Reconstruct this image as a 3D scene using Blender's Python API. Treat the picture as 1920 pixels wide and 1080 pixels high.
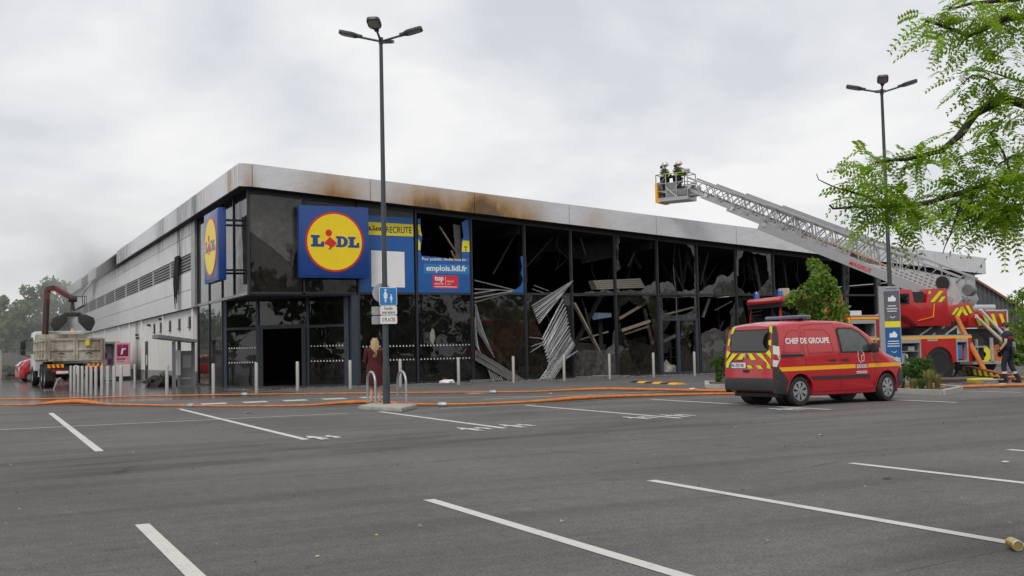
import bpy, bmesh, math, random
from mathutils import Vector, Matrix, Euler, noise
random.seed(11)
V = Vector
scene = bpy.context.scene
for o in list(bpy.data.objects): bpy.data.objects.remove(o)
COL = scene.collection
rad = math.radians

# ---------------------------------------------------------------- camera
FPX, YAW, PITCH, ROLL = 2064.97, .4629, .0571, -.0223
CP = V((-9.676, -41.678, 1.2456))
_f = V((math.sin(YAW)*math.cos(PITCH), math.cos(YAW)*math.cos(PITCH), math.sin(PITCH)))
_r = V((math.cos(YAW), -math.sin(YAW), 0)); _u = _r.cross(_f)
CR = math.cos(ROLL)*_r + math.sin(ROLL)*_u
CU = -math.sin(ROLL)*_r + math.cos(ROLL)*_u
CF = _f
cd = bpy.data.cameras.new('camera'); cam = bpy.data.objects.new('camera', cd); COL.objects.link(cam)
cam.matrix_world = Matrix(((CR.x, CU.x, -CF.x, CP.x), (CR.y, CU.y, -CF.y, CP.y), (CR.z, CU.z, -CF.z, CP.z), (0, 0, 0, 1)))
cd.sensor_width = 36; cd.lens = FPX/1920*36; cd.clip_start = .05; cd.clip_end = 3000
scene.camera = cam
scene.render.resolution_x = 1024; scene.render.resolution_y = 576

# ---------------------------------------------------------------- node helper
class NT:
    def __init__(s, nt): s.t = nt; s.n = nt.nodes; s.l = nt.links
    def new(s, typ, **kw):
        n = s.n.new(typ)
        for k, v in kw.items():
            if hasattr(n, k): setattr(n, k, v)
        return n
    def put(s, sock, v):
        if v is None: return
        if isinstance(v, bpy.types.NodeSocket): s.l.new(v, sock)
        elif isinstance(v, (tuple, list)) and len(v) == 3 and sock.type == 'RGBA': sock.default_value = (*v, 1)
        else: sock.default_value = v
    def m(s, op, a, b=None, c=None, clamp=False):
        n = s.n.new('ShaderNodeMath'); n.operation = op; n.use_clamp = clamp
        s.put(n.inputs[0], a); s.put(n.inputs[1], b)
        if c is not None: s.put(n.inputs[2], c)
        return n.outputs[0]
    def mr(s, v, a, b, c=0., d=1.):
        n = s.n.new('ShaderNodeMapRange'); n.clamp = True
        s.put(n.inputs[0], v)
        for i, q in enumerate((a, b, c, d)): n.inputs[i+1].default_value = q
        return n.outputs[0]
    def mix(s, f, a, b):
        n = s.n.new('ShaderNodeMix'); n.data_type = 'RGBA'
        s.put(n.inputs[0], f); s.put(n.inputs[6], a); s.put(n.inputs[7], b)
        return n.outputs[2]
    def noise(s, vec, scale, detail=4, rough=.55, dist=0.):
        n = s.n.new('ShaderNodeTexNoise'); s.put(n.inputs['Vector'], vec)
        n.inputs['Scale'].default_value = scale; n.inputs['Detail'].default_value = detail
        n.inputs['Roughness'].default_value = rough; n.inputs['Distortion'].default_value = dist
        return n.outputs['Fac']
    def scl(s, vec, sc, loc=(0, 0, 0)):
        n = s.n.new('ShaderNodeMapping'); s.put(n.inputs[0], vec)
        n.inputs['Scale'].default_value = sc; n.inputs['Location'].default_value = loc
        return n.outputs[0]
    def pos(s): return s.n.new('ShaderNodeNewGeometry').outputs['Position']
    def obj(s): return s.n.new('ShaderNodeTexCoord').outputs['Object']
    def xyz(s, v):
        n = s.n.new('ShaderNodeSeparateXYZ'); s.put(n.inputs[0], v); return n.outputs
    def gauss(s, v, c, w):
        d = s.m('DIVIDE', s.m('SUBTRACT', v, c), w)
        return s.m('POWER', 2.718, s.m('MULTIPLY', s.m('MULTIPLY', d, d), -1.))
    def bump(s, h, strength=.3, dist=.02):
        n = s.n.new('ShaderNodeBump'); s.put(n.inputs['Height'], h)
        n.inputs['Strength'].default_value = strength; n.inputs['Distance'].default_value = dist
        return n.outputs[0]

# ---------------------------------------------------------------- world, sun, exposure
w = bpy.data.worlds.new('World'); scene.world = w; w.use_nodes = True
W = NT(w.node_tree); W.n.clear()
SUN_EL, SUN_AZ = rad(50), rad(228)     # azimuth clockwise from +Y
sky = W.new('ShaderNodeTexSky', sky_type='NISHITA', sun_disc=False)
sky.sun_elevation = SUN_EL; sky.sun_rotation = SUN_AZ; sky.air_density = 1.0; sky.dust_density = 3.0
tc = W.new('ShaderNodeTexCoord'); gv = tc.outputs['Generated']
gx = W.xyz(gv)
zc = W.m('ADD', W.m('MAXIMUM', gx[2], 0.0), .34)
cmb = W.new('ShaderNodeCombineXYZ'); W.put(cmb.inputs[0], W.m('DIVIDE', gx[0], zc)); W.put(cmb.inputs[1], W.m('DIVIDE', gx[1], zc)); W.put(cmb.inputs[2], zc)
n1 = W.noise(cmb.outputs[0], 1.7, 6, .52, .3)
n2 = W.noise(W.scl(cmb.outputs[0], (1, 1, 1), (7.3, 2.1, 0)), 3.1, 5, .5, .2)
cl = W.mr(W.m('ADD', W.m('MULTIPLY', n1, .68), W.m('MULTIPLY', n2, .32)), .41, .575)
cloudc = W.mix(cl, (.665, .695, .745), (.965, .96, .955))
hz = W.mr(gx[2], .0, .30, 1., 0.)
cloudc = W.mix(W.m('MULTIPLY', hz, .55), cloudc, (.93, .925, .92))
mx = W.new('ShaderNodeMix', data_type='RGBA', blend_type='MIX')
skys = W.new('ShaderNodeVectorMath', operation='SCALE'); W.put(skys.inputs[0], sky.outputs[0]); skys.inputs['Scale'].default_value = .10
W.put(mx.inputs[0], .94); W.put(mx.inputs[6], skys.outputs[0]); W.put(mx.inputs[7], cloudc)
bg = W.new('ShaderNodeBackground'); W.put(bg.inputs[0], mx.outputs[2]); bg.inputs[1].default_value = 1.0
wo = W.new('ShaderNodeOutputWorld'); W.l.new(bg.outputs[0], wo.inputs[0])
sl = bpy.data.lights.new('sun', 'SUN'); sl.energy = 1.45; sl.angle = rad(16); sl.color = (1, .965, .91)
so = bpy.data.objects.new('sun', sl); COL.objects.link(so)
sdir = V((math.sin(SUN_AZ)*math.cos(SUN_EL), math.cos(SUN_AZ)*math.cos(SUN_EL), math.sin(SUN_EL)))
so.rotation_euler = sdir.to_track_quat('Z', 'Y').to_euler(); so.location = (0, 0, 60)
scene.view_settings.view_transform = 'Standard'; scene.view_settings.look = 'None'
scene.view_settings.exposure = 0.0; scene.view_settings.gamma = 1; scene.view_settings.use_curve_mapping = False

# ---------------------------------------------------------------- pixel -> place (a pixel gives a direction; ground / wall planes give the distance)
def ray(x, y): return CR*((x-960)/FPX) + CU*(-(y-540)/FPX) + CF
def on(x, y, ax, val):
    d = ray(x, y); t = (val-CP[ax])/d[ax]; return CP + d*t
def G(x, y, z=0.): return on(x, y, 2, z)
def F(x, y, Y=0.): return on(x, y, 1, Y)
def LW(x, y, X=0.): return on(x, y, 0, X)
def at(x, y, dist): return CP + ray(x, y).normalized()*dist

# ---------------------------------------------------------------- mesh helpers
class MB:
    def __init__(s): s.v = []; s.f = []
    def add(s, vs, fs):
        k = len(s.v); s.v += [V(q) for q in vs]; s.f += [tuple(i+k for i in q) for q in fs]; return s
    def box(s, c, sz, rz=0., rx=0., ry=0.):
        R = Euler((rx, ry, rz)).to_matrix(); c = V(c)
        vs = [c + R @ V((a*sz[0]/2, b*sz[1]/2, d*sz[2]/2)) for d in (-1, 1) for b in (-1, 1) for a in (-1, 1)]
        return s.add(vs, [(0, 2, 3, 1), (4, 5, 7, 6), (0, 1, 5, 4), (1, 3, 7, 5), (3, 2, 6, 7), (2, 0, 4, 6)])
    def b2(s, a, b): return s.box([(a[i]+b[i])/2 for i in range(3)], [abs(b[i]-a[i]) for i in range(3)])
    def bar(s, p, q, w_, h_=None, up=(0, 0, 1)):
        h_ = h_ or w_; p = V(p); q = V(q); d = (q-p).normalized(); up = V(up)
        if abs(d.dot(up)) > .98: up = V((0, 1, 0)) if abs(d.y) < .9 else V((1, 0, 0))
        a = d.cross(up).normalized()*w_/2; b = a.cross(d).normalized()*h_/2
        vs = [p-a-b, p+a-b, p+a+b, p-a+b, q-a-b, q+a-b, q+a+b, q-a+b]
        return s.add(vs, [(0, 3, 2, 1), (4, 5, 6, 7), (0, 1, 5, 4), (1, 2, 6, 5), (2, 3, 7, 6), (3, 0, 4, 7)])
    def tube(s, pts, r, n=8, flat=1.):
        pts = [V(p) for p in pts]; N = len(pts); rs = r if isinstance(r, (list, tuple)) else [r]*N
        k = len(s.v); ref = None
        for i, p in enumerate(pts):
            d = (pts[min(i+1, N-1)]-pts[max(i-1, 0)])
            d = d.normalized() if d.length > 1e-9 else V((0, 0, 1))
            if ref is None:
                ref = V((0, 0, 1)) if abs(d.z) < .9 else V((1, 0, 0))
            a = d.cross(ref).normalized(); b = a.cross(d).normalized(); ref = b
            for j in range(n):
                t = 2*math.pi*j/n; s.v.append(p + a*math.cos(t)*rs[i] + b*math.sin(t)*rs[i]*flat)
        for i in range(N-1):
            for j in range(n):
                s.f.append((k+i*n+j, k+i*n+(j+1) % n, k+(i+1)*n+(j+1) % n, k+(i+1)*n+j))
        s.f.append(tuple(k+j for j in reversed(range(n)))); s.f.append(tuple(k+(N-1)*n+j for j in range(n)))
        return s
    def cyl(s, p, q, r, n=16, r2=None): return s.tube([p, q], [r, r if r2 is None else r2], n)
    def prism(s, poly, vec):
        poly = [V(p) for p in poly]; vec = V(vec); n = len(poly)
        fs = [tuple(range(n)), tuple(reversed(range(n, 2*n)))] + [(i, i+n, (i+1) % n+n, (i+1) % n) for i in range(n)]
        return s.add(poly+[p+vec for p in poly], fs)
    def lathe(s, prof, c=(0, 0, 0), n=20, sx=1., sy=1.):
        c = V(c); k = len(s.v); N = len(prof)
        for (r, z) in prof:
            for j in range(n):
                t = 2*math.pi*j/n; s.v.append(c+V((r*math.cos(t)*sx, r*math.sin(t)*sy, z)))
        for i in range(N-1):
            for j in range(n): s.f.append((k+i*n+j, k+i*n+(j+1) % n, k+(i+1)*n+(j+1) % n, k+(i+1)*n+j))
        s.f.append(tuple(k+j for j in reversed(range(n)))); s.f.append(tuple(k+(N-1)*n+j for j in range(n)))
        return s
    def wheel(s, c, ax, r, wd, n=28, prof=None):
        # ring of revolution about axis ax (unit); prof = [(radius, offset)]
        ax = V(ax).normalized(); c = V(c); e1 = ax.cross(V((0, 0, 1))).normalized(); e2 = ax.cross(e1)
        k = len(s.v); N = len(prof)
        for (rr, o_) in prof:
            for j in range(n):
                t = 2*math.pi*j/n; s.v.append(c+ax*o_+(e1*math.cos(t)+e2*math.sin(t))*rr)
        for i in range(N-1):
            for j in range(n): s.f.append((k+i*n+j, k+i*n+(j+1) % n, k+(i+1)*n+(j+1) % n, k+(i+1)*n+j))
        return s
    def build(s, name, mat, parent=None, smooth=False, bevel=0., loc=None, rot=None, fix=True):
        me = bpy.data.meshes.new(name); me.from_pydata([tuple(q) for q in s.v], [], s.f)
        if bevel or fix:
            bm = bmesh.new(); bm.from_mesh(me)
            bmesh.ops.recalc_face_normals(bm, faces=bm.faces)
            if bevel:
                es = [e for e in bm.edges if len(e.link_faces) == 2 and e.calc_face_angle(0) > .5]
                bmesh.ops.bevel(bm, geom=es, offset=bevel, segments=2, affect='EDGES', profile=.6)
            bm.to_mesh(me); bm.free()
        if smooth or bevel:
            me.polygons.foreach_set('use_smooth', [True]*len(me.polygons)); me.set_sharp_from_angle(angle=rad(38))
        me.materials.append(M[mat] if isinstance(mat, str) else mat); me.update()
        o = bpy.data.objects.new(name, me); COL.objects.link(o)
        if parent is not None: o.parent = parent
        if loc is not None: o.location = loc
        if rot is not None: o.rotation_euler = rot
        return o
def tag(o, label=None, cat=None, group=None, kind=None):
    if label: o['label'] = label
    if cat: o['category'] = cat
    if group: o['group'] = group
    if kind: o['kind'] = kind
    return o
def empty(name, loc=(0, 0, 0), rz=0., label=None, cat=None, group=None):
    o = bpy.data.objects.new(name, None); COL.objects.link(o); o.location = loc; o.rotation_euler = (0, 0, rz)
    o.empty_display_size = .2
    return tag(o, label, cat, group)
def copy_tree(o, parent=None, loc=None, rz=None):
    c_ = o.copy(); COL.objects.link(c_)
    if parent is not None: c_.parent = parent
    if loc is not None: c_.location = loc
    if rz is not None: c_.rotation_euler = (0, 0, rz)
    for ch in list(o.children): copy_tree(ch, c_)
    return c_
_dg = None
def text2d(txt, size=1., bold=0., align='LEFT', spacing=1., shear=0.):
    cu = bpy.data.curves.new('t', 'FONT'); cu.body = txt; cu.size = size; cu.align_x = align; cu.offset = bold; cu.space_character = spacing
    cu.fill_mode = 'FRONT'; cu.resolution_u = 3; cu.shear = shear; cu.align_y = 'CENTER'
    ob = bpy.data.objects.new('t', cu); COL.objects.link(ob); bpy.context.view_layer.update()
    dg = bpy.context.evaluated_depsgraph_get(); me = ob.evaluated_get(dg).to_mesh()
    vs = [q.co.copy() for q in me.vertices]; fs = [tuple(p.vertices) for p in me.polygons]
    ob.evaluated_get(dg).to_mesh_clear(); bpy.data.objects.remove(ob); bpy.data.curves.remove(cu)
    return vs, fs
def text_fit(txt, wd, ht=None, bold=0., **k):
    vs, fs = text2d(txt, 1., bold, **k)
    x0 = min(q.x for q in vs); x1 = max(q.x for q in vs); y0 = min(q.y for q in vs); y1 = max(q.y for q in vs)
    sx = wd/(x1-x0); sy = (ht/(y1-y0)) if ht else sx
    return [((q.x-(x0+x1)/2)*sx, (q.y-(y0+y1)/2)*sy) for q in vs], fs
def lettering(name, txt, c, ex, ey, wd, ht, mat, parent, bold=.0, **k):
    vs, fs = text_fit(txt, wd, ht, bold, **k); c = V(c); ex = V(ex); ey = V(ey)
    mb = MB(); mb.add([c+ex*a+ey*b for a, b in vs], fs)
    return mb.build(name, mat, parent, fix=False)
def skin_mesh(joints, edges, radii, sub=2, root=0):
    me = bpy.data.meshes.new('sk'); me.from_pydata([tuple(j) for j in joints], edges, [])
    ob = bpy.data.objects.new('sk', me); COL.objects.link(ob)
    sk = ob.modifiers.new('s', 'SKIN'); sk.use_smooth_shade = True; sk.branch_smoothing = .6
    for i, d in enumerate(me.skin_vertices[0].data):
        r = radii[i]; d.radius = r if isinstance(r, tuple) else (r, r); d.use_root = (i == root)
    su = ob.modifiers.new('u', 'SUBSURF'); su.levels = sub; su.render_levels = sub
    bpy.context.view_layer.update(); dg = bpy.context.evaluated_depsgraph_get()
    out = bpy.data.meshes.new_from_object(ob.evaluated_get(dg)); bpy.data.objects.remove(ob)
    out.polygons.foreach_set('use_smooth', [True]*len(out.polygons))
    return out
def mesh_obj(name, me, mat, parent=None):
    me.materials.clear(); me.materials.append(M[mat]); o = bpy.data.objects.new(name, me); COL.objects.link(o)
    if parent is not None: o.parent = parent
    return o

# ---------------------------------------------------------------- materials
M = {}
def pm(name, col, rough=.6, metal=0., var=.15, scale=6., bump=0., bscale=40., coat=0., dirt=0., dirtc=(.05, .045, .04), spec=.5, emit=None, trans=0.):
    m = bpy.data.materials.new(name); m.use_nodes = True; T = NT(m.node_tree); b = T.n['Principled BSDF']
    p = T.obj()
    n = T.noise(p, scale, 5)
    k = T.mr(n, .25, .75, 1-var, 1+var)
    vm = T.new('ShaderNodeVectorMath', operation='SCALE'); vm.inputs[0].default_value = col; T.put(vm.inputs['Scale'], k)
    c_ = vm.outputs[0]
    if dirt:
        n2 = T.noise(T.scl(p, (1, 1, .45)), scale*.6, 6, .65)
        c_ = T.mix(T.mr(n2, .62-.3*dirt, .85-.2*dirt, 0, min(1, dirt*1.4)), c_, dirtc)
    T.put(b.inputs['Base Color'], c_)
    T.put(b.inputs['Roughness'], T.mr(n, .2, .8, max(.02, rough-.08), min(1, rough+.08))); b.inputs['Metallic'].default_value = metal
    b.inputs['Specular IOR Level'].default_value = spec
    b.inputs['Coat Weight'].default_value = coat; b.inputs['Coat Roughness'].default_value = .06
    if bump: T.put(b.inputs['Normal'], T.bump(T.noise(p, bscale, 5), bump, .01))
    if emit: b.inputs['Emission Color'].default_value = (*emit, 1); b.inputs['Emission Strength'].default_value = 1.
    M[name] = m; return m
def glassmat(name, tint=(.55, .6, .6), dirt=.1, dirtc=(.16, .155, .145), refl=1.6, dscale=1.3):
    m = bpy.data.materials.new(name); m.use_nodes = True; T = NT(m.node_tree); T.n.clear()
    tr = T.new('ShaderNodeBsdfTransparent'); tr.inputs[0].default_value = (*tint, 1)
    gl = T.new('ShaderNodeBsdfGlossy'); gl.inputs['Roughness'].default_value = .015
    p = T.pos()
    T.put(gl.inputs['Normal'], T.bump(T.noise(p, .7, 2), .04, .2))
    fr = T.new('ShaderNodeFresnel'); fr.inputs[0].default_value = 1.5
    k = T.m('MULTIPLY', fr.outputs[0], refl, clamp=True)
    s1 = T.new('ShaderNodeMixShader'); T.put(s1.inputs[0], k); T.l.new(tr.outputs[0], s1.inputs[1]); T.l.new(gl.outputs[0], s1.inputs[2])
    df = T.new('ShaderNodeBsdfDiffuse')
    dn = T.noise(T.scl(p, (1, 1, .6)), dscale, 7, .68, .6)
    T.put(df.inputs[0], T.mix(T.mr(T.noise(p, 5, 5), .35, .7), dirtc, tuple(q*.45 for q in dirtc)))
    s2 = T.new('ShaderNodeMixShader'); T.put(s2.inputs[0], T.mr(dn, .3, .75, dirt*.35, min(1, dirt*1.9)))
    T.l.new(s1.outputs[0], s2.inputs[1]); T.l.new(df.outputs[0], s2.inputs[2])
    o = T.new('ShaderNodeOutputMaterial'); T.l.new(s2.outputs[0], o.inputs[0]); M[name] = m; return m

def asphalt():
    m = bpy.data.materials.new('asphalt'); m.use_nodes = True; T = NT(m.node_tree); b = T.n['Principled BSDF']
    p = T.pos(); x, y, z = T.xyz(p)[:3]
    fine = T.noise(p, 55, 4, .75); mid = T.noise(p, 9, 5, .6); big = T.noise(p, .28, 5, .55, .4)
    streak = T.noise(T.scl(p, (.09, 1.5, 1), (3, 1, 0)), 1.2, 4, .6, .5)
    bl = T.noise(T.scl(p, (1, 1, 1), (31, 4, 0)), .75, 4, .6)
    v = T.m('MULTIPLY', T.mr(fine, .34, .66, .42, 1.58), T.mr(mid, .3, .7, .84, 1.16))
    v = T.m('MULTIPLY', v, T.mr(big, .3, .7, .74, 1.22))
    v = T.m('MULTIPLY', v, T.mr(streak, .36, .52, .80, 1.04))
    v = T.m('MULTIPLY', v, T.mr(bl, .63, .72, 1., .62))
    # tyre arcs sweeping through the aisle
    for (cx_, cy_, r_) in ((2., -62., 35.2), (1., -62.5, 37.3), (-14., 6., 35.5), (-13., 6., 34.1)):
        d = T.m('SQRT', T.m('ADD', T.m('POWER', T.m('SUBTRACT', x, cx_), 2.), T.m('POWER', T.m('SUBTRACT', y, cy_), 2.)))
        g = T.gauss(T.m('ADD', d, T.m('MULTIPLY', T.noise(p, .5, 2), .5)), r_, .16)
        g = T.m('MULTIPLY', g, T.mr(T.noise(p, .35, 3), .42, .62))
        v = T.m('MULTIPLY', v, T.m('SUBTRACT', 1., T.m('MULTIPLY', g, .42)))
    sp = T.mr(T.noise(p, 75, 2, .5), .68, .75)
    vo = T.new('ShaderNodeTexVoronoi', feature='DISTANCE_TO_EDGE'); T.put(vo.inputs['Vector'], T.scl(p, (.16, .33, 1))); vo.inputs['Scale'].default_value = 1.; wob = T.m('ADD', vo.outputs['Distance'], T.m('MULTIPLY', T.m('SUBTRACT', T.noise(p, 3., 5, .7), .5), .022))
    crack = T.m('MULTIPLY', T.mr(T.m('ABSOLUTE', wob), .0035, .0, 0., 1.), T.mr(T.noise(p, .22, 3), .50, .58))
    v = T.m('MULTIPLY', v, T.m('SUBTRACT', 1., T.m('MULTIPLY', crack, .5)))
    scf = T.mr(T.noise(T.scl(p, (1, 2.2, 1), (5, 9, 0)), .9, 6, .7, 1.2), .60, .72); v = T.m('MULTIPLY', v, T.mr(scf, 0, 1, 1., 1.22))
    # wet: hose water lies in front of the left wall and under the ladder truck
    wl = T.m('MULTIPLY', T.mr(x, 3.5, -3.), T.mr(y, -9.5, -5.5))
    wr = T.m('MULTIPLY', T.gauss(x, 20., 6.), T.gauss(y, -18., 3.2))
    wn = T.noise(T.scl(p, (.5, 1.3, 1)), .55, 5, .6, .5)
    wet = T.mr(T.m('ADD', T.m('MAXIMUM', wl, wr), T.m('MULTIPLY', T.m('SUBTRACT', wn, .5), 1.7)), .48, .62)
    wet = T.m('MULTIPLY', wet, T.mr(T.m('MAXIMUM', wl, wr), .02, .2))
    base = T.new('ShaderNodeVectorMath', operation='SCALE'); base.inputs[0].default_value = (.108, .102, .096); T.put(base.inputs['Scale'], v)
    c_ = T.mix(T.m('MULTIPLY', sp, .5), base.outputs[0], (.22, .21, .20))
    dk = T.new('ShaderNodeVectorMath', operation='SCALE'); T.put(dk.inputs[0], c_); dk.inputs['Scale'].default_value = .5
    T.put(b.inputs['Base Color'], T.mix(wet, c_, dk.outputs[0]))
    T.put(b.inputs['Roughness'], T.mr(wet, 0, 1, .86, .16))
    b.inputs['Specular IOR Level'].default_value = .42
    h = T.m('MULTIPLY', T.m('ADD', fine, T.m('MULTIPLY', mid, .8)), T.mr(wet, 0, 1, 1., .12))
    T.put(b.inputs['Normal'], T.bump(h, .55, .012)); M['asphalt'] = m
asphalt()
def linepaint():
    m = bpy.data.materials.new('line_paint'); m.use_nodes = True; T = NT(m.node_tree); b = T.n['Principled BSDF']; p = T.pos()
    n = T.noise(p, 30, 6, .7); n2 = T.noise(p, 2.2, 5, .6)
    wear = T.mr(T.m('ADD', T.m('MULTIPLY', n, .6), T.m('MULTIPLY', n2, .5)), .58, .76)
    T.put(b.inputs['Base Color'], T.mix(T.m('MULTIPLY', wear, .75), (.56, .54, .51), (.17, .165, .16))); b.inputs['Roughness'].default_value = .75
    T.put(b.inputs['Normal'], T.bump(T.noise(p, 85, 3), .4, .01)); M['line_paint'] = m
linepaint()
def fascia():
    m = bpy.data.materials.new('fascia'); m.use_nodes = True; T = NT(m.node_tree); b = T.n['Principled BSDF']; p = T.pos(); x, y, z = T.xyz(p)[:3]
    t = T.m('DIVIDE', T.m('ADD', T.m('SUBTRACT', z, 7.6), T.m('MULTIPLY', T.m('MAXIMUM', x, 0.), .0732)), .87)   # 0 at lower edge, 1 at top
    front = T.mr(y, -.5, -.64); n = T.noise(T.scl(p, (1, 1, .5)), 1.5, 5, .6, .3); n2 = T.noise(T.scl(p, (2.5, 2.5, .25)), 2.2, 5, .6)
    br = 0.
    for (c_, w_, k_) in ((3.2, 1.25, .75), (7.2, 1.8, .95), (9.8, 1.0, 1.25), (11.6, .9, .7), (14.9, .8, .3), (-.1, .3, .45)):
        br = T.m('ADD', br, T.m('MULTIPLY', T.gauss(x, c_, w_), k_))
    br = T.m('MULTIPLY', br, T.mr(t, 1.3, .1, .25, 1.05)); br = T.m('MULTIPLY', T.m('MULTIPLY', br, front), T.mr(n, .25, .65, .65, 1.12), clamp=True)
    lf = T.m('SUBTRACT', 1., front)
    lb = T.m('MULTIPLY', T.m('ADD', T.m('MULTIPLY', T.gauss(y, .6, 1.), .7), T.m('MULTIPLY', T.gauss(y, 6., 1.6), .35)), T.mr(n2, .4, .62))
    br = T.m('MAXIMUM', br, T.m('MULTIPLY', lb, lf))
    st = 0.
    for (c_, w_, k_) in ((8.2, .8, 1.2), (11.5, 2.2, .95), (17.5, 1.6, .9), (33., 4.5, .9), (50., 3., .6)):
        st = T.m('ADD', st, T.m('MULTIPLY', T.gauss(y, c_, w_), k_))
    st = T.m('MULTIPLY', T.m('MULTIPLY', st, lf), T.mr(n2, .36, .6, .15, 1.), clamp=True)
    hot = T.m('MULTIPLY', T.mr(br, .72, 1.05), .85)
    c_ = T.mix(T.mr(br, 0., .75), (.62, .625, .65), (.36, .21, .085))
    c_ = T.mix(hot, c_, (.085, .05, .025)); c_ = T.mix(st, c_, (.03, .03, .033))
    c_ = T.mix(T.mr(T.noise(p, .8, 6, .6), .5, .8, 0, .2), c_, (.33, .32, .31))
    T.put(b.inputs['Base Color'], c_); b.inputs['Metallic'].default_value = .25
    T.put(b.inputs['Roughness'], T.mr(br, 0, 1, .36, .7)); T.put(b.inputs['Normal'], T.bump(T.noise(p, .8, 4), .22, .25)); M['fascia'] = m
fascia()
def cladding():
    m = bpy.data.materials.new('cladding'); m.use_nodes = True; T = NT(m.node_tree); b = T.n['Principled BSDF']; p = T.pos(); x, y, z = T.xyz(p)[:3]
    n = T.noise(T.scl(p, (1, 1.6, .18)), 1.6, 6, .62, .4); n2 = T.noise(p, .35, 4)
    st = T.m('MULTIPLY', T.gauss(y, 14.2, .55), T.mr(n, .36, .56))
    st = T.m('ADD', st, T.m('MULTIPLY', T.m('MULTIPLY', T.gauss(y, 13., 2.6), T.mr(z, 5.6, 7.7)), T.mr(n, .4, .62)))
    st = T.m('ADD', st, T.m('MULTIPLY', T.m('MULTIPLY', T.gauss(y, 21., 2.), T.mr(z, 6.3, 7.7)), T.mr(n, .45, .62)))
    st = T.m('ADD', st, T.m('MULTIPLY', T.m('MULTIPLY', T.gauss(y, 38., 9.), T.mr(z, 6.5, 7.7)), T.mr(n, .4, .65)))
    st = T.m('MULTIPLY', st, 1., clamp=True)
    c_ = T.mix(T.mr(n2, .3, .7), (.60, .605, .62), (.68, .685, .695)); c_ = T.mix(T.mr(n, .5, .75, 0, .22), c_, (.32, .31, .30)); c_ = T.mix(st, c_, (.03, .03, .035))
    T.put(b.inputs['Base Color'], c_); b.inputs['Metallic'].default_value = .2; b.inputs['Roughness'].default_value = .42
    T.put(b.inputs['Normal'], T.bump(T.noise(p, .7, 2), .1, .2)); M['cladding'] = m
cladding()
def whitewall():
    m = bpy.data.materials.new('white_wall'); m.use_nodes = True; T = NT(m.node_tree); b = T.n['Principled BSDF']; p = T.pos(); x, y, z = T.xyz(p)[:3]
    n = T.noise(T.scl(p, (1, 1.5, .15)), 1.8, 6, .65); st = T.m('MULTIPLY', T.gauss(y, 30.5, .9), T.mr(n, .34, .6))
    st = T.m('ADD', st, T.m('MULTIPLY', T.gauss(y, 12.2, .5), T.mr(n, .42, .6)), clamp=True)
    c_ = T.mix(T.mr(n, .45, .8, 0, .4), (.70, .69, .67), (.40, .385, .36)); c_ = T.mix(T.m('MULTIPLY', st, .75), c_, (.06, .055, .05))
    T.put(b.inputs['Base Color'], c_); b.inputs['Roughness'].default_value = .7; M['white_wall'] = m
whitewall()
glassmat('glass', (.42, .46, .45), .05, refl=1.4); glassmat('glass_dirty', (.42, .41, .38), .20, (.095, .085, .065), 1.5, 1.8); glassmat('glass_soot', (.30, .28, .25), .40, (.055, .048, .04), 1.5, 1.2)
glassmat('shard', (.55, .55, .53), .36, (.21, .20, .185), 1.7, 3.4); glassmat('car_glass', (.14, .15, .15), .03, (.1, .1, .1), 1.9)
glassmat('clear', (.72, .76, .76), .03, (.2, .2, .2), 1.6)
pm('frame', (.032, .036, .043), .4, .3, .15); pm('frame_blue', (.045, .055, .075), .4, .3, .15); pm('soot_grey', (.085, .08, .075), .9, 0, .5, 3, .5, 12); pm('char', (.016, .015, .014), .9, 0, .5, 3, .6, 12); pm('char_floor', (.03, .027, .024), .85, 0, .6, 2, .8, 9)
pm('soffit', (.035, .036, .04), .7, 0, .3); pm('dark_gap', (.012, .012, .013), .8)
pm('roof', (.16, .16, .165), .8, 0, .2); pm('plinth', (.26, .25, .24), .85, 0, .2, 4, .2, 30); pm('alu', (.62, .625, .63), .32, .75, .1, 8, 0, 40, 0, .25, (.15, .14, .13)); pm('alu_dark', (.30, .30, .30), .4, .5, .2, 8, 0, 40, 0, .4)
pm('steel', (.47, .455, .425), .38, .55, .04, 2); pm('galv', (.42, .43, .445), .42, .65, .12, 20); pm('post_grey', (.055, .066, .076), .45, .35, .12, 3)
pm('concrete', (.33, .315, .285), .9, 0, .18, 5, .4, 40, 0, .3, (.16, .15, .13)); pm('kerb', (.36, .345, .32), .9, 0, .2, 6, .4, 40, 0, .25, (.16, .15, .14))
pm('sign_blue', (.004, .048, .23), .32, 0, .05, 3, 0, 40, .15); pm('sign_yellow', (.86, .63, .006), .38, 0, .04, 3); pm('sign_red', (.62, .012, .015), .4, 0, .05, 3); pm('sign_white', (.78, .78, .77), .45, 0, .04)
pm('ban_blue', (.006, .095, .34), .4, 0, .12, 1.2, 0, 40, .1, .12, (.01, .04, .12)); pm('ban_light', (.02, .19, .48), .4, 0, .06); pm('ban_yellow', (.80, .68, .02), .45, 0, .06); pm('ban_navy', (.006, .02, .075), .45); pm('ban_white', (.80, .80, .79), .45, 0, .04, 3, 0, 40, 0, .08); pm('ban_red', (.62, .02, .04), .45)
pm('hose', (.55, .165, .028), .7, 0, .25, 7, .5, 60, 0, .45, (.20, .075, .03)); pm('hose_dull', (.50, .20, .09), .65, 0, .2, 9, .3, 90, 0, .3, (.2, .1, .06))
pm('rubber', (.018, .018, .019), .75, 0, .2, 20, .3, 60); pm('black', (.015, .015, .016), .5, 0, .2); pm('plastic', (.028, .029, .031), .55, 0, .12, 20, .15, 120); pm('rim', (.44, .445, .45), .35, .7, .08)
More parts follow.
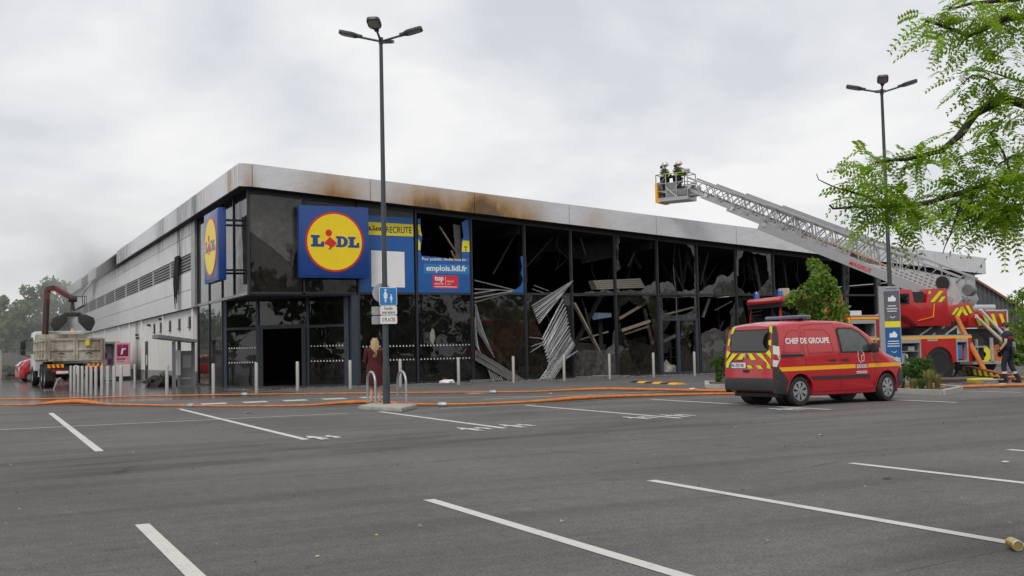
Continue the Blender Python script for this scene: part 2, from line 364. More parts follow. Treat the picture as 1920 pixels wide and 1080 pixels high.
pm('red', (.47, .012, .020), .24, 0, .06, 2, 0, 40, .8, .1, (.2, .02, .02)); pm('fire_red', (.43, .008, .010), .32, 0, .07, 2, 0, 40, .6, .15, (.16, .02, .02)); pm('hi_yellow', (.60, .74, .012), .45, 0, .06); pm('hi_orange', (.92, .42, .01), .45, 0, .05); pm('dark_red', (.22, .008, .010), .4, 0, .1)
pm('lamp_clear', (.6, .6, .6), .15, 0, .1); pm('lamp_red', (.35, .01, .01), .2, 0, .1, 5, 0, 40, .6); pm('blue_light', (.01, .06, .30), .12, 0, .1, 5, 0, 40, .8); pm('lightbar', (.09, .10, .17), .12, 0, .2, 8, 0, 40, .8)
pm('lad_plate', (.50, .505, .51), .4, .2, .08, 6, 0, 40, 0, .25, (.25, .24, .23)); pm('white_paint', (.66, .665, .66), .42, .1, .06, 4, 0, 40, .2, .15, (.3, .29, .27)); pm('daylight_paint', (.42, .45, .43), .7, 0, .4, 3); pm('lad', (.40, .405, .41), .38, .35, .08, 6, 0, 40, 0, .2, (.25, .24, .23)); pm('lad_dark', (.20, .20, .20), .5, .3, .2, 6)
pm('tipper', (.50, .465, .40), .7, 0, .2, 3, .2, 20, 0, .75, (.17, .10, .055)); pm('crane_red', (.11, .018, .016), .55, 0, .2, 4, 0, 40, 0, .35, (.10, .03, .025)); pm('grab', (.045, .042, .040), .65, .3, .3, 5, .3, 20); pm('chassis', (.025, .025, .026), .7, 0, .3)
pm('skin', (.52, .32, .23), .55, 0, .06); pm('burgundy', (.065, .004, .009), .85, 0, .15, 12, .25, 70); pm('blonde', (.46, .33, .17), .6, 0, .3, 25, .6, 60); pm('navy', (.012, .015, .026), .85, 0, .2, 8, .25, 50); pm('hair_brown', (.06, .035, .02), .75, 0, .3, 30, .6, 70); pm('band_red', (.30, .015, .03), .7); pm('reflect', (.60, .60, .58), .5); pm('turnout', (.02, .02, .024), .85, 0, .25, 9, .3, 40); pm('helmet', (.62, .58, .50), .25, .4, .12, 6)
pm('bark', (.085, .062, .045), .9, 0, .3, 14, .7, 30); pm('bark_dark', (.03, .022, .018), .9, 0, .3, 14, .5, 30)
pm('shed', (.085, .09, .098), .55, .2, .1, 2); pm('tile', (.25, .10, .06), .8, 0, .2); pm('fence', (.17, .165, .16), .9, 0, .25, 2, .3, 20, 0, .3, (.08, .07, .06)); pm('locker', (.30, .30, .31), .5, .2, .1); pm('pink', (.70, .29, .36), .5, 0, .06, 3); pm('magenta', (.22, .006, .075), .45); pm('pale', (.68, .62, .61), .5, 0, .06)
pm('shelter', (.21, .215, .225), .5, .3, .15, 3, 0, 40, 0, .2); pm('totem', (.36, .37, .38), .45, .4, .08); pm('totem_dark', (.11, .105, .135), .5); pm('paper', (.72, .71, .69), .8); pm('tan', (.42, .36, .28), .8, 0, .25, 6, .3, 30, 0, .3); pm('pale_blue', (.28, .38, .52), .6); pm('debris', (.025, .023, .021), .9, 0, .5, 6, 1., 14); pm('ash', (.24, .225, .20), .9, 0, .4, 6, .6, 20, 0, .4); pm('insul', (.33, .27, .20), .95, 0, .5, 7, .8, 16, 0, .5, (.06, .05, .04)); pm('cream', (.62, .56, .46), .7); pm('lens', (.34, .34, .30), .3); pm('can_gold', (.55, .42, .12), .3, .7)
def leafmat(name, col, var=.35, trans=.35, scale=3.):
    m = bpy.data.materials.new(name); m.use_nodes = True; T = NT(m.node_tree); T.n.clear()
    p = T.pos(); n = T.noise(p, scale, 4); k = T.mr(n, .3, .7, 1-var, 1+var)
    vm = T.new('ShaderNodeVectorMath', operation='SCALE'); vm.inputs[0].default_value = col; T.put(vm.inputs['Scale'], k)
    rn = T.new('ShaderNodeNewGeometry').outputs['Random Per Island']
    c_ = T.mix(T.m('MULTIPLY', rn, .45), vm.outputs[0], tuple(q*f_ for q, f_ in zip(col, (1.5, 1.25, .7))))
    d = T.new('ShaderNodeBsdfPrincipled'); T.put(d.inputs['Base Color'], c_); d.inputs['Roughness'].default_value = .5; d.inputs['Specular IOR Level'].default_value = .3
    t_ = T.new('ShaderNodeBsdfTranslucent'); vt = T.new('ShaderNodeVectorMath', operation='MULTIPLY'); T.put(vt.inputs[0], c_); vt.inputs[1].default_value = (1.5, 1.6, .6); T.put(t_.inputs[0], vt.outputs[0])
    s_ = T.new('ShaderNodeMixShader'); s_.inputs[0].default_value = trans; T.l.new(d.outputs[0], s_.inputs[1]); T.l.new(t_.outputs[0], s_.inputs[2])
    o = T.new('ShaderNodeOutputMaterial'); T.l.new(s_.outputs[0], o.inputs[0]); M[name] = m
leafmat('leaf_fore', (.18, .29, .028), .5, .45, 6.); leafmat('leaf_young', (.115, .195, .035), .4, .35, 3.); leafmat('leaf_far', (.065, .115, .042), .4, .25, .5); leafmat('leaf_shrub', (.045, .10, .018), .4, .3, 5.); leafmat('grass_dry', (.22, .20, .085), .4, .3, 6.)
# ================================================================ GROUND
def sheet(name, poly, z, mat, parent=None, kind='structure'):
    mb = MB(); mb.add([(p[0], p[1], z) for p in poly], [tuple(range(len(poly)))])
    o = mb.build(name, mat, parent)
    if kind and parent is None: tag(o, kind=kind)
    return o
ground = sheet('ground', [(-900, -300), (1500, -300), (1500, 1500), (-900, 1500)], 0, 'asphalt')
tag(ground, 'grey asphalt car park spreading round the burnt store', 'ground')
def line(p, q, wd=.12, z=.004, name='parking_line'):
    p = V((p[0], p[1], 0)); q = V((q[0], q[1], 0)); d = (q-p).normalized(); a = V((-d.y, d.x, 0))*wd/2
    return sheet(name, [p-a, q-a, q+a, p+a], z, 'line_paint', ground)
for x_ in (-8.46, -6.13, -3.88, -1.40, .96, 3.35, 5.8): line((x_, -32.9), (x_-.05, -38.6), .105)
for x_, y1 in ((-7.88, -12.9), (-5.0, -13.6), (-1.72, -19.0), (1.72, -19.2), (5.15, -19.2), (8.5, -19.2)): line((x_+.1, y1), (x_-.12, -25.6), .115)
line((-16, -19.25), (-2.35, -19.12), .085, .008); line((-.2, -19.0), (2.2, -19.0), .07, .008)
for i in range(9):
    cx_ = -4.72+1.12*i
    if i in (6, 7): continue
    sheet('crossing_block', [(cx_-.36, -11.65), (cx_+.30, -11.65), (cx_+.36, -10.95), (cx_-.30, -10.95)], .004, 'line_paint', ground)
line((-5.5, -10.75), (1.6, -10.55), .06); line((2.5, -15.5), (9.5, -15.4), .09); line((1., -12.3), (4.5, -15.4), .09)
for p_, q_ in (((1600, 737), (1660, 739)), ((1800, 733), (1915, 736)), ((1840, 729), (1915, 730))): line(G(*p_), G(*q_), .09)
def picto(c, sx, sy, name='parking_pictogram'):      # painted adult and child lying on the asphalt
    for (ox, k) in ((0, 1.), (.62, .72)):
        P = [(-.05, .1), (-.30, .0), (-.34, -.1), (-.08, -.08), (-.12, -.42), (.02, -.42), (.03, -.2), (.08, -.42), (.2, -.42), (.14, -.05), (.32, -.16), (.36, -.06), (.1, .12)]
        mb = MB(); mb.add([(c[0]+ox*sx+a*sx*k, c[1]+b*sy*k*2.2, .009) for a, b in P], [tuple(range(len(P)))])
        mb.add([(c[0]+ox*sx+.17*sx*k*math.cos(t*.785), c[1]+.40*sy*k+.16*sy*k*1.6*math.sin(t*.785), .009) for t in range(8)], [tuple(range(8))])
        mb.build(name, 'line_paint', ground)
for px in ((590, 821), (875, 805), (955, 799), (1188, 784), (1258, 780), (1465, 768)): g_ = G(*px); picto((g_.x, g_.y), .42, .55)

# ================================================================ STORE
store = empty('supermarket', (0, 0, 0), 0, 'burnt out supermarket with sloping silver fascia and broken glass front', 'building')
ZT = lambda X: 8.48-.0732*max(X, 0.); ZB = lambda X: ZT(X)-.86
XE, YE = 38.9, 84.
MX = [0, 2.12, 4.32, 6.78, 9.25, 11.75, 14.02, 16.25, 18.5, 20.7, 22.92, 25.17, 27.45, 29.58, 31.7, 33.9, 36.1, 38.1]
RZ = 3.66
# fascia
fx = [-.5, 0.0, 4.65, 9.15, 13.62, 18.08, 22.52, 26.9, 31.2, 35.26, XE]
for a, b in zip(fx, fx[1:]):
    g_ = .012
    MB().prism([(a+g_, -.67, ZB(a)), (b-g_, -.67, ZB(b)), (b-g_, -.67, ZT(b)), (a+g_, -.67, ZT(a))], (0, .06, 0)).build('fascia_panel', 'fascia', store)
MB().prism([(-.42, -.6, ZB(0)+.03), (0, -.6, ZB(0)+.03), (XE-.08, -.6, ZB(XE)+.03), (XE-.08, -.6, ZT(XE)-.03), (0, -.6, ZT(0)-.03), (-.42, -.6, ZT(0)-.03)], (0, .05, 0)).build('fascia_backing', 'dark_gap', store)
MB().prism([(XE, -.66, ZB(XE)), (XE, 3., ZB(XE)), (XE, 3., ZT(XE)), (XE, -.66, ZT(XE))], (.06, 0, 0)).build('fascia_panel', 'fascia', store)
fy = [-.60, 3.5, 8.4, 12.6, 16.6, 21, 25.5, 30.5, 36, 42.5, 49, 55, 61, 68, 76, YE]
for i, (a, b) in enumerate(zip(fy, fy[1:])):
    if i in (8, 9, 11): continue
    MB().box((-.47, (a+b)/2, 8.05), (.06, b-a-.03, .86), 0, 0, rad(random.uniform(-2, 3) if 3 < i < 9 else 0)).build('fascia_panel', 'fascia', store)
MB().b2((-.43, -.55, 7.66), (-.36, YE, 8.42)).build('fascia_backing', 'dark_gap', store)
MB().prism([(-.44, 36, 7.64), (-.44, 40, 7.70), (-.44, 42, 7.95), (-.44, 44, 7.72), (-.44, 49, 7.64), (-.44, 49, 8.2), (-.44, 46, 8.4), (-.44, 36, 8.3)], (.0, .0, .0)).add([], []).build('torn_fascia', 'fascia', store)
MB().prism([(-.4, 51.5, 7.6), (-.9, 53.5, 6.9), (-.9, 55.5, 6.5), (-.4, 54.5, 7.6)], (-.04, 0, .02)).build('torn_fascia', 'fascia', store)
# soffit + roof
MB().add([(-.43, -.61, ZB(0)+.02), (0, -.61, ZB(0)+.02), (XE-.02, -.61, ZB(XE)+.02), (XE-.02, .2, ZB(XE)+.02), (0, .2, ZB(0)+.02), (-.43, .2, ZB(0)+.02)], [(0, 1, 4, 5), (1, 2, 3, 4)]).build('soffit', 'soffit', store)
MB().b2((-.44, .2, 7.635), (.02, YE, 7.66)).build('soffit', 'soffit', store)
MB().prism([(-.42, -.58, ZT(0)-.12), (0, -.58, ZT(0)-.12), (XE-.05, -.58, ZT(XE)-.12), (XE-.05, -.58, ZT(XE)-.04), (0, -.58, ZT(0)-.04), (-.42, -.58, ZT(0)-.04)], (0, YE+.5, 0)).build('roof', 'roof', store)
MB().prism([(.05, .1, ZB(0)-.05), (XE-.6, .1, ZB(XE)-.05), (XE-.6, .1, ZB(XE)+.08), (.05, .1, ZB(0)+.08)], (0, YE-.3, 0)).build('ceiling', 'char', store)
# structural walls: right end, back of the burnt sales floor
MB().b2((38.2, .05, 0), (38.75, YE, 4.7)).build('wall', 'cladding', store); MB().b2((.35, 21.5, 0), (38.1, 21.8, 7.4)).build('interior_wall', 'char', store)
MB().b2((38.1, .1, 0), (38.18, 21.4, 4.55)).build('interior_wall', 'char', store); MB().b2((.12, -.0, .005), (38.1, 21.5, .03)).build('floor', 'char_floor', store)
MB().b2((37.95, -.12, 0), (38.75, .04, 4.9)).build('corner_pillar', 'white_paint', store)
MB().b2((.2, 11.1, 3.5), (.32, 22, 7.5)).build('interior_wall', 'char', store)
for x_ in (6.8, 14.0, 22.9, 29.6):
    MB().b2((x_-.11, 4.8, .03), (x_+.11, 5.02, ZB(x_)-.1)).build('column', 'char', store)
for x_ in (11.7, 18.5, 25.2):
    MB().b2((x_-.09, .4, ZB(x_)-.5), (x_+.09, 20, ZB(x_)-.1)).build('roof_beam', 'char', store)
# front mullions, rails
for i, x_ in enumerate(MX):
    zb = 0. if i > 1 else RZ
    o_ = MB(); o_.b2((x_-.035, -.075, zb), (x_+.035, .07, ZB(x_)+.02)); o_.build('mullion', 'frame', store)
    if i >= 4: MB().b2((x_-.075, -.045, zb), (x_-.045, .05, ZB(x_))).build('mullion', 'frame', store)
for a, b in zip(MX, MX[1:]):
    MB().b2((a+.036, -.06, RZ-.05), (b-.076, .06, RZ+.04)).build('rail', 'frame', store)
    MB().prism([(a+.036, -.06, ZB(a)-.16), (b-.076, -.06, ZB(b)-.16), (b-.076, -.06, ZB(b)+.01), (a+.036, -.06, ZB(a)+.01)], (0, .1, 0)).build('head_rail', 'frame', store)
    if a > 4 and not 18 < a < 19: MB().b2((a+.036, -.06, 0.), (b-.076, .06, .09)).build('sill_rail', 'frame', store)
MB().b2((4.0, -.09, 0), (4.28, .2, RZ-.06)).build('column', 'frame_blue', store)
# panes ------------------------------------------------------------
def jag(pts, amp=.03, seed=1, keep=()):
    rnd = random.Random(seed); out = []
    n = len(pts)
    for i in range(n):
        a = V(pts[i]); b = V(pts[(i+1) % n]); out.append(a); L = (b-a).length
        if i in keep or L < .25: continue
        k = min(6, int(L/.14))
        for j in range(1, k):
            out.append(a.lerp(b, j/k)+V((rnd.uniform(-amp, amp), 0, rnd.uniform(-amp, amp))))
    return out
def pane(poly, mat, hole=None, Y=0., th=.012, name='window_pane', parent=None):
    bm = bmesh.new()
    def loop(ps):
        vs = [bm.verts.new((p[0], Y, p[2])) for p in ps]
        return [bm.edges.new((vs[i], vs[(i+1) % len(vs)])) for i in range(len(vs))]
    es = loop(poly)
    if hole: es += loop(hole)
    bmesh.ops.triangle_fill(bm, use_beauty=True, use_dissolve=False, edges=es, normal=(0, -1, 0))
    r = bmesh.ops.extrude_face_region(bm, geom=bm.faces[:])
    bmesh.ops.translate(bm, verts=[q for q in r['geom'] if isinstance(q, bmesh.types.BMVert)], vec=(0, th, 0))
    bmesh.ops.recalc_face_normals(bm, faces=bm.faces)
    me = bpy.data.meshes.new(name); bm.to_mesh(me); bm.free(); me.materials.append(M[mat])
    o = bpy.data.objects.new(name, me); COL.objects.link(o); o.parent = parent or store; return o
R7 = lambda P, Y=0.: [F(960+a/3.177, 400+b/3.177, Y) for a, b in P]
R8 = lambda P, Y=0.: [F(1200+a/3.6, 420+b/3.6, Y) for a, b in P]
R5 = lambda P, Y=0.: [F(660+a/4, 350+b/4, Y) for a, b in P]
def clampx(P, i):    # keep a shard inside its bay
    return [V((min(max(p.x, MX[i]+.036), MX[i+1]-.08), 0, p.z)) for p in P]
def rect(i, z0, z1=None):
    a, b = MX[i]+.036, MX[i+1]-.076
    return [(a, 0, z0), (b, 0, z0), (b, 0, z1 if z1 else ZB(b)-.16), (a, 0, z1 if z1 else ZB(a)-.16)]
U0 = RZ+.04
pane(rect(0, U0), 'glass_soot', jag(R5([(-560, 180), (-360, 190), (-250, 330), (-420, 420), (-560, 300)]), .04, 3) if False else None)
pane(rect(1, U0), 'glass_soot')
pane(rect(2, U0), 'glass_soot'); pane(rect(2, .09, RZ-.05), 'glass'); 
pane(rect(3, .09, RZ-.05), 'glass'); pane(jag([(p.x, 0, p.z) for p in R5([(583, 1110), (600, 1060), (615, 1075), (622, 1140), (606, 1190), (590, 1165)])], .02, 5), 'ash', Y=-.016, name='crazed_glass')
pane([(p.x, 0, p.z) for p in jag([F(340+a/4, 290+b/4) for a, b in ((508, 300), (905, 322), (900, 560), (835, 842), (800, 800), (700, 715), (560, 610), (512, 575))], .03, 7, keep=(0, 1, 7))], 'shard', Y=-.03, name='outer_glass')
pane(rect(4, .09, RZ-.05), 'glass_dirty'); pane(rect(5, .09, RZ-.05), 'glass_dirty', jag([(12.2, 0, 2.4), (13.2, 0, 3.3), (13.7, 0, 3.0), (13.5, 0, 1.8), (12.9, 0, 1.3)], .06, 8))
sh = [(6, R7([(365, 487), (410, 483), (440, 468), (520, 465), (560, 450), (605, 468), (612, 492), (362, 493)])),
      (7, R7([(622, 105), (642, 150), (632, 250), (644, 330), (622, 350)])), (7, R7([(622, 440), (650, 468), (700, 453), (760, 463), (850, 403), (868, 408), (868, 493), (622, 493)])),
      (8, R7([(880, 418), (925, 403), (955, 418), (980, 463), (1010, 468), (1030, 452), (1060, 463), (1105, 448), (1105, 493), (880, 493)])),
      (8, R7([(1035, 178), (1110, 175), (1110, 455), (1085, 430), (1090, 280), (1068, 212)])),
      (6, R7([(372, 870), (392, 818), (440, 813), (500, 820), (560, 814), (598, 786), (600, 720), (620, 690), (620, 965), (372, 985)])),
      (9, R8([(400, 462), (440, 428), (505, 400), (520, 358), (545, 343), (590, 358), (635, 318), (650, 325), (650, 493), (400, 493)])),
      (9, R8([(415, 742), (450, 720), (510, 703), (560, 725), (608, 690), (615, 640), (603, 600), (640, 528), (670, 528), (670, 1010), (415, 1015)])),
      (10, R8([(655, 155), (702, 178), (690, 220), (665, 240), (668, 345), (655, 352)])), (10, R8([(660, 428), (690, 440), (712, 472), (740, 458), (758, 484), (660, 493)])),
      (10, R8([(848, 188), (900, 185), (900, 488), (788, 478), (820, 430), (872, 368), (858, 250)])), (10, R8([(700, 165), (850, 185), (850, 212), (760, 197)])),
      (11, R8([(915, 430), (935, 462), (965, 480), (965, 493), (912, 493)]))]
for k, (i, P) in enumerate(sh):
    pane(jag(clampx(P, i), .035, 20+k), 'shard')
pane(rect(7, .09, RZ-.05), 'glass_dirty', jag(R7([(645, 560), (700, 515), (760, 560), (805, 540), (830, 620), (840, 700), (855, 785), (800, 778), (740, 768), (690, 750), (652, 700), (640, 640)]), .04, 44))
pane(rect(10, .09, RZ-.05), 'glass_dirty', jag([(23.3, 0, 3.4), (24.6, 0, 3.3), (24.8, 0, 1.6), (23.6, 0, 1.1)], .08, 45))
for i in (12, 13, 14, 15, 16):
    x0 = MX[i]+.05
    MB().prism(jag([(x0, .02, 1.9), (x0+.35, .02, 2.2), (x0+.28, .02, 3.4), (x0+.42, .02, ZB(x0)-.4), (x0, .02, ZB(x0)-.2)], .05, 60+i), (0, .012, 0)).build('torn_blind', 'shard', store)
# door in bay 8
a, b = MX[8]+.036, MX[9]-.076
HD = 2.46
door = empty('door', (0, 0, 0)); door.parent = store
MB().b2((a, -.06, HD-.0), (b, .06, HD+.10)).build('door_head', 'frame_blue', door)
xm = (a+b)/2-.05
for x0, x1 in ((a, a+.13), (xm-.07, xm+.07), (b-.13, b)): MB().b2((x0, -.07, 0), (x1, .07, HD)).build('door_stile', 'frame_blue', door)
for x0, x1 in ((a+.13, xm-.07), (xm+.07, b-.13)): MB().b2((x0, -.05, .0), (x1, .05, .14)).build('door_rail', 'frame_blue', door)
pane([(xm+.07, 0, .14), (b-.13, 0, .14), (b-.13, 0, HD), (xm+.07, 0, HD)], 'glass_dirty', jag([(20.18, 0, 1.85), (20.42, 0, 1.95), (20.44, 0, 1.5), (20.36, 0, .95), (20.22, 0, .92), (20.25, 0, 1.35), (20.12, 0, 1.6)], .03, 71), parent=door)
pane([(a, 0, HD+.1), (b, 0, HD+.1), (b, 0, RZ-.05), (a, 0, RZ-.05)], 'shard', jag([(a+.2, 0, 3.5), (b-.12, 0, 3.52), (b-.1, 0, 3.1), (b-.35, 0, 2.85), (b-1., 0, 2.72), (a+.35, 0, 2.74), (a+.2, 0, 3.0)], .04, 72))
# banner film (two panes + burnt remnant)
ban = empty('recruitment_banner', (0, 0, 0), 0, 'blue and yellow recruitment film stuck over upper panes beside the square logo sign', 'banner')
def film(P, mat, dy=.022, name='film', par=ban, seed=None):
    P = [V((p[0], -dy, p[2])) for p in P]
    return MB().prism(P, (0, .003, 0)).build(name, mat, par)
film([(MX[2]+.05, 0, U0), (MX[3]-.09, 0, U0), (MX[3]-.09, 0, 6.75), (MX[2]+.05, 0, 6.8)], 'ban_blue')
film(jag([(p.x, 0, p.z) for p in R5([(492, 803), (888, 806), (888, 243), (848, 250), (820, 270), (835, 380), (820, 400), (820, 540), (790, 550), (740, 560), (700, 535), (640, 530), (520, 520), (512, 480), (525, 380), (508, 330), (512, 240), (492, 240)])], .018, 81, keep=(0, 1, 16, 17)), 'ban_blue')
film(jag([(p.x, 0, p.z) for p in R5([(1265, 520), (1288, 530), (1292, 806), (1185, 804), (1262, 745), (1280, 700), (1265, 650), (1275, 600)])], .02, 82, keep=(1, 2)), 'ban_blue', .012)
zs = lambda x: 0
film([(4.72, 0, 6.0), (6.68, 0, 5.98), (6.68, 0, 6.47), (4.72, 0, 6.52)], 'ban_yellow', .026)
film([(p.x, 0, p.z) for p in R5([(493, 282), (510, 284), (514, 335), (524, 368), (493, 366)])], 'ban_yellow', .026); film([(p.x, 0, p.z) for p in R5([(495, 394), (512, 420), (511, 477), (495, 475)])], 'ban_yellow', .026)
film([(p.x, 0, p.z) for p in R5([(832, 404), (880, 407), (882, 490), (822, 488), (824, 420)])], 'ban_yellow', .026)
film([(4.87, 0, 3.92), (6.28, 0, 3.90), (6.28, 0, 5.34), (4.87, 0, 5.38)], 'ban_white', .026, 'white_square')
film([(7.12, 0, 4.49), (9.14, 0, 4.47), (9.14, 0, 4.86), (7.12, 0, 4.88)], 'ban_light', .0245); film([(7.5, 0, 3.88), (8.63, 0, 3.87), (8.63, 0, 4.40), (7.5, 0, 4.42)], 'ban_red', .026, 'red_badge')
EX, EZ = (1, 0, 0), (0, 0, 1)
def lt(txt, x, z, wd, ht, mat, bold=.02, Y=-.0295, **k): lettering('lettering', txt, (x, Y, z), EX, EZ, wd, ht, mat, ban, bold, **k)
lt('RECRUTE', 6.06, 6.23, 1.1, .26, 'ban_navy', .012); lt('emplois.lidl.fr', 8.13, 4.67, 1.82, .31, 'ban_white', .025)
lt('Pour postuler, rendez-vous sur :', 8.07, 5.06, 2.05, .17, 'ban_white', .01); lt('top', 7.78, 4.25, .40, .26, 'ban_white', .035); lt('EMPLOYER', 7.78, 4.06, .40, .07, 'ban_white', .01)
lt('FRANCE', 8.28, 4.16, .30, .07, 'ban_white', .01); film([(8.14, 0, 4.02), (8.30, 0, 4.02), (8.30, 0, 4.07), (8.14, 0, 4.07)], 'pink', .0275, 'print_line'); film([(7.56, 0, 3.93), (8.57, 0, 3.92), (8.57, 0, 3.945), (7.56, 0, 3.955)], 'ban_white', .0275)
film([(8.06, 0, 3.98), (8.072, 0, 3.98), (8.072, 0, 4.36), (8.06, 0, 4.36)], 'ban_white', .0275)
lt('E', 6.915, 6.13, .09, .2, 'ban_navy', .02); lt('T', 9.0, 5.52, .16, .21, 'ban_navy', .02)
# ------------------------------------------------ logo
LL = [(0, 0), (1, 0), (1, .46), (.82, .46), (.74, .23), (.52, .23), (.52, .8), (.67, .8), (.67, 1), (0, 1), (0, .8), (.13, .8), (.13, .2), (0, .2)]
arc = lambda cx_, cy_, rx, ry, n=10: [(cx_+rx*math.sin(math.pi*i/n), cy_-ry*math.cos(math.pi*i/n)) for i in range(n+1)]
DD = [(0, 0)]+arc(.45, .5, .55, .5)+[(0, 1), (0, .8), (.11, .8), (.11, .2), (0, .2)]
DI = arc(.46, .5, .2, .29)+[(.46, .79), (.42, .79), (.42, .21)]
II = [(-.37, -.04), (-.172, .165), (.07, -.035), (-.02, -.105), (.01, -.12), (-.02, -.15), (-.06, -.135), (-.17, -.26), (-.22, -.232), (-.165, -.165), (-.26, -.075), (-.30, -.10), (-.33, -.07)]
def logo(c, ex, ey, R, parent, disc=True, mats=('sign_red', 'sign_yellow', 'sign_blue')):
    c = V(c); ex = V(ex); ey = V(ey); en = ex.cross(ey)
    P = lambda q, d: c+ex*(q[0]*R)+ey*(q[1]*R)+en*d
    def poly(q, d0, d1, name, mat): MB().prism([P(k, d0) for k in q], en*(d1-d0)).build(name, mat, parent)
    circ = lambda r, cx_=0, cy_=0, n=56: [(cx_+r*math.cos(2*math.pi*i/n), cy_+r*math.sin(2*math.pi*i/n)) for i in range(n)]
    if disc: poly(circ(1), 0, .012, 'ring', mats[0]); poly(circ(.935), 0, .022, 'disc', mats[1])
    bx = lambda q, x0, x1, y0, y1: [(x0+(x1-x0)*a, y0+(y1-y0)*b) for a, b in q]
    d = .022 if disc else .0
    poly(bx(LL, -.81, -.37, -.165, .215), d, d+.010, 'letter', mats[2]); poly(bx(LL, .455, .84, -.175, .185), d, d+.010, 'letter', mats[2])
    poly(bx(DD, .045, .45, -.168, .198), d, d+.008, 'letter', mats[2]); poly(bx(DI, .045, .45, -.168, .198), d, d+.010, 'letter_counter', mats[1])
    poly(II, d, d+.014, 'letter', mats[0]); poly(circ(.108, -.207, .30, 20), d, d+.014, 'letter', mats[0])
def sign_box(name, c, ex, ey, s, th, label):
    r = empty(name, (0, 0, 0), 0, label, 'sign', 'square logo signs'); c = V(c); ex = V(ex); ey = V(ey); en = ex.cross(ey); h = s/2
    MB().prism([c-ex*h-ey*h, c+ex*h-ey*h, c+ex*h+ey*h, c-ex*h+ey*h], -en*th).build('case', 'sign_blue', r, bevel=.025)
    k = h-.09
    MB().prism([c-ex*k-ey*k, c+ex*k-ey*k, c+ex*k+ey*k, c-ex*k+ey*k], en*.018).build('face_panel', 'sign_blue', r, bevel=.01)
    logo(c+en*.018, ex, ey, s*.418, r)
    for sx in (-.6, .6):
        for sz in (-.7, .7):
            MB().bar(c+ex*h*sx+ey*h*sz-en*th, c+ex*h*sx+ey*h*sz-en*(th+(.22 if abs(en.y) > .5 else .62)), .08).build('bracket', 'frame', r)
    return r
sign_box('logo_sign', (3.21, -.52, 5.62), (1, 0, 0), (0, 0, 1), 2.80, .30, 'square blue sign with yellow disc logo facing the car park')
sign_box('logo_sign', (-.92, 2.42, 5.62), (0, -1, 0), (0, 0, 1), 2.80, .30, 'square blue sign with yellow disc logo hung off the panelled side wall')
logo((5.06, -.030, 6.24), (1, 0, 0), (0, 0, 1), .36, ban, False, ('sign_red', 'ban_yellow', 'ban_navy'))
# insulation slumped behind the sooty upper panes
for k, (x0, x1) in enumerate(((.25, 2.0), (2.3, 4.1))):
    pts = [(x0, .25, 3.70)]+[(x0+(x1-x0)*i/9, .25, 3.75+abs(noise.noise(V((i*.7+k*9, 2, 1))))*.75) for i in range(10)]+[(x1, .25, 3.70)]
    MB().prism(pts, (0, .5, 0)).build('insulation', 'insul', store)
MB().b2((.2, .3, 3.58), (4.2, 4.5, 3.66)).build('upper_floor', 'char', store); MB().b2((.3, 3.2, 3.66), (4.3, 3.3, 7.4)).build('interior_wall', 'char', store)
# entrance set back on the diagonal under the corner
A_, B_ = V((.04, 4.62, 0)), V((4.0, .22, 0)); dv = (B_-A_); DL = dv.length; dn = dv.normalized(); nn = V((-dn.y, dn.x, 0))*-1
EP = lambda t, z, o_=0.: A_+dn*(t*DL)+V((0, 0, z))+nn*o_
def ebar(t0, t1, z0, z1, name, mat, th=.12, o_=0., par=store):
    p = [EP(t0, z0, o_-th/2), EP(t1, z0, o_-th/2), EP(t1, z1, o_-th/2), EP(t0, z1, o_-th/2)]
    return MB().prism(p, nn*th).build(name, mat, par)
MB().prism([(.0, .0, 3.56), (4.2, .0, 3.56), (.0, 4.6, 3.56)], (0, 0, .04)).build('soffit', 'soffit', store)
for t0, t1 in ((0, .025), (.268, .288), (.672, .692), (.965, 1.)): ebar(t0, t1, 0, 3.56, 'mullion', 'frame_blue')
ebar(.025, .268, 2.36, 2.46, 'rail', 'frame'); ebar(.288, .672, 2.36, 2.52, 'rail', 'frame'); ebar(.692, .965, 2.36, 2.46, 'rail', 'frame')
for t0, t1 in ((.025, .268), (.692, .965)): ebar(t0, t1, 0, .08, 'sill_rail', 'frame'); ebar(t0, t1, .08, 2.36, 'window_pane', 'glass', .012)
for t0, t1 in ((.025, .268), (.288, .672), (.692, .965)): ebar(t0, t1, 2.52 if t0 == .288 else 2.46, 3.56, 'window_pane', 'glass', .012)
for t0, t1 in ((.288, .33), (.64, .672)): ebar(t0, t1, 0, 2.36, 'sliding_door', 'frame', .05, .1)
ebar(.10, .215, .55, 1.95, 'poster', 'ban_navy', .006, -.05); ebar(.085, .23, .48, 2.02, 'poster_border', 'pale', .003, -.045); ebar(.10, .13, 1.7, 1.93, 'poster_print', 'hi_orange', .003, -.056); ebar(.14, .2, 1.2, 1.5, 'poster_print', 'ban_white', .003, -.056)
ebar(.80, .88, .72, 1.15, 'notice', 'paper', .004, -.05)
for t0, t1 in ((.03, .265), (.695, .96)):
    for z_ in (1.02, 1.62):
        mb = MB()
        for k in range(11):
            t = t0+(t1-t0)*(k+.5)/11; p = EP(t, z_, .012); e = dn*.035
            mb.add([p-e-V((0, 0, .03)), p+e-V((0, 0, .03)), p+e*.2+V((0, 0, .03)), p-e*.6+V((0, 0, .03))], [(0, 1, 2, 3)])
        mb.build('safety_dots', 'reflect', store)
for i in (2, 3):
    for z_ in (1.0, 1.55):
        mb = MB()
        for k in range(16):
            x_ = MX[i]+.1+(MX[i+1]-MX[i]-.2)*(k+.5)/16
            mb.add([(x_-.035, -.004, z_-.03), (x_+.035, -.004, z_-.03), (x_+.005, -.004, z_+.03), (x_-.02, -.004, z_+.03)], [(0, 1, 2, 3)])
        mb.build('safety_dots', 'reflect', store)
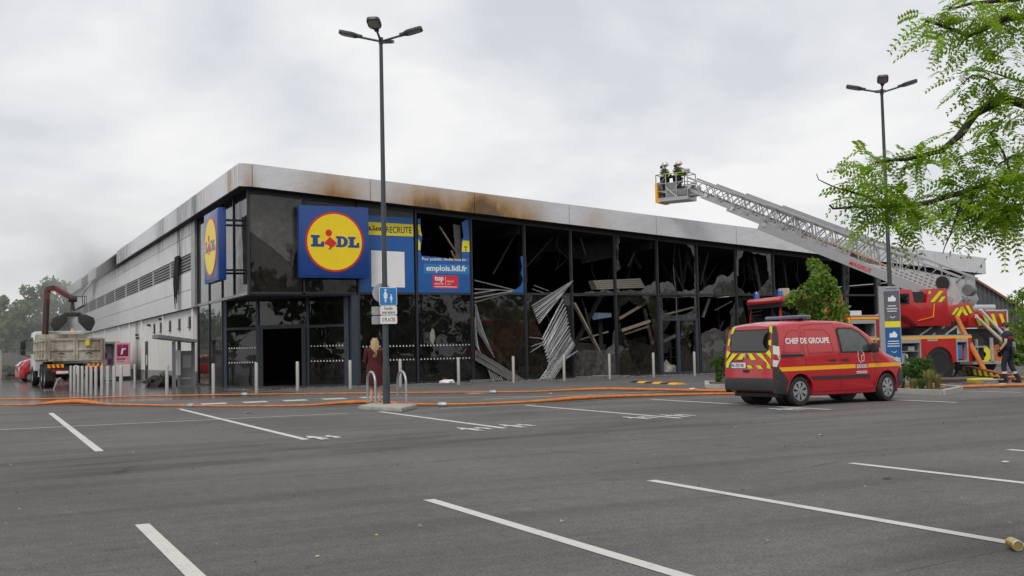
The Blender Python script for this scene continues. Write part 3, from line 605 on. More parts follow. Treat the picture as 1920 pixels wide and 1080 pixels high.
# left glazed return
LYm = [0.0, 2.5, 4.75, 7.45, 10.05]
for i, y_ in enumerate(LYm):
    MB().b2((-.05, y_-.04+.04*(i == 0), 0 if i > 1 else RZ), (.07, y_+.04+.04*(i == 0), 7.64)).build('mullion', 'frame', store)
for i, (a, b) in enumerate(zip(LYm, LYm[1:])):
    a2 = a+.04+.04*(i == 0); b2_ = b-.04
    MB().b2((-.055, a2, RZ-.06), (.06, b2_, RZ+.05)).build('rail', 'alu_dark', store)
    MB().b2((0, a2, RZ+.05), (.012, b2_, 7.64)).build('window_pane', 'glass_soot' if i == 0 else 'glass', store)
    if i > 1:
        MB().b2((0, a2, .1), (.012, b2_, RZ-.06)).build('window_pane', 'glass', store); MB().b2((-.05, a2, 0), (.06, b2_, .1)).build('sill_rail', 'frame', store)
MB().b2((.5, 4.9, .03), (.6, 10.9, 3.5)).build('interior_wall', 'char', store); MB().b2((.55, .5, 3.7), (.65, 10.9, 7.4)).build('interior_wall', 'char', store)
# side wall cladding: panels, louvres
JY = [11.05, 16.9, 22.7, 28.4, 34.3, 40.3, 46.3, 52.3, 58.3, 64.3, 70.3, 76.3, YE]
MB().b2((-.14, 10.1, 3.6), (.1, 11.03, 7.63)).build('corner_trim', 'alu_dark', store)
MB().b2((-.05, 11.05, 3.60), (.1, YE, 7.63)).build('wall_backing', 'dark_gap', store)
rows = [(3.60, 4.46), (4.46, 5.32), (6.17, 7.04), (7.04, 7.63)]
for a, b in zip(JY, JY[1:]):
    for z0, z1 in rows:
        hm = (a+b)/2
        for p, q in ((a, hm), (hm, b)): MB().b2((-.14, p+.008, z0+.012), (-.052, q-.004, z1-.012)).build('cladding_panel', 'cladding', store)
    lv = MB().b2((-.14, a+.02, 5.32), (-.06, a+.06, 6.17)).build('louvre', 'cladding', store)
    for k in range(6):
        z_ = 5.36+k*.148
        s_ = MB().box((-.10, (a+b)/2+.05, z_), (.012, b-a-.06, .075), 0, 0, rad(-30)).build('slat', 'cladding', lv)
# hanging burnt membrane on the louvres
mb = MB()
for k in range(5):
    y_ = 14.0+k*.22; L_ = random.uniform(1.2, 2.6)
    mb.tube([(-.20, y_, 6.3), (-.24, y_+random.uniform(-.15, .15), 6.3-L_*.5), (-.22, y_+random.uniform(-.2, .2), 6.3-L_)], [.05, .07, .02], 6)
mb.build('burnt_membrane', 'char', store)
# white lower wall
MB().b2((.06, 11.05, .62), (.3, YE, 3.60)).build('wall', 'white_wall', store); MB().b2((.04, 11.05, 0), (.3, YE, .62)).build('plinth', 'plinth', store)
for y_ in (11.3, 19.9, 27.8, 33.2, 38.7, 47, 55, 63): MB().b2((-.06, y_-.2, .62), (.06, y_+.2, 3.58)).build('pilaster', 'white_wall', store)
for y_ in (12.5, 15.3, 18.1, 21.1, 23.4):
    wn = MB().b2((.03, y_-.28, 2.74), (.062, y_+.28, 3.24)).build('window', 'frame', store)
    MB().b2((.026, y_-.2, 2.80), (.032, y_+.2, 3.18)).build('pane', 'glass', wn); MB().b2((-.03, y_-.32, 2.70), (.062, y_+.32, 2.74)).build('sill', 'frame', wn)
dr = MB().b2((.03, 25.9, 0.05), (.065, 26.9, 2.3)).build('side_door', 'frame', store); MB().b2((-.02, 26.0, .9), (.03, 26.2, 1.5)).build('door_plate', 'cream', dr)
MB().b2((-.02, 11.12, 2.6), (.05, 11.5, 3.15)).build('wall_plate', 'frame', store)
for y_, z_ in ((29.8, 2.75), (29.6, 2.55), (24.9, 3.2), (20.7, 3.4)): MB().box((-.05, y_, z_), (.18, .14, .12)).build('wall_lamp', 'frame', store)

# ================================================================ things in and at the burnt front
def boardstack(P0, P1, th, ht, name, mat, label, group='wreckage fallen inside the store'):
    r = MB()
    r.bar(P0, P1, th, ht, (0, 0, 1)); return tag(r.build(name, mat), label, 'debris', group)
for k in range(5):
    p = F(1108+k*1.5, 528+k*3.4, 2.6); q = F(1196+k*2, 524+k*3.6, 2.6)
    boardstack(p, q, .5, .07, 'fallen_board', 'cream', 'pale fallen board seen through the broken upper panes', 'pale boards hanging inside the store')
for (a, b, Y_, w_, m_) in (((1160, 598), (1216, 565), 1.6, .16, 'tan'), ((1165, 620), (1218, 602), 1.6, .2, 'tan'), ((1170, 627), (1215, 612), 2.2, .12, 'tan'), ((1245, 590), (1300, 576), 2., .14, 'tan'), ((1318, 595), (1330, 560), 1.2, .12, 'ash'), ((1340, 582), (1372, 565), 1.8, .08, 'ash'), ((1075, 640), (1140, 622), 2.2, .10, 'tan'), ((1090, 560), (1120, 655), 2.8, .14, 'char'), ((1075, 652), (1130, 548), 1.8, .22, 'char'), ((1243, 640), (1268, 628), 2.4, .2, 'ash')):
    boardstack(F(*a, Y_), F(*b, Y_), w_, w_*.6, 'fallen_beam', m_, 'charred beam collapsed behind the broken panes')
tag(MB().prism([F(1108, 586, 2.), F(1146, 587, 2.), F(1147, 594, 2.), F(1112, 600, 2.)], (0, .03, 0)).build('fallen_sheet', 'pale_blue'), 'pale blue sheet hanging inside a broken lower bay', 'sheet')
tag(MB().tube([F(1262, 497, .8), F(1268, 560, .8), F(1269, 597, .8)], .022, 6).build('hanging_rod', 'ash'), 'thin grey rod hanging behind the panes above the glazed door', 'rod')
for (a, b) in (((824, 425), (853, 470)), ((846, 470), (854, 488))):
    tag(MB().bar(F(*a, .6), F(*b, .6), .1, .05).build('hanging_strip', 'tan'), 'tan strip dangling in the hole burnt through the blue film', 'strip', 'strips in the burnt hole')
tag(MB().prism([F(850, 420, .5), F(863, 423, .5), F(864, 484, .5), F(855, 487, .5)], (0, .05, 0)).build('dangling_wreckage', 'ash'), 'pale grey panel dangling at the edge of the burnt hole', 'panel')
def slats(name, label, L, Ya, Yb, mat='alu', wd=.075):
    r = empty(name, (0, 0, 0), 0, label, 'metal sheet')
    rnd = random.Random(5)
    for (a, b) in L:
        ya = Ya+rnd.uniform(-.06, .06); yb = Yb+rnd.uniform(-.08, .08)
        p = F(*a, ya); q = F(*b, yb)
        if q.z < .02: q = p.lerp(q, (p.z-.02)/(p.z-q.z))
        if p.z < .02: p = q.lerp(p, (q.z-.02)/(q.z-p.z))
        MB().bar(p, q, .022, wd, (0, 1, .4)).build('slat', mat, r)
    return r
c7 = lambda a, b: (960+a/3.177, 400+b/3.177)
fan1 = [(c7(362-5*i, 402+6*i), c7(118+5*i, 552+13*i)) for i in range(9)]
fan2 = [(c7(303+4*i, 512+27*i), c7(178+5*i, 752+19*i)) for i in range(9)]
fan2 += [(c7(318+4*i, 560+22*i), c7(206+2*i, 780+16*i)) for i in range(8)]
fan3 = [(c7(348+4*i, 735+8*i), c7(165+13*i, 992)) for i in range(7)] + [(c7(392, 818), c7(322, 865)), (c7(340, 700), c7(205, 850)), (c7(345, 720), c7(215, 915))]
slats('bent_metal_bundle', 'bundle of bent silver slats hanging out over the dark lower pane', fan1, -.12, -.35)
slats('bent_metal_bundle', 'long twisted silver slats spilling from the rail down to the paving', fan2+fan3, -.2, -.55)
slats('bent_metal_bundle', 'small pale slats poking out beside the bent silver bundle', [(c7(130, 428), c7(220, 462)), (c7(120, 450), c7(200, 478)), (c7(150, 480), c7(300, 468)), (c7(105, 738), c7(175, 745)), (c7(105, 795), c7(180, 770)), (c7(105, 830), c7(190, 775))], -.02, -.1, 'alu', .05)
c6 = lambda a, b: (640+a/4, 520+b/4)
slats('bent_metal_bundle', 'four bright slats jutting sideways from the mullion beside the blue film', [(c6(1000, 22), c6(1300, 95)), (c6(998, 88), c6(1290, 97)), (c6(998, 120), c6(1180, 92)), (c6(998, 156), c6(1285, 103)), (c6(1000, 186), c6(1275, 110))], -.15, -.3, 'alu', .09)
slats('ribbed_metal_wreck', 'grey ribbed metal sheet sagging down the edge of a dirty pane', [(c6(1003, 200+22*i), c6(1060+11*i, 400+25*i)) for i in range(9)] + [(c6(1002, 300+30*i), c6(1012+6*i, 520+10*i)) for i in range(7)], -.12, -.25, 'alu_dark', .10)
slats('ribbed_metal_wreck', 'dark ribbed sheet slumped on the paving below the dirty pane', [(c6(1004, 545+9*i), c6(1370-14*i, 768)) for i in range(9)] + [(c6(1090+14*i, 652+7*i), c6(1130+16*i, 778)) for i in range(12)], -.2, -.6, 'alu_dark', .10)
# rubble and glass crumbs along the foot of the front
rnd = random.Random(3); mb = MB()
for k in range(1500):
    x_ = rnd.uniform(-.5, 24); y_ = -abs(rnd.gauss(0, .55))-.1
    if x_ < 4.2: y_ += rnd.uniform(0, 1)*(4.2-x_)*.6
    s_ = rnd.uniform(.012, .05)*(1.5 if rnd.random() < .07 else 1); t = rnd.uniform(0, 6.28); h_ = rnd.uniform(.006, .03)
    mb.add([(x_+s_*math.cos(t+q), y_+s_*math.sin(t+q)*1.2, .004+(h_ if q == 0 else 0)) for q in (0, 2., 4.2)]+[(x_, y_, .005+h_)], [(0, 1, 2), (0, 1, 3), (1, 2, 3), (2, 0, 3)])
tag(mb.build('broken_glass', 'ash'), 'crumbs of broken glass strewn along the foot of the store front', 'broken glass', kind='stuff')
def heap(name, c, rx, ry, h, mat, label, cat, seed=1, n=14, spiky=.5):
    rnd = random.Random(seed); bm = bmesh.new(); bmesh.ops.create_icosphere(bm, subdivisions=3, radius=1)
    for v in bm.verts:
        k = 1+spiky*noise.noise(v.co*1.7+V((seed, 0, 0)))+spiky*.6*noise.noise(v.co*4.3+V((0, seed, 0)))
        v.co = V((v.co.x*rx*k, v.co.y*ry*k, max(0, v.co.z*h*k)))
    me = bpy.data.meshes.new(name); bm.to_mesh(me); bm.free(); me.materials.append(M[mat])
    o = bpy.data.objects.new(name, me); COL.objects.link(o); o.location = c; return tag(o, label, cat)
heap('glass_heap', (19.05, .25, 0.03), .45, .3, .55, 'ash', 'pale heap of crumbled safety glass inside the glazed door', 'rubble', 4, spiky=.35)
heap('glass_heap', (8.0, -.1, 0), .38, .14, .14, 'sign_white', 'small white heap of crumbled glass under the star shaped hole', 'rubble', 6, spiky=.3)
g_ = G(297, 725); hp = heap('burnt_heap', (g_.x+.1, g_.y, 0), .62, .5, .50, 'debris', 'black heap of burnt wreckage beside the grey shelter', 'rubble', 9, spiky=.55)
for k, (px, L_, rz) in enumerate((((1090, 709), .9, .2), ((1120, 708), .7, -.3), ((1150, 709), .8, .1), ((1175, 708), .5, .5), ((905, 717), 1.1, .1))):
    g_ = G(*px); tag(MB().box((g_.x, min(g_.y, -.3), .05+.02*k % .05), (L_, .16, .05), rz, rad(8)).build('charred_plank', 'ash' if k % 2 else 'alu_dark'), 'short scorched plank on the paving under the broken bays', 'debris', 'planks under the broken bays')

rnd = random.Random(17)
for k in range(16):
    a = rnd.uniform(0, 6.28); q = rnd.uniform(.1, .75); c_ = V((hp.location.x+math.cos(a)*q, hp.location.y+math.sin(a)*q*.8, rnd.uniform(.03, .42*(1-q))+.03)); L_ = rnd.uniform(.2, .5)
    d = V((rnd.gauss(0, 1), rnd.gauss(0, 1), rnd.gauss(0, .45))).normalized(); e_ = d.cross(V((rnd.gauss(0, 1), rnd.gauss(0, 1), rnd.gauss(0, 1)))).normalized()
    if c_.z-abs(d.z)*L_ < .01: c_.z = abs(d.z)*L_+.02
    MB().prism([c_-d*L_-hp.location, c_-d*L_*.2+e_*L_*.4-hp.location, c_+d*L_-hp.location, c_+d*L_*.1-e_*L_*.35-hp.location], (0, .01, .015)).build('burnt_fragment', 'debris' if k % 4 else 'grab', hp)

# collapsed roof structure, cables and shelving inside the sales floor
rnd = random.Random(29)
for k in range(62):
    x_ = rnd.uniform(9.6, 30); y_ = rnd.uniform(.7, 6.5); top_ = ZB(x_)-.25; m_ = rnd.choice(['soot_grey', 'soot_grey', 'ash', 'tan', 'alu_dark', 'char'])
    if rnd.random() < .45:      # fallen, one end on the floor
        z1 = rnd.uniform(1.0, 3.4); p_ = V((x_, y_, .06)); q_ = V((x_+rnd.uniform(-2.2, 2.2), y_+rnd.uniform(-.4, 2.), z1))
    else:                       # still hanging from the roof
        p_ = V((x_, y_, top_)); q_ = V((x_+rnd.uniform(-1.4, 1.4), y_+rnd.uniform(-.3, .6), top_-rnd.uniform(.6, 2.4)))
    m_ = m_ if p_.z < 1 else rnd.choice(['char', 'char', 'soot_grey']); w_ = rnd.choice((.05, .08, .12, .18)); q_.y = max(q_.y, .35); MB().bar(p_, q_, w_, w_*rnd.uniform(.4, 1)).build('fallen_truss', m_, store)
for k in range(16):
    x_ = rnd.uniform(9.6, 30); y_ = rnd.uniform(1.2, 6); z_ = rnd.uniform(.4, 2.2) if k % 2 else ZB(x_)-rnd.uniform(.4, 1.2)
    a = V((rnd.gauss(0, 1), rnd.gauss(0, .6), rnd.gauss(0, .5))).normalized()*rnd.uniform(.5, 1.1); b = a.cross(V((rnd.gauss(0, .4), 1, rnd.gauss(0, .4)))).normalized()*rnd.uniform(.2, .5); c_ = V((x_, y_, z_+.3))
    MB().prism([c_-a-b, c_+a-b*.7, c_+a*.9+b, c_+a*.2+b*1.2, c_-a*.8+b*.8], (0, .02, 0)).build('roof_sheet', ('soot_grey' if k % 2 else 'char'), store)
for k in range(22):
    x_ = rnd.uniform(9.6, 30); y_ = rnd.uniform(.4, 4); t_ = ZB(x_)-.2; L_ = rnd.uniform(.6, 2.6); MB().tube([(x_, y_, t_), (x_+rnd.uniform(-.2, .2), y_, t_-L_*.5), (x_+rnd.uniform(-.5, .5), y_, t_-L_)], .014, 5).build('hanging_cable', 'soot_grey', store)
for x_ in (10.5, 13.2, 16.4, 21.6, 24.6, 27.5):
    rk = MB().b2((x_-.04, 3.6, .03), (x_+.04, 3.68, 1.7)).build('shelf_rack', 'soot_grey', store)
    for z_ in (.3, .75, 1.2, 1.65): MB().b2((x_-.9, 3.5, z_), (x_+.9, 4.1, z_+.03)).build('shelf', 'soot_grey', rk)
# ================================================================ STREET THINGS
def lamp(base, h, az, label):
    r = empty('street_lamp', base, 0, label, 'street lamp', 'four headed lamp posts')
    MB().tube([(0, 0, 0), (0, 0, .9), (0, 0, 1.0), (0, 0, h-.02)], [.085, .082, .07, .042], 14).build('post', 'post_grey', r, smooth=True)
    MB().tube([(0, 0, 0), (0, 0, .10)], .115, 14).build('foot', 'post_grey', r)
    MB().b2((-.045, -.09, .45), (.045, -.075, .85)).build('service_hatch', 'post_grey', r)
    MB().tube([(0, 0, h-.12), (0, 0, h+.03)], .055, 12).build('hub', 'post_grey', r)
    for k in range(4):
        a = az+k*math.pi/2; d = V((math.cos(a), math.sin(a), 0)); up = V((0, 0, 1)); tl = rad(14)
        e = d*math.cos(tl)+up*math.sin(tl); n_ = up*math.cos(tl)-d*math.sin(tl); s_ = d.cross(up)
        p0 = V((0, 0, h-.06)); p1 = p0+e*.52
        MB().tube([p0, p1], .028, 8).build('arm', 'post_grey', r, smooth=True)
        hd = MB(); o0 = p1-e*.06
        pts = [(0, .05), (.10, .055), (.17, .13), (.24, .155), (.46, .155), (.53, .13), (.56, .08)]
        poly = [o0+e*x_+s_*y_ for x_, y_ in pts]+[o0+e*x_-s_*y_ for x_, y_ in reversed(pts)]
        hd.prism([q-n_*.02 for q in poly], n_*.075); H_ = hd.build('lamp_head', 'post_grey', r, bevel=.012)
        ln = [(.20, .12), (.46, .12), (.51, .09)]
        MB().prism([o0+e*x_+s_*y_-n_*.021 for x_, y_ in ln]+[o0+e*x_-s_*y_-n_*.021 for x_, y_ in reversed(ln)], -n_*.006).build('lens', 'lens', H_)
    return r
g1 = G(725, 765); lamp(g1, 8.62, math.atan2(-.94, -.34)-rad(11), 'tall grey lamp post with road signs standing on a small concrete island')
L2 = V((14.3, -18.1, 0)); lamp(L2, 8.60, math.atan2(-.70, -.71)+rad(3), 'tall grey lamp post with an information panel beside the planted island')
# island
P0, P1, P2 = G(671, 769), G(753, 773.5), G(782, 766); P3 = P0+P2-P1
isl = MB().prism([P0, P1, P2, P3], (0, 0, .10)).build('island', 'concrete', bevel=.02); tag(isl, kind='structure')
# signs on the first post
sg = empty('family_parking_sign', (g1.x, g1.y, 0), 0, 'blue sign with white woman and child on the lamp post', 'sign')
ex = V((.975, -.22, 0)); ey = V((0, 0, 1)); en = ex.cross(ey)   # towards the camera side
def plate(c, w_, h_, mat, parent, name, rad_=.035, th=.012, off=0.):
    c = V(c); pts = []
    for sx, sy, a0 in ((1, 1, 0), (-1, 1, 90), (-1, -1, 180), (1, -1, 270)):
        for k in range(4):
            a = rad(a0+k*30); pts.append(c+ex*(sx*(w_/2-rad_)+rad_*math.cos(a))+ey*(sy*(h_/2-rad_)+rad_*math.sin(a))+en*off)
    return MB().prism(pts, en*th).build(name, mat, parent)
c0 = ex*.06+en*.10+V((0, 0, 2.565))
plate(c0, .41, .42, 'sign_white', sg, 'rim', off=-.002); plate(c0, .385, .395, 'ban_light', sg, 'board', .03, .014)
for k in (2.42, 2.70): MB().bar(V((0, 0, k)), V((0, 0, k))+en*.1, .05).build('clamp', 'galv', sg)
def fig(c, s, par):
    P = lambda q: c+ex*q[0]*s+ey*q[1]*s+en*.0155
    body = [(-.05, .30), (.05, .30), (.075, .2), (.16, .06), (.13, .03), (.06, .14), (.13, -.12), (.05, -.12), (.05, -.40), (.01, -.40), (0, -.12), (-.02, -.40), (-.06, -.40), (-.05, -.12), (-.13, -.12), (-.06, .14), (-.12, .03), (-.15, .06), (-.08, .2)]
    MB().add([P(q) for q in body], [tuple(range(len(body)))]).build('pictogram', 'sign_white', par)
    MB().add([P((.0+.07*math.cos(t*.524), .40+.07*math.sin(t*.524))) for t in range(12)], [tuple(range(12))]).build('pictogram', 'sign_white', par)
fig(c0-ex*.06+ey*.005, .36, sg); fig(c0+ex*.07-ey*.055, .22, sg)
for nm, z_, hh, tx, lab in (('info_plate', 2.245, .205, ('Famille', 'avec enfants'), 'white plate reading Famille avec enfants under the blue sign'), ('info_plate', 2.03, .195, ('3 PLACES',), 'white plate reading 3 PLACES, lowest on the lamp post')):
    pl = empty(nm, (g1.x, g1.y, 0), 0, lab, 'sign plate'); c_ = ex*.065+en*.10+V((0, 0, z_))
    plate(c_, .39, hh, 'paper', pl, 'board', .03); MB().bar(V((0, 0, z_)), V((0, 0, z_))+en*.1, .05).build('clamp', 'galv', pl)
    for k, t_ in enumerate(tx):
        lettering('lettering', t_, c_+en*.0135+ey*((.045-.09*k) if len(tx) == 2 else 0), ex, ey, (.19, .30)[k] if len(tx) == 2 else .30, .07 if len(tx) == 2 else .09, 'black', pl, .012)
bs = empty('round_road_sign', (g1.x, g1.y, 0), 0, 'round road sign seen from its bare grey back on the lamp post', 'sign')
c_ = -ex*.055-en*.09+V((0, 0, 2.66)); MB().prism([c_+ex*.225*math.cos(t*.2618)+ey*.225*math.sin(t*.2618) for t in range(24)], -en*.014).build('board', 'galv', bs); MB().bar(V((0, 0, 2.66)), V((0, 0, 2.66))-en*.09, .05).build('clamp', 'galv', bs)
for z_ in (2.245, 2.03):
    bp = empty('info_plate', (g1.x, g1.y, 0), 0, 'bare grey back of a plate below the round sign', 'sign plate', 'plates facing away on the lamp post'); c_ = -ex*.115-en*.09+V((0, 0, z_))
    plate(c_, .38, .195, 'galv', bp, 'board', .03); MB().bar(V((0, 0, z_)), V((0, 0, z_))-en*.09, .05).build('clamp', 'galv', bp)
def hoop(base, label, h=.74, wd=.56, dirv=(0, 1), r=.027, z0=.09):
    dx, dy = dirv; q = []
    for s_, zz in ((-1, 0), (-1, h-wd/2)): q.append((dx*wd/2*s_, dy*wd/2*s_, zz))
    for k in range(1, 10): a = math.pi-math.pi*k/10; q.append((dx*wd/2*math.cos(a), dy*wd/2*math.cos(a), h-wd/2+wd/2*math.sin(a)))
    q += [(dx*wd/2, dy*wd/2, h-wd/2), (dx*wd/2, dy*wd/2, 0)]
    o = MB().tube(q, r, 10).build('cycle_hoop', 'galv', smooth=True, loc=(base[0], base[1], z0)); return tag(o, label, 'cycle stand', 'steel hoops')
a_ = G(697, 764); hoop(a_, 'steel hoop in front of the woman in the burgundy dress'); a_ = G(754, 763); hoop(a_, 'steel hoop on the island beside the lamp post, away from the woman')
a_ = G(1702, 718); hoop(a_, 'steel hoop between the red van bonnet and the information panel', .85, .5, (.6, .8), .03, 0)
# bollards
def bollard(x, y, group, label):
    global _bm
    if '_bm' not in globals():
        mb = MB(); mb.lathe([(.058, 0), (.058, 1.02), (.052, 1.04), (.01, 1.045)], n=18); _bm = mb.build('bollard', 'steel', smooth=True); o = _bm
    else: o = _bm.copy(); COL.objects.link(o)
    o.location = (x, y, 0); return tag(o, label, 'bollard', group)
for x_, y_ in [(133.1, 733.5), (140, 734.7), (147, 735.9), (154.5, 737), (163, 737.8), (171, 738.8), (180, 740.2), (191, 741.5), (202, 742.6), (214, 744), (227, 745.2)]:
    g_ = G(x_, y_); bollard(g_.x, g_.y, 'close set row of bollards', 'steel bollard in the close set row behind the tipper truck')
for x_ in (313, 400, 480.8, 558, 656.8, 750.8, 860, 963, 1058, 1143.5, 1226, 1303):
    g_ = F(x_, 715, -2.9-(.5 if x_ < 500 else 0)); bollard(g_.x, g_.y, 'bollards along the glass front', 'steel bollard in the wide spaced line along the glass front')
g_ = G(253, 728); bollard(g_.x, g_.y, 'lone bollard', 'lone steel bollard beside the pink kiosk'); del g_
# hoses
def hose(name, px, rs, mat, label):
    pts = [G(x, y) for x, y in px]; P = []; Rr = []
    for i in range(len(pts)-1):
        n_ = max(2, int((pts[i+1]-pts[i]).length/.35))
        for k in range(n_):
            t = k/n_; P.append(pts[i].lerp(pts[i+1], t)); Rr.append(rs[i]*(1-t)+rs[i+1]*t)
    P.append(pts[-1]); Rr.append(rs[-1])
    S = P[:]
    for _ in range(4): S = [S[0]]+[(S[i-1]+S[i]*2+S[i+1])/4 for i in range(1, len(S)-1)]+[S[-1]]
    S = [V((p.x, p.y+.03*noise.noise(p*.8), .012+r_*.62)) for p, r_ in zip(S, Rr)]
    o = tag(MB().tube(S, [r_*.78 for r_ in Rr], 10, .62).build(name, mat, smooth=True), label, 'hose', 'fire hoses on the asphalt')
    for t in (.36, .68):
        i = int(len(S)*t); d = (S[i+1]-S[i]).normalized(); MB().tube([S[i]-d*.10, S[i]-d*.02, S[i]+d*.02, S[i]+d*.10], [.05, .062, .062, .05], 10).build('coupling', 'galv', o)
    return o
hose('fire_hose', [(-60, 752), (120, 750), (226, 746.5), (332, 744), (460, 742), (700, 739.5), (900, 738), (1000, 737.5), (1060, 735), (1130, 733), (1250, 735.5), (1400, 738)], [.05]*8+[.07, .09, .085, .08], 'hose', 'orange fire hose running nearest the bollards along the store')
hose('fire_hose', [(-60, 763), (60, 762.5), (110, 760.5), (150, 759.5), (200, 762), (300, 763.5), (460, 765), (580, 764.5), (640, 761), (690, 758.5), (790, 763), (900, 761.5), (1000, 758), (1070, 754), (1130, 749.5), (1250, 744.5), (1400, 741)], [.05, .06, .13, .15, .07, .055, .05, .06, .10, .11, .06, .055, .07, .11, .10, .07, .06], 'hose', 'orange fire hose swollen in places, passing behind the lamp post island')
hose('fire_hose', [(1640, 738), (1700, 733), (1760, 731.5), (1820, 729), (1880, 727.5), (2000, 725)], [.07, .08, .08, .08, .09, .09], 'hose', 'orange fire hose lying past the planted island')
hose('fire_hose', [(1850, 707), (1868, 710), (1890, 711.5), (1930, 712)], [.08]*4, 'hose', 'orange fire hose end trailing at the feet of the fireman in navy')
# parcel kiosk
kx0, kx1 = F(216, 680, 28).x, F(244, 680, 28).x
ks = empty('parcel_kiosk', (0, 0, 0), 0, 'grey parcel locker kiosk with a tall pink end panel', 'kiosk')
kz = F(230, 642, 28).z
MB().b2((kx0, 27.95, .25), (kx1, 28.1, kz)).build('end_panel', 'pale', ks); MB().b2((kx0+.01, 27.94, 1.0), (kx1-.01, 27.95, kz-.02)).build('panel_print', 'pink', ks)
km = (kx0+kx1)/2; kw = kx1-kx0
MB().b2((kx0+.12*kw, 27.925, kz-.82), (kx1-.14*kw, 27.94, kz-.13)).build('emblem', 'magenta', ks, bevel=.006)
MB().prism([(km-.12, 27.92, kz-.72), (km-.02, 27.92, kz-.72), (km+.02, 27.92, kz-.45), (km+.16, 27.92, kz-.42), (km+.16, 27.92, kz-.34), (km-.06, 27.92, kz-.36)], (0, .004, 0)).build('emblem_figure', 'sign_white', ks); MB().lathe([(.0, 0), (.055, .01), (.055, .02)], (km-.02, 27.918, kz-.27), 12).build('emblem_figure', 'sign_white', ks)
for t_, z_ in (('Mondial', kz-.98), ('Relay', kz-1.14)): lettering('lettering', t_, (km-.1, 27.935, z_), EX, EZ, .46 if t_ == 'Mondial' else .38, .14, 'magenta', ks, .03)
for k in range(3): MB().b2((kx0+.1, 27.932, 1.16-.07*k), (kx1-.15, 27.94, 1.18-.07*k)).build('print_line', 'pale', ks)
MB().b2((kx0, 28.1, .1), (kx1, 33.4, kz-.1)).build('side_body', 'locker', ks); lx = F(186, 680, 28.8).x
MB().b2((lx, 29.2, .1), (kx0-.02, 33.4, 2.2)).build('locker_bank', 'locker', ks)
for i in range(3):
    for j in range(5): MB().b2((lx+.05+i*(kx0-lx-.1)/3, 29.17, .2+j*.38), (lx+.02+(i+1)*(kx0-lx-.1)/3, 29.2, .54+j*.38)).build('locker_door', 'locker' if (i+j) % 4 else 'magenta', ks)
MB().b2((lx-.15, 28.2, 2.22), (kx0+.3, 33.6, 2.34)).build('canopy', 'alu_dark', ks)
MB().b2((kx0-.02, 27.96, 0), (kx1+.02, 28.1, .25)).build('base', 'black', ks)
# grey shelter by the side wall
Ys = 8.9
sh_ = empty('trolley_shelter', (0, 0, 0), 0, 'grey metal shelter with sloping roof against the white side wall', 'shelter')
q0, q1 = F(292, 632, Ys), F(364, 640, Ys)
MB().prism([(q0.x, Ys-.8, q0.z-.06), (q1.x, Ys-.8, q1.z-.06), (q1.x, Ys-.8, q1.z+.06), (q0.x, Ys-.8, q0.z+.10)], (0, 1.8, 0)).build('roof', 'shelter', sh_)
for px in (326, 336, 362):
    a_ = F(px, 680, Ys-.6 if px < 330 else Ys); MB().b2((a_.x-.07, a_.y-.07, 0), (a_.x+.07, a_.y+.07, q1.z)).build('post', 'shelter', sh_)
a_, b_ = F(339, 658, Ys), F(361, 727, Ys); MB().b2((a_.x, Ys-.02, .42), (b_.x, Ys+.02, a_.z)).build('panel', 'shelter', sh_); MB().b2((a_.x, Ys-.04, .38), (b_.x, Ys+.04, .46)).build('panel_rail', 'shelter', sh_)
MB().b2((a_.x+.08, Ys-.03, a_.z-.75), (a_.x+.45, Ys-.021, a_.z-.2)).build('notice', 'totem', sh_); MB().b2((a_.x, Ys+.0, .02), (b_.x, Ys+.03, .34)).build('kick_plate', 'shelter', sh_)
a_ = F(330, 690, Ys-.3); MB().b2((a_.x-.03, Ys-.3, .5), (a_.x+.2, Ys-.27, 1.6)).build('torn_poster', 'ban_white', sh_)
# fallen trestle behind the truck
a_ = G(113, 731); tr = empty('fallen_trestle', (a_.x, a_.y, 0), .4, 'small grey folding barrier lying beside the truck wheels', 'barrier')
MB().tube([(-.5, 0, .03), (-.2, 0, .55), (.0, 0, .65), (.2, .1, .5), (.45, .3, .03)], .035, 8).build('leg', 'galv', tr); MB().bar((-.2, 0, .55), (.35, .6, .05), .06).build('leg', 'galv', tr); MB().b2((-1.2, -.2, .0), (-.5, .0, .04)).build('foot', 'galv', tr); tr.scale = (.6, .6, .8)
# speed bump
bp0, bp1 = G(1190, 716.5), G(1277, 721)
sb = empty('speed_bump', (0, 0, 0), 0, 'low yellow and black rubber speed bump in front of the glazed door', 'speed bump')
for k in range(6):
    a_ = bp0.lerp(bp1, k/6); b_ = bp0.lerp(bp1, (k+.97)/6); d_ = (bp1-bp0).normalized(); nv = V((-d_.y, d_.x, 0))
    MB().prism([a_-nv*.22, a_-nv*.1+V((0, 0, .05)), a_+nv*.1+V((0, 0, .05)), a_+nv*.22], b_-a_).build('segment', 'hi_orange' if k % 2 else 'black', sb)
# planted islands
def kerbring(poly, name, h=.12, wd=.14):
    n_ = len(poly); o = None; root = empty(name, (0, 0, 0)); tag(root, kind='structure')
    c_ = sum((V(p) for p in poly), V())/n_
    MB().prism([V((p[0], p[1], 0)) for p in poly], (0, 0, h*.7)).build('soil', 'bark', root)
    for i in range(n_):
        a_, b_ = V((poly[i][0], poly[i][1], h/2)), V((poly[(i+1) % n_][0], poly[(i+1) % n_][1], h/2)); k = max(1, int((b_-a_).length/.9))
        for j in range(k): MB().bar(a_.lerp(b_, j/k+.006), a_.lerp(b_, (j+1)/k-.006), wd, h).build('kerb_stone', 'kerb', root)
    return root
p1_, p2_, p3_ = G(1683, 737.5), G(1767, 741), G(1801, 733.5)
kerbring([p1_, p2_, p3_, p3_+V((2.2, 3.6, 0)), p1_+V((2.6, 4.2, 0)), p1_+V((.3, 1.2, 0))], 'planted_island')
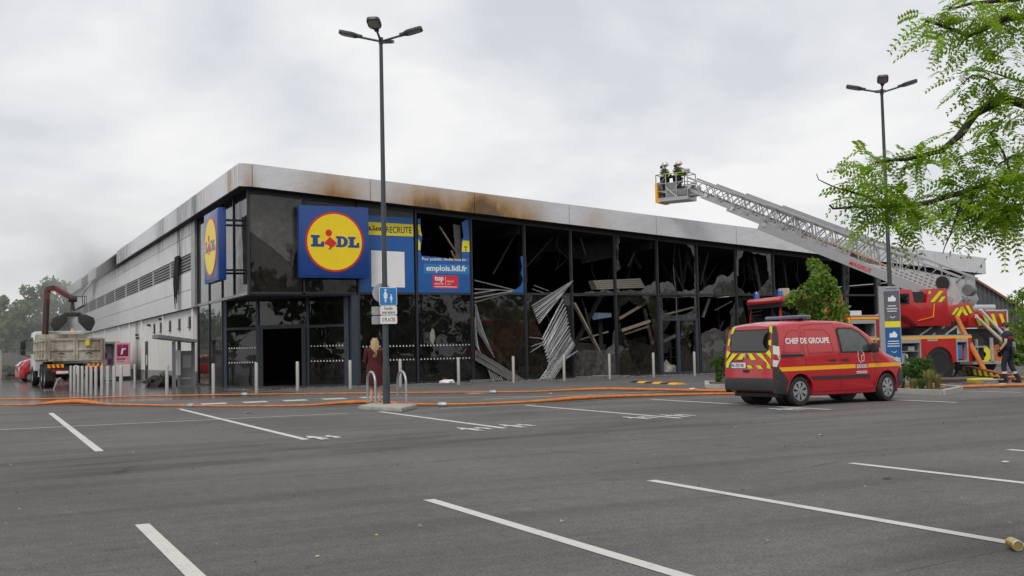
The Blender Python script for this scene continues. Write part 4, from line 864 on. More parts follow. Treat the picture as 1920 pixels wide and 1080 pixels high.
q1_, q2_ = G(1326, 728), G(1372, 729); kerbring([q1_, q2_, q2_+V((3., 1.6, 0)), q1_+V((2.2, 3., 0))], 'planted_island')
def leafball(name, c, rx, ry, rz, n, sz, mat, label, cat, seed=1, parent=None, up=.3, shape=None, group=None):
    rnd = random.Random(seed); mb = MB(); c = V(c)
    cl = [V((rnd.gauss(0, .45), rnd.gauss(0, .45), rnd.uniform(-.75, .8))) for _ in range(max(6, n//110))]
    for k in range(n):
        q = rnd.choice(cl); u = V((rnd.gauss(0, 1), rnd.gauss(0, 1), rnd.gauss(0, 1))).normalized()*(rnd.random()**.4)*.42
        p = V(((q.x+u.x), (q.y+u.y), (q.z+u.z)))
        if shape: p = shape(p)
        p = c+V((p.x*rx, p.y*ry, p.z*rz))
        a = V((rnd.gauss(0, 1), rnd.gauss(0, 1), rnd.gauss(0, .7)+up)).normalized(); b = a.cross(V((rnd.gauss(0, 1), rnd.gauss(0, 1), rnd.gauss(0, 1)))).normalized(); s_ = sz*rnd.uniform(.6, 1.3)
        mb.add([p-a*s_, p-b*s_*.45, p+a*s_, p+b*s_*.45], [(0, 1, 2, 3)])
    o = mb.build(name, mat, parent, fix=False)
    if label: tag(o, label, cat, group)
    return o
c_ = (p1_+p2_)/2+V((.9, .6, 0))
def shrub(name, c, rx, rz, n, sz, mat, label, seed):
    r = empty(name, (c[0], c[1], 0), 0, label, 'shrub'); leafball('foliage', (0, 0, rz+.06), rx, rx, rz, n, sz, mat, None, None, seed, r)
    for k in range(3): MB().tube([(0, 0, .05), ((k-1)*rx*.3, .1*k, rz)], [.02, .008], 5).build('stem', 'bark', r)
shrub('green_shrub', G(1735, 733)+V((.25, .4, 0)), .42, .40, 1800, .045, 'leaf_shrub', 'bushy green shrub in the planted island by the red van', 3)
shrub('green_shrub', G(1352, 722)+V((.3, .5, 0)), .26, .45, 1500, .04, 'leaf_shrub', 'narrow dark green shrub behind the tail of the red van', 5)
def tuft(c, h, n, mat, label, seed):
    rnd = random.Random(seed); mb = MB()
    for k in range(n):
        a = rnd.uniform(0, 6.28); r0 = rnd.uniform(0, .06); L_ = h*rnd.uniform(.6, 1.1); o_ = rnd.uniform(.1, .5)*h; b0 = V((r0*math.cos(a), r0*math.sin(a), .04)); t_ = V((-math.sin(a), math.cos(a), 0))*.006
        m_ = b0+V((math.cos(a)*o_*.4, math.sin(a)*o_*.4, L_*.7)); e_ = b0+V((math.cos(a)*o_, math.sin(a)*o_, L_*.85))
        mb.add([b0-t_, b0+t_, m_+t_*.8, m_-t_*.8, e_], [(0, 1, 2, 3), (3, 2, 4)])
    return tag(mb.build('grass_tuft', mat, fix=False, loc=(c[0], c[1], .04)), label, 'grass', 'ornamental grass in the planted island')
for k, (px, h_, n_, m_) in enumerate((((1752, 736), .55, 260, 'grass_dry'), ((1722, 737), .32, 200, 'grass_dry'), ((1700, 735), .28, 160, 'leaf_shrub'), ((1738, 738), .30, 160, 'leaf_shrub'), ((1768, 735), .4, 180, 'grass_dry'))):
    g_ = G(*px)+V((.1, .25, 0)); tuft(g_, h_, n_, m_, 'tuft of ornamental grass in the planted island', 30+k)
# information panel on the second post
tp = empty('information_panel', (L2.x, L2.y, 0), 0, 'narrow grey panel with dark, yellow and blue notices on a lamp post', 'sign')
tx_ = V((.80, -.60, 0)); tn = V((-.60, -.80, 0)); ez = V((0, 0, 1))
def tb(x0, x1, z0, z1, d0, d1, name, mat, par=tp): return MB().prism([tx_*x0+tn*d0+ez*z0, tx_*x1+tn*d0+ez*z0, tx_*x1+tn*d0+ez*z1, tx_*x0+tn*d0+ez*z1], tn*(d1-d0)).build(name, mat, par)
tb(-.36, .22, .62, 2.86, .10, .26, 'case', 'totem'); tb(-.22, .20, 1.86, 2.72, .262, .27, 'dark_notice', 'totem_dark'); tb(-.22, .20, 1.68, 1.85, .262, .27, 'yellow_notice', 'ban_yellow'); tb(-.22, .20, .66, 1.67, .262, .27, 'blue_notice', 'ban_blue')
tb(-.16, .14, 2.775, 2.80, .262, .265, 'print_line', 'totem_dark')
for z_, w_ in ((2.28, .22), (2.20, .30), (2.13, .26), (1.27, .30), (1.20, .32), (1.13, .34), (.78, .36)): tb(-.01-w_/2, -.01+w_/2, z_, z_+.022, .272, .275, 'print_line', 'ban_white')
for z_, m_ in ((2.5, 'ban_white'), (1.47, 'ban_white')): MB().prism([tx_*a+tn*.272+ez*(z_+b) for a, b in ((-.11, -.08), (.09, -.08), (.11, 0), (.02, .1), (-.06, .02), (-.1, .06))], tn*.003).build('pictogram', m_, tp)
for z_, m_ in ((1.99, 'ban_white'), (1.0, 'hi_yellow')): MB().tube([tx_*(-.07+.14*k/6)+tn*.275+ez*(z_-.045*math.sin(math.pi*k/6)) for k in range(7)], .011, 6).build('smile_mark', m_, tp)
for z_ in (1., 2.4): MB().bar(ez*z_, ez*z_+tn*.12, .08).build('bracket', 'galv', tp)
# litter
a_ = G(1902, 1031); cn = MB().cyl((-.06, 0, 0), (.055, 0, 0), .033, 18); co = cn.build('drink_can', 'can_gold', smooth=True, loc=(a_.x, a_.y, .034), rot=(0, 0, math.atan2(CP.y-a_.y, CP.x-a_.x)+math.pi+.35)); tag(co, 'empty gold drink can lying at the end of a parking line', 'can')
MB().wheel((-.0605, 0, 0), (1, 0, 0), .033, 0, 18, [(.033, 0), (.029, -.002), (.027, .003), (.001, .003)]).build('can_top', 'alu', co)
for k, (px, s_, m_) in enumerate((((465, 775), .14, 'paper'), ((293, 763), .12, 'sign_red'), ((1540, 817), .06, 'pale_blue'), ((1885, 868), .05, 'paper'), ((595, 1046), .022, 'tan'), ((706, 1005), .012, 'ban_yellow'), ((1665, 898), .06, 'bark'), ((1300, 731), .2, 'paper'), ((1322, 728), .14, 'paper'), ((1030, 739), .1, 'paper'), ((560, 762), .16, 'paper'))):
    a_ = G(*px); P = [V((a_.x+s_*math.cos(t*1.05+k)*random.uniform(.4, 1), a_.y+s_*math.sin(t*1.05+k)*random.uniform(.3, .9), .006+random.uniform(0, s_*.25))) for t in range(6)]
    tag(MB().prism(P, (0, 0, .004)).build('litter_scrap', m_), 'crumpled scrap of litter lying on the asphalt', 'litter', 'litter scraps')
rnd = random.Random(8); mb = MB()
for k in range(420):
    x_ = rnd.uniform(-12, 9); y_ = rnd.uniform(-38, -14); s_ = rnd.uniform(.006, .02); t = rnd.uniform(0, 6)
    mb.add([(x_+s_*math.cos(t+q), y_+s_*math.sin(t+q), .006+.004*q) for q in (0, 2.1, 4.2)], [(0, 1, 2)])
tag(mb.build('grit', 'ash', fix=False), 'pale grit and crumbs scattered over the asphalt', 'grit', kind='stuff')
# ---------------------------------------------------------------- behind: shed, boundary wall, trees
sc = at(1880, 640, 78); sc.z = 0; dv_ = V((sc.x-CP.x, sc.y-CP.y, 0)).normalized(); rv = V((dv_.y, -dv_.x, 0))
shd = empty('metal_shed', (0, 0, 0), 0, 'dark ribbed metal shed with an orange tiled verge beyond the fire truck', 'shed')
za = 6.35; x0_, x1_ = -3., 12.
gz = lambda u: za-.74*(u+3.0) if u > -3 else za
P = [sc+rv*x0_, sc+rv*5.2, sc+rv*5.2+V((0, 0, gz(5.2))), sc+rv*x0_+V((0, 0, gz(x0_)))]
MB().prism(P, dv_*16).build('wall', 'shed', shd)
mb = MB(); u = x0_
while u < 5.1: mb.bar(sc+rv*u-dv_*.04, sc+rv*u-dv_*.04+V((0, 0, gz(u)-.05)), .13, .08, dv_); u += .26
mb.build('ribs', 'shed', shd); MB().bar(sc+rv*x0_-dv_*.15+V((0, 0, gz(x0_)+.06)), sc+rv*5.4-dv_*.15+V((0, 0, gz(5.4)+.06)), .35, .12, (0, 0, 1)).build('verge', 'tile', shd)
MB().b2((0, 0, 0), (1, 1, 1)) if False else None
def tree(name, base, h, cr, label, seed, mat, n=2600, leaf=.22, trunk=.3, group=None, bot=.25):
    rnd = random.Random(seed); r = empty(name, (base[0], base[1], 0), 0, label, 'tree', group)
    mb = MB(); mb.tube([(0, 0, 0), (.1, .1, h*.3), (0, .1, h*.75)], [trunk, trunk*.7, trunk*.2], 8)
    for k in range(7):
        a = rnd.uniform(0, 6.28); z_ = h*rnd.uniform(.25, .6); mb.tube([(0, .1, z_), (math.cos(a)*cr*.4, math.sin(a)*cr*.4, z_+h*.12), (math.cos(a)*cr*.75, math.sin(a)*cr*.75, z_+h*.2)], [trunk*.35, trunk*.2, .02], 6)
    mb.build('trunk', 'bark', r, smooth=True); mb = MB()
    cl = []
    for k in range(46):
        t = rnd.uniform(bot, 1.); prof = math.sin(min(1, (1.04-t)/(1.04-bot)*.95+.05)*math.pi*.62)**.7; a = rnd.uniform(0, 6.28); q = rnd.random()**.5*prof*cr
        cl.append((V((math.cos(a)*q, math.sin(a)*q, t*h)), cr*rnd.uniform(.16, .32)))
    for k in range(n):
        c_, s0 = rnd.choice(cl); u_ = V((rnd.gauss(0, 1), rnd.gauss(0, 1), rnd.gauss(0, .8))).normalized()*s0*(rnd.random()**.35)
        p = c_+u_; a = (u_.normalized()+V((rnd.gauss(0, .6), rnd.gauss(0, .6), rnd.gauss(0, .6)))).normalized(); b = a.cross(V((rnd.gauss(0, 1), rnd.gauss(0, 1), rnd.gauss(0, 1)))).normalized(); e_ = a.cross(b); s_ = leaf*rnd.uniform(.5, 1.2)
        mb.add([p-b*s_, p-e_*s_*.6, p+b*s_, p+e_*s_*.6], [(0, 1, 2, 3)])
    mb.build('crown', mat, r, fix=False); return r
for k, (x_, y_, h_, c_) in enumerate(((-5.8, 72, 7.0, 3.6), (-2.3, 76, 9.0, 4.0), (1.2, 78, 8.0, 3.6), (-9.5, 78, 6.0, 3.6), (-14, 84, 6.0, 4), (-20, 90, 6.5, 4.5), (-3.6, 66, 5.2, 2.8), (-7.6, 66, 4.6, 2.8))):
    tree('broadleaf_tree', (x_, y_), h_, c_, 'leafy green tree rising behind the boundary wall', 100+k, 'leaf_far', 5200, .26, .25, 'trees behind the boundary wall', .1)
fw = empty('boundary_wall', (0, 0, 0), 0, 'grey concrete panel wall behind the red hatchback', 'wall')
for k in range(9):
    x_ = -14+k*2.05; MB().b2((x_+.06, 55, 0), (x_+1.99, 55.08, 2.0)).build('panel', 'fence', fw); MB().b2((x_-.06, 54.94, 0), (x_+.06, 55.1, 2.15)).build('post', 'fence', fw)
tag(MB().b2((-7.35, 52.8, 0), (-6.98, 53., 2.2)).build('timber_post', 'tan'), 'weathered ochre post at the end of the boundary wall', 'post')
for k, x_ in enumerate((-6.6, -5.2, -3.9)): shrub('low_shrub', (x_, 53.6, 0), .8, .45, 500, .12, 'leaf_far', 'low dark shrub at the foot of the boundary wall, %s' % ('by the ochre post', 'behind the hatchback', 'beyond the hatchback')[k], 50+k)
for k, (px, d_, h_) in enumerate(((1912, 66, 3.8), (1930, 60, 2.2), (1908, 58, 1.3))):
    a_ = at(px, 640, d_); tree('roadside_bush', (a_.x, a_.y), h_, h_*.42, ('tall bright bush beside the metal shed', 'round bush at the road edge past the fireman', 'low bush behind the fireman in navy')[k], 140+k, 'leaf_young', 1500, .11, .06, None, .12)
# young tree behind the van
a_ = at(1537, 640, 31.0)
def young(base):
    rnd = random.Random(77); r = empty('young_tree', (base.x, base.y, 0), 0, 'young leafy tree growing between the red van and the fire truck', 'tree')
    MB().tube([(0, 0, 0), (.03, 0, 1.2), (0, .05, 3.2)], [.05, .04, .01], 8).build('trunk', 'bark', r, smooth=True); mb = MB(); br = MB()
    ex_ = V((CR.x, CR.y, 0)).normalized(); ey_ = V((-ex_.y, ex_.x, 0))
    cl = [(-.02, 3.42, .20), (.10, 3.15, .26), (-.05, 2.95, .28), (.22, 2.85, .28), (-.30, 2.65, .30), (.1, 2.6, .34), (-.62, 2.5, .24), (.42, 2.55, .28), (-.82, 2.40, .16), (-.25, 2.3, .32), (.25, 2.25, .36), (.55, 2.15, .28), (-.1, 1.95, .32), (.6, 1.8, .28), (.2, 1.8, .34), (-.35, 2.0, .22), (.65, 1.5, .25), (.3, 1.45, .3), (0, 1.5, .25)]
    for (u, z_, s0) in cl:
        d0 = rnd.uniform(-.35, .35); c_ = ex_*u+ey_*d0+V((0, 0, z_)); br.tube([(0, 0, z_-.5), c_], [.012, .005], 5)
        for k in range(210):
            q = V((rnd.gauss(0, 1), rnd.gauss(0, 1), rnd.gauss(0, .85))).normalized()*s0*1.05*rnd.random()**.35; p = c_+q
            a = (q.normalized()*.4+V((rnd.gauss(0, .6), rnd.gauss(0, .6), -.5+rnd.gauss(0, .4)))).normalized(); b = a.cross(V((rnd.gauss(0, 1), rnd.gauss(0, 1), rnd.gauss(0, 1)))).normalized(); s_ = .062*rnd.uniform(.6, 1.25)
            mb.add([p-a*s_, p-b*s_*.6, p+a*s_, p+b*s_*.6], [(0, 1, 2, 3)])
    br.build('branches', 'bark', r); mb.build('crown', 'leaf_young', r, fix=False)
young(a_)
# foreground pinnate-leaved tree, trunk out of frame to the right
def foretree():
    rnd = random.Random(21); base = CP+CF*6.6+CR*4.6; base.z = 0
    r = empty('honey_locust_tree', base, 0, 'leaning tree with feathery bright green pinnate leaves over the car park', 'tree')
    B = lambda px, py, d_: at(px, py, d_)-base
    trunk = [V((0, 0, 0)), V((.05, .05, 1.6)), V((0, .1, 3.0)), V((-.1, .1, 4.6))]
    MB().tube(trunk, [.13, .11, .09, .05], 10).build('trunk', 'bark', r, smooth=True)
    limbs = [([trunk[2], B(1990, 215, 6.2), B(1880, 188, 6.0), B(1830, 215, 5.9), B(1800, 255, 5.8), B(1765, 285, 5.7), B(1700, 300, 5.6), B(1640, 305, 5.6)], .030),
             ([trunk[1]+V((0, 0, .9)), B(1990, 320, 6.2), B(1900, 330, 6.0), B(1830, 350, 5.8), B(1740, 378, 5.6), B(1660, 385, 5.5), B(1600, 385, 5.4), B(1555, 384, 5.4)], .022),
             ([B(1660, 384, 5.5), B(1602, 360, 5.4), B(1570, 347, 5.4), B(1531, 326, 5.4)], .007),
             ([B(1800, 362, 5.75), B(1790, 410, 5.6), B(1782, 440, 5.55), B(1768, 475, 5.5)], .008),
             ([trunk[3], B(1960, 30, 6.2), B(1880, 40, 6.0), B(1820, 62, 5.9), B(1770, 45, 5.8), B(1735, 40, 5.7)], .02),
             ([trunk[3], B(1990, -30, 6.2), B(1900, 5, 6.1), B(1830, 5, 5.9), B(1780, 15, 5.8)], .02),
             ([B(1880, 188, 6.0), B(1850, 150, 5.9), B(1820, 140, 5.8), B(1800, 160, 5.8)], .008),
             ([B(1990, 215, 6.2), B(1930, 160, 6.0), B(1890, 150, 5.9), B(1840, 130, 5.8)], .01),
             ([B(1900, 330, 6.0), B(1880, 280, 5.9), B(1860, 250, 5.8), B(1880, 230, 5.9)], .008), ([B(1960, 290, 6.2), B(1900, 290, 5.9), B(1870, 310, 5.8)], .01),
             ([B(1900, 330, 6.0), B(1890, 370, 5.9), B(1850, 400, 5.8), B(1810, 400, 5.7)], .009), ([B(1930, 380, 6.0), B(1900, 390, 5.8), B(1870, 420, 5.7)], .008)]
    mb = MB()
    for pts, r0 in limbs:
        q = []
        for i in range(len(pts)-1):
            for k in range(4):
                p = pts[i].lerp(pts[i+1], k/4); q.append(p+V((noise.noise(p*3+V((1, 0, 0))), noise.noise(p*3+V((0, 5, 0))), noise.noise(p*3+V((0, 0, 9)))))*.025)
        q.append(pts[-1]); mb.tube(q, [r0*(1-.8*i/len(q)) for i in range(len(q))], 6)
    mb.build('limbs', 'bark_dark', r, smooth=True)
    lf = MB()
    def frond(p, d, L_):
        d = d.normalized(); s_ = d.cross(V((0, 0, 1)))
        if s_.length < .1: s_ = V((1, 0, 0))
        s_.normalize(); roll = rnd.uniform(-.9, .9); nrm = s_.cross(d); s_ = (s_*math.cos(roll)+nrm*math.sin(roll)).normalized(); nrm = s_.cross(d)
        n_ = rnd.randint(8, 11); prev = p
        for k in range(1, n_+1):
            t = k/n_; c_ = p+d*L_*t+V((0, 0, -1))*L_*.32*t*t
            lf.add([prev-s_*.0012, prev+s_*.0012, c_+s_*.001, c_-s_*.001], [(0, 1, 2, 3)]); prev = c_
            if k < 2: continue
            ll = .033*(1-.45*abs(t-.5))*rnd.uniform(.85, 1.1)
            for sg_ in (-1, 1):
                v_ = (s_*sg_+d*.45+nrm*rnd.uniform(-.25, .25)+V((0, 0, -.25))).normalized(); w_ = v_.cross(nrm).normalized()*ll*.24
                lf.add([c_, c_+v_*ll*.45+w_, c_+v_*ll, c_+v_*ll*.45-w_], [(0, 1, 2, 3)])
    def leaf_along(pts, dens, spread):
        for i in range(len(pts)-1):
            a, b = pts[i], pts[i+1]; L_ = (b-a).length
            for k in range(int(L_*dens)):
                p = a.lerp(b, rnd.random())+V((rnd.gauss(0, spread), rnd.gauss(0, spread), rnd.gauss(0, spread*.6)))
                d = V((rnd.gauss(0, 1), rnd.gauss(0, 1), rnd.gauss(-.15, .5)))+(b-a).normalized()*.5; frond(p, d, rnd.uniform(.11, .19))
    for i, (pts, r0) in enumerate(limbs):
        if i in (2,): continue
        if i == 3: leaf_along(pts[:2], 60, .06); continue
        if i == 0: leaf_along(pts[1:4], 55, .07); leaf_along(pts[4:], 105, .04); continue
        if i == 1: leaf_along(pts[2:-1], 95, .05); continue
        leaf_along(pts[1:], 58, .05)
    for (px, py, d_, n_, s_) in ((1860, 335, 5.8, 90, .10), (1840, 385, 5.7, 110, .09), (1885, 405, 5.7, 60, .08), (1900, 300, 5.9, 60, .1), (1850, 150, 5.9, 90, .08), (1890, 110, 5.9, 30, .09), (1900, 20, 6, 90, .1), (1830, 40, 5.9, 110, .08), (1770, 35, 5.8, 50, .06), (1620, 350, 5.4, 60, .05), (1700, 395, 5.5, 60, .05), (1650, 395, 5.45, 40, .035), (1870, 235, 5.9, 60, .08), (1640, 310, 5.5, 50, .05), (1905, 370, 5.8, 90, .1)):
        c_ = B(px, py, d_)
        for k in range(int(n_*(.55 if py > 290 else .32))): frond(c_+V((rnd.gauss(0, s_), rnd.gauss(0, s_), rnd.gauss(0, s_*.7))), V((rnd.gauss(0, 1), rnd.gauss(0, 1), rnd.gauss(-.2, .5))), rnd.uniform(.13, .22))
    lf.build('crown', 'leaf_fore', r, fix=False)
foretree()

for k in range(12):
    x_ = 2+k*10+random.uniform(-3, 3); tree('offscreen_tree', (x_, -78+random.uniform(-6, 6)-k*1.2), random.uniform(9, 13), random.uniform(4.5, 6), 'broadleaf tree across the car park, mirrored in the lower panes', 200+k, 'leaf_far', 1500, .55, .25, 'trees mirrored in the glass', .12)

for k in range(6):
    tree('offscreen_tree', (-52+random.uniform(-6, 6), -34+k*12), random.uniform(8, 11), random.uniform(4, 5.5), 'unseen broadleaf tree added to be mirrored in the entrance panes', 230+k, 'leaf_far', 1300, .55, .25, 'trees mirrored in the glass', .12)  # trees outside the frame, added to give the entrance panes reflections
# ================================================================ VEHICLES
def interp(tab, x):
    if x <= tab[0][0]: return tab[0][1]
    for (a, b), (c_, d) in zip(tab, tab[1:]):
        if x <= c_:
            t = (x-a)/(c_-a); t = t*t*(3-2*t)*.5+t*.5
            return b+(d-b)*t
    return tab[-1][1]
class CarShape:
    def __init__(s, top, wid, zb, tumble=.15, belt=1.0, rr=.12, lean=.12, lean_z=.9, H=1.8):
        s.top, s.wid, s.zbt, s.tumble, s.belt, s.rr, s.lean, s.lz, s.H = top, wid, zb, tumble, belt, rr, lean, lean_z, H
    def zt(s, x): return interp(s.top, x)
    def zb(s, x): return interp(s.zbt, x)
    def side(s, x, z):
        w_ = interp(s.wid, x)
        k = 1-.05*max(0, (.55-z)/.3)**2
        if z > s.belt: k -= s.tumble*((z-s.belt)/(s.H-s.belt))**1.5
        return w_*k
    def dx(s, x, z): return max(0., 1-x/.6)*max(0., z-s.lz)*s.lean
    def ring(s, x):
        zt, zb = s.zt(x), s.zb(x); rr = min(s.rr, (zt-zb)*.3); pts = []
        n = 9
        for i in range(n+1):
            z = zb+(zt-rr-zb)*i/n; pts.append((s.side(x, z), z))
        w0 = pts[-1][0]
        for i in range(1, 5):
            a = math.pi/2*i/4; pts.append((w0-rr*1.3*(1-math.cos(a)), zt-rr+rr*math.sin(a)))
        w1 = pts[-1][0]
        for k in (.6, .25): pts.append((w1*k, zt+.03*(1-k*k)))
        R = [(-y, z) for y, z in pts]; Lp = [(y, z) for y, z in reversed(pts)]
        return [V((x+s.dx(x, z), y, z)) for y, z in R+Lp]
    def body(s, xs, arches=()):
        mb = MB(); rings = [s.ring(x) for x in xs]; n = len(rings[0])
        for r_ in rings: mb.v += r_
        for i in range(len(rings)-1):
            for j in range(n): mb.f.append((i*n+j, i*n+(j+1) % n, (i+1)*n+(j+1) % n, (i+1)*n+j))
        mb.f.append(tuple(range(n))); mb.f.append(tuple((len(rings)-1)*n+j for j in reversed(range(n))))
        ob = mb.build('tmp_body', 'black', smooth=True)
        cut = []
        for (cx_, cz_, r_) in arches:
            for sg_ in (-1, 1):
                c_ = MB().cyl((cx_, sg_*.55, cz_), (cx_, sg_*1.4, cz_), r_, 36).build('tmp_cut', 'black'); cut.append(c_)
                md = ob.modifiers.new('b', 'BOOLEAN'); md.operation = 'DIFFERENCE'; md.object = c_; md.solver = 'EXACT'
        bpy.context.view_layer.update(); dg = bpy.context.evaluated_depsgraph_get(); me = bpy.data.meshes.new_from_object(ob.evaluated_get(dg))
        for c_ in cut: bpy.data.objects.remove(c_)
        bpy.data.objects.remove(ob)
        me.polygons.foreach_set('use_smooth', [True]*len(me.polygons)); me.set_sharp_from_angle(angle=rad(35)); me.name = 'body'
        return me
    def decal(s, P, side=-1, off=.006, sub=.12):
        # polygon (x,z) laid on the flank; subdivided so it follows the curve
        bm = bmesh.new(); vs = [bm.verts.new((x, 0, z)) for x, z in P]; bm.faces.new(vs)
        bmesh.ops.triangulate(bm, faces=bm.faces[:])
        for _ in range(4):
            es = [e for e in bm.edges if e.calc_length() > sub]
            if not es: break
            bmesh.ops.subdivide_edges(bm, edges=es, cuts=1); bmesh.ops.triangulate(bm, faces=bm.faces[:])
        mb = MB(); idx = {v: i for i, v in enumerate(bm.verts)}
        mb.v = [V((v.co.x+s.dx(v.co.x, v.co.z), side*(s.side(v.co.x, v.co.z)+off), v.co.z)) for v in bm.verts]; mb.f = [tuple(idx[v] for v in f.verts) for f in bm.faces]
        bm.free(); return mb
    def text(s, txt, cx_, cz_, wd, ht, side=-1, off=.008, bold=.02, **k):
        vs, fs = text_fit(txt, wd, ht, bold, **k); sg_ = 1 if side < 0 else -1
        mb = MB(); mb.add([(cx_+a*sg_+s.dx(cx_, cz_), side*(s.side(cx_+a*sg_, cz_+b)+off), cz_+b) for a, b in vs], fs); return mb
def wheel(parent, c, r, wd, side, rimmat='rim', spokes=7, steer=0., rimr=.66, truck=False):
    # origin-centred wheel parented so that it can be copied; side = +-1 outward along y
    c = V(c); ax = V((math.sin(steer)*-side, math.cos(steer)*side, 0))
    k = wd/2
    t = MB().wheel(c, ax, r, wd, 36, [(r*.60, -k), (r*.9, -k), (r*.985, -k*.75), (r, -k*.3), (r, k*.3), (r*.985, k*.75), (r*.92, k), (r*.70, k*.98), (r*rimr, k*.85), (r*rimr*.97, k*.2)])
    w_ = t.build('wheel', 'rubber', parent, smooth=True)
    e1 = ax.cross(V((0, 0, 1))).normalized(); e2 = ax.cross(e1)
    R_ = r*rimr
    b = MB().wheel(c, ax, r, wd, 36, [(R_, k*.80), (R_*.93, k*.72), (R_*.9, k*.45), (.01, k*.40)]); b.build('rim_bed', 'black' if not truck else rimmat, w_, smooth=True)
    if truck:
        m = MB().wheel(c, ax, r, wd, 28, [(R_*.98, k*.8), (R_*.86, k*.62), (R_*.62, k*.1), (R_*.45, k*.35), (.01, k*.42)]); m.build('rim', rimmat, w_, smooth=True); return w_
    m = MB().wheel(c, ax, r, wd, 36, [(R_, k*.9), (R_*.9, k*.92), (R_*.88, k*.7)])
    for i in range(spokes):
        a = 2*math.pi*i/spokes+.3; q = math.pi/spokes
        for sg_ in (0,):
            P = [(.20, -q*.9), (.20, q*.9), (.92, q*.62), (.92, -q*.62)]
            m.prism([c+(e1*math.cos(a+t_)+e2*math.sin(a+t_))*R_*p_+ax*(k*.86+(.02 if p_ < .5 else 0)*k) for p_, t_ in P], -ax*.02)
    m.cyl(c+ax*k*.6, c+ax*k*.95, R_*.24, 16); m.build('rim', rimmat, w_); return w_
# ------------------------------------------------------------ the red van
KA = V((5.50, -23.42, 0)); KH = rad(1.5); KS = .955
van = empty('fire_service_van', (0, 0, 0), 0, 'small red fire service van marked CHEF DE GROUPE with yellow rear chevrons', 'van')
van.location = KA-V((math.cos(KH), math.sin(KH), 0))*.74*.905; van.rotation_euler = (0, 0, KH); van.scale = (.905, .885, KS)
K = CarShape([(0, 1.70), (.10, 1.745), (.5, 1.79), (1.3, 1.82), (2.1, 1.80), (2.55, 1.73), (2.85, 1.58), (3.15, 1.34), (3.38, 1.13), (3.55, 1.06), (3.85, .99), (4.05, .90), (4.16, .76), (4.21, .60)],
             [(0, .84), (.12, .895), (.5, .915), (2.9, .915), (3.5, .895), (3.9, .83), (4.1, .74), (4.21, .60)], [(0, .34), (.3, .27), (1.0, .22), (3.2, .22), (3.9, .26), (4.21, .34)])
xs = [0, .02, .06, .12, .2, .3, .42, .56, .7, .86, 1.0, 1.15, 1.3, 1.5, 1.7, 1.9, 2.1, 2.3, 2.5, 2.65, 2.8, 2.95, 3.1, 3.25, 3.38, 3.5, 3.62, 3.75, 3.88, 3.98, 4.06, 4.12, 4.17, 4.21]
mesh_obj('body', K.body(xs, ((.74, .33, .365), (3.44, .33, .365))), 'red', van)
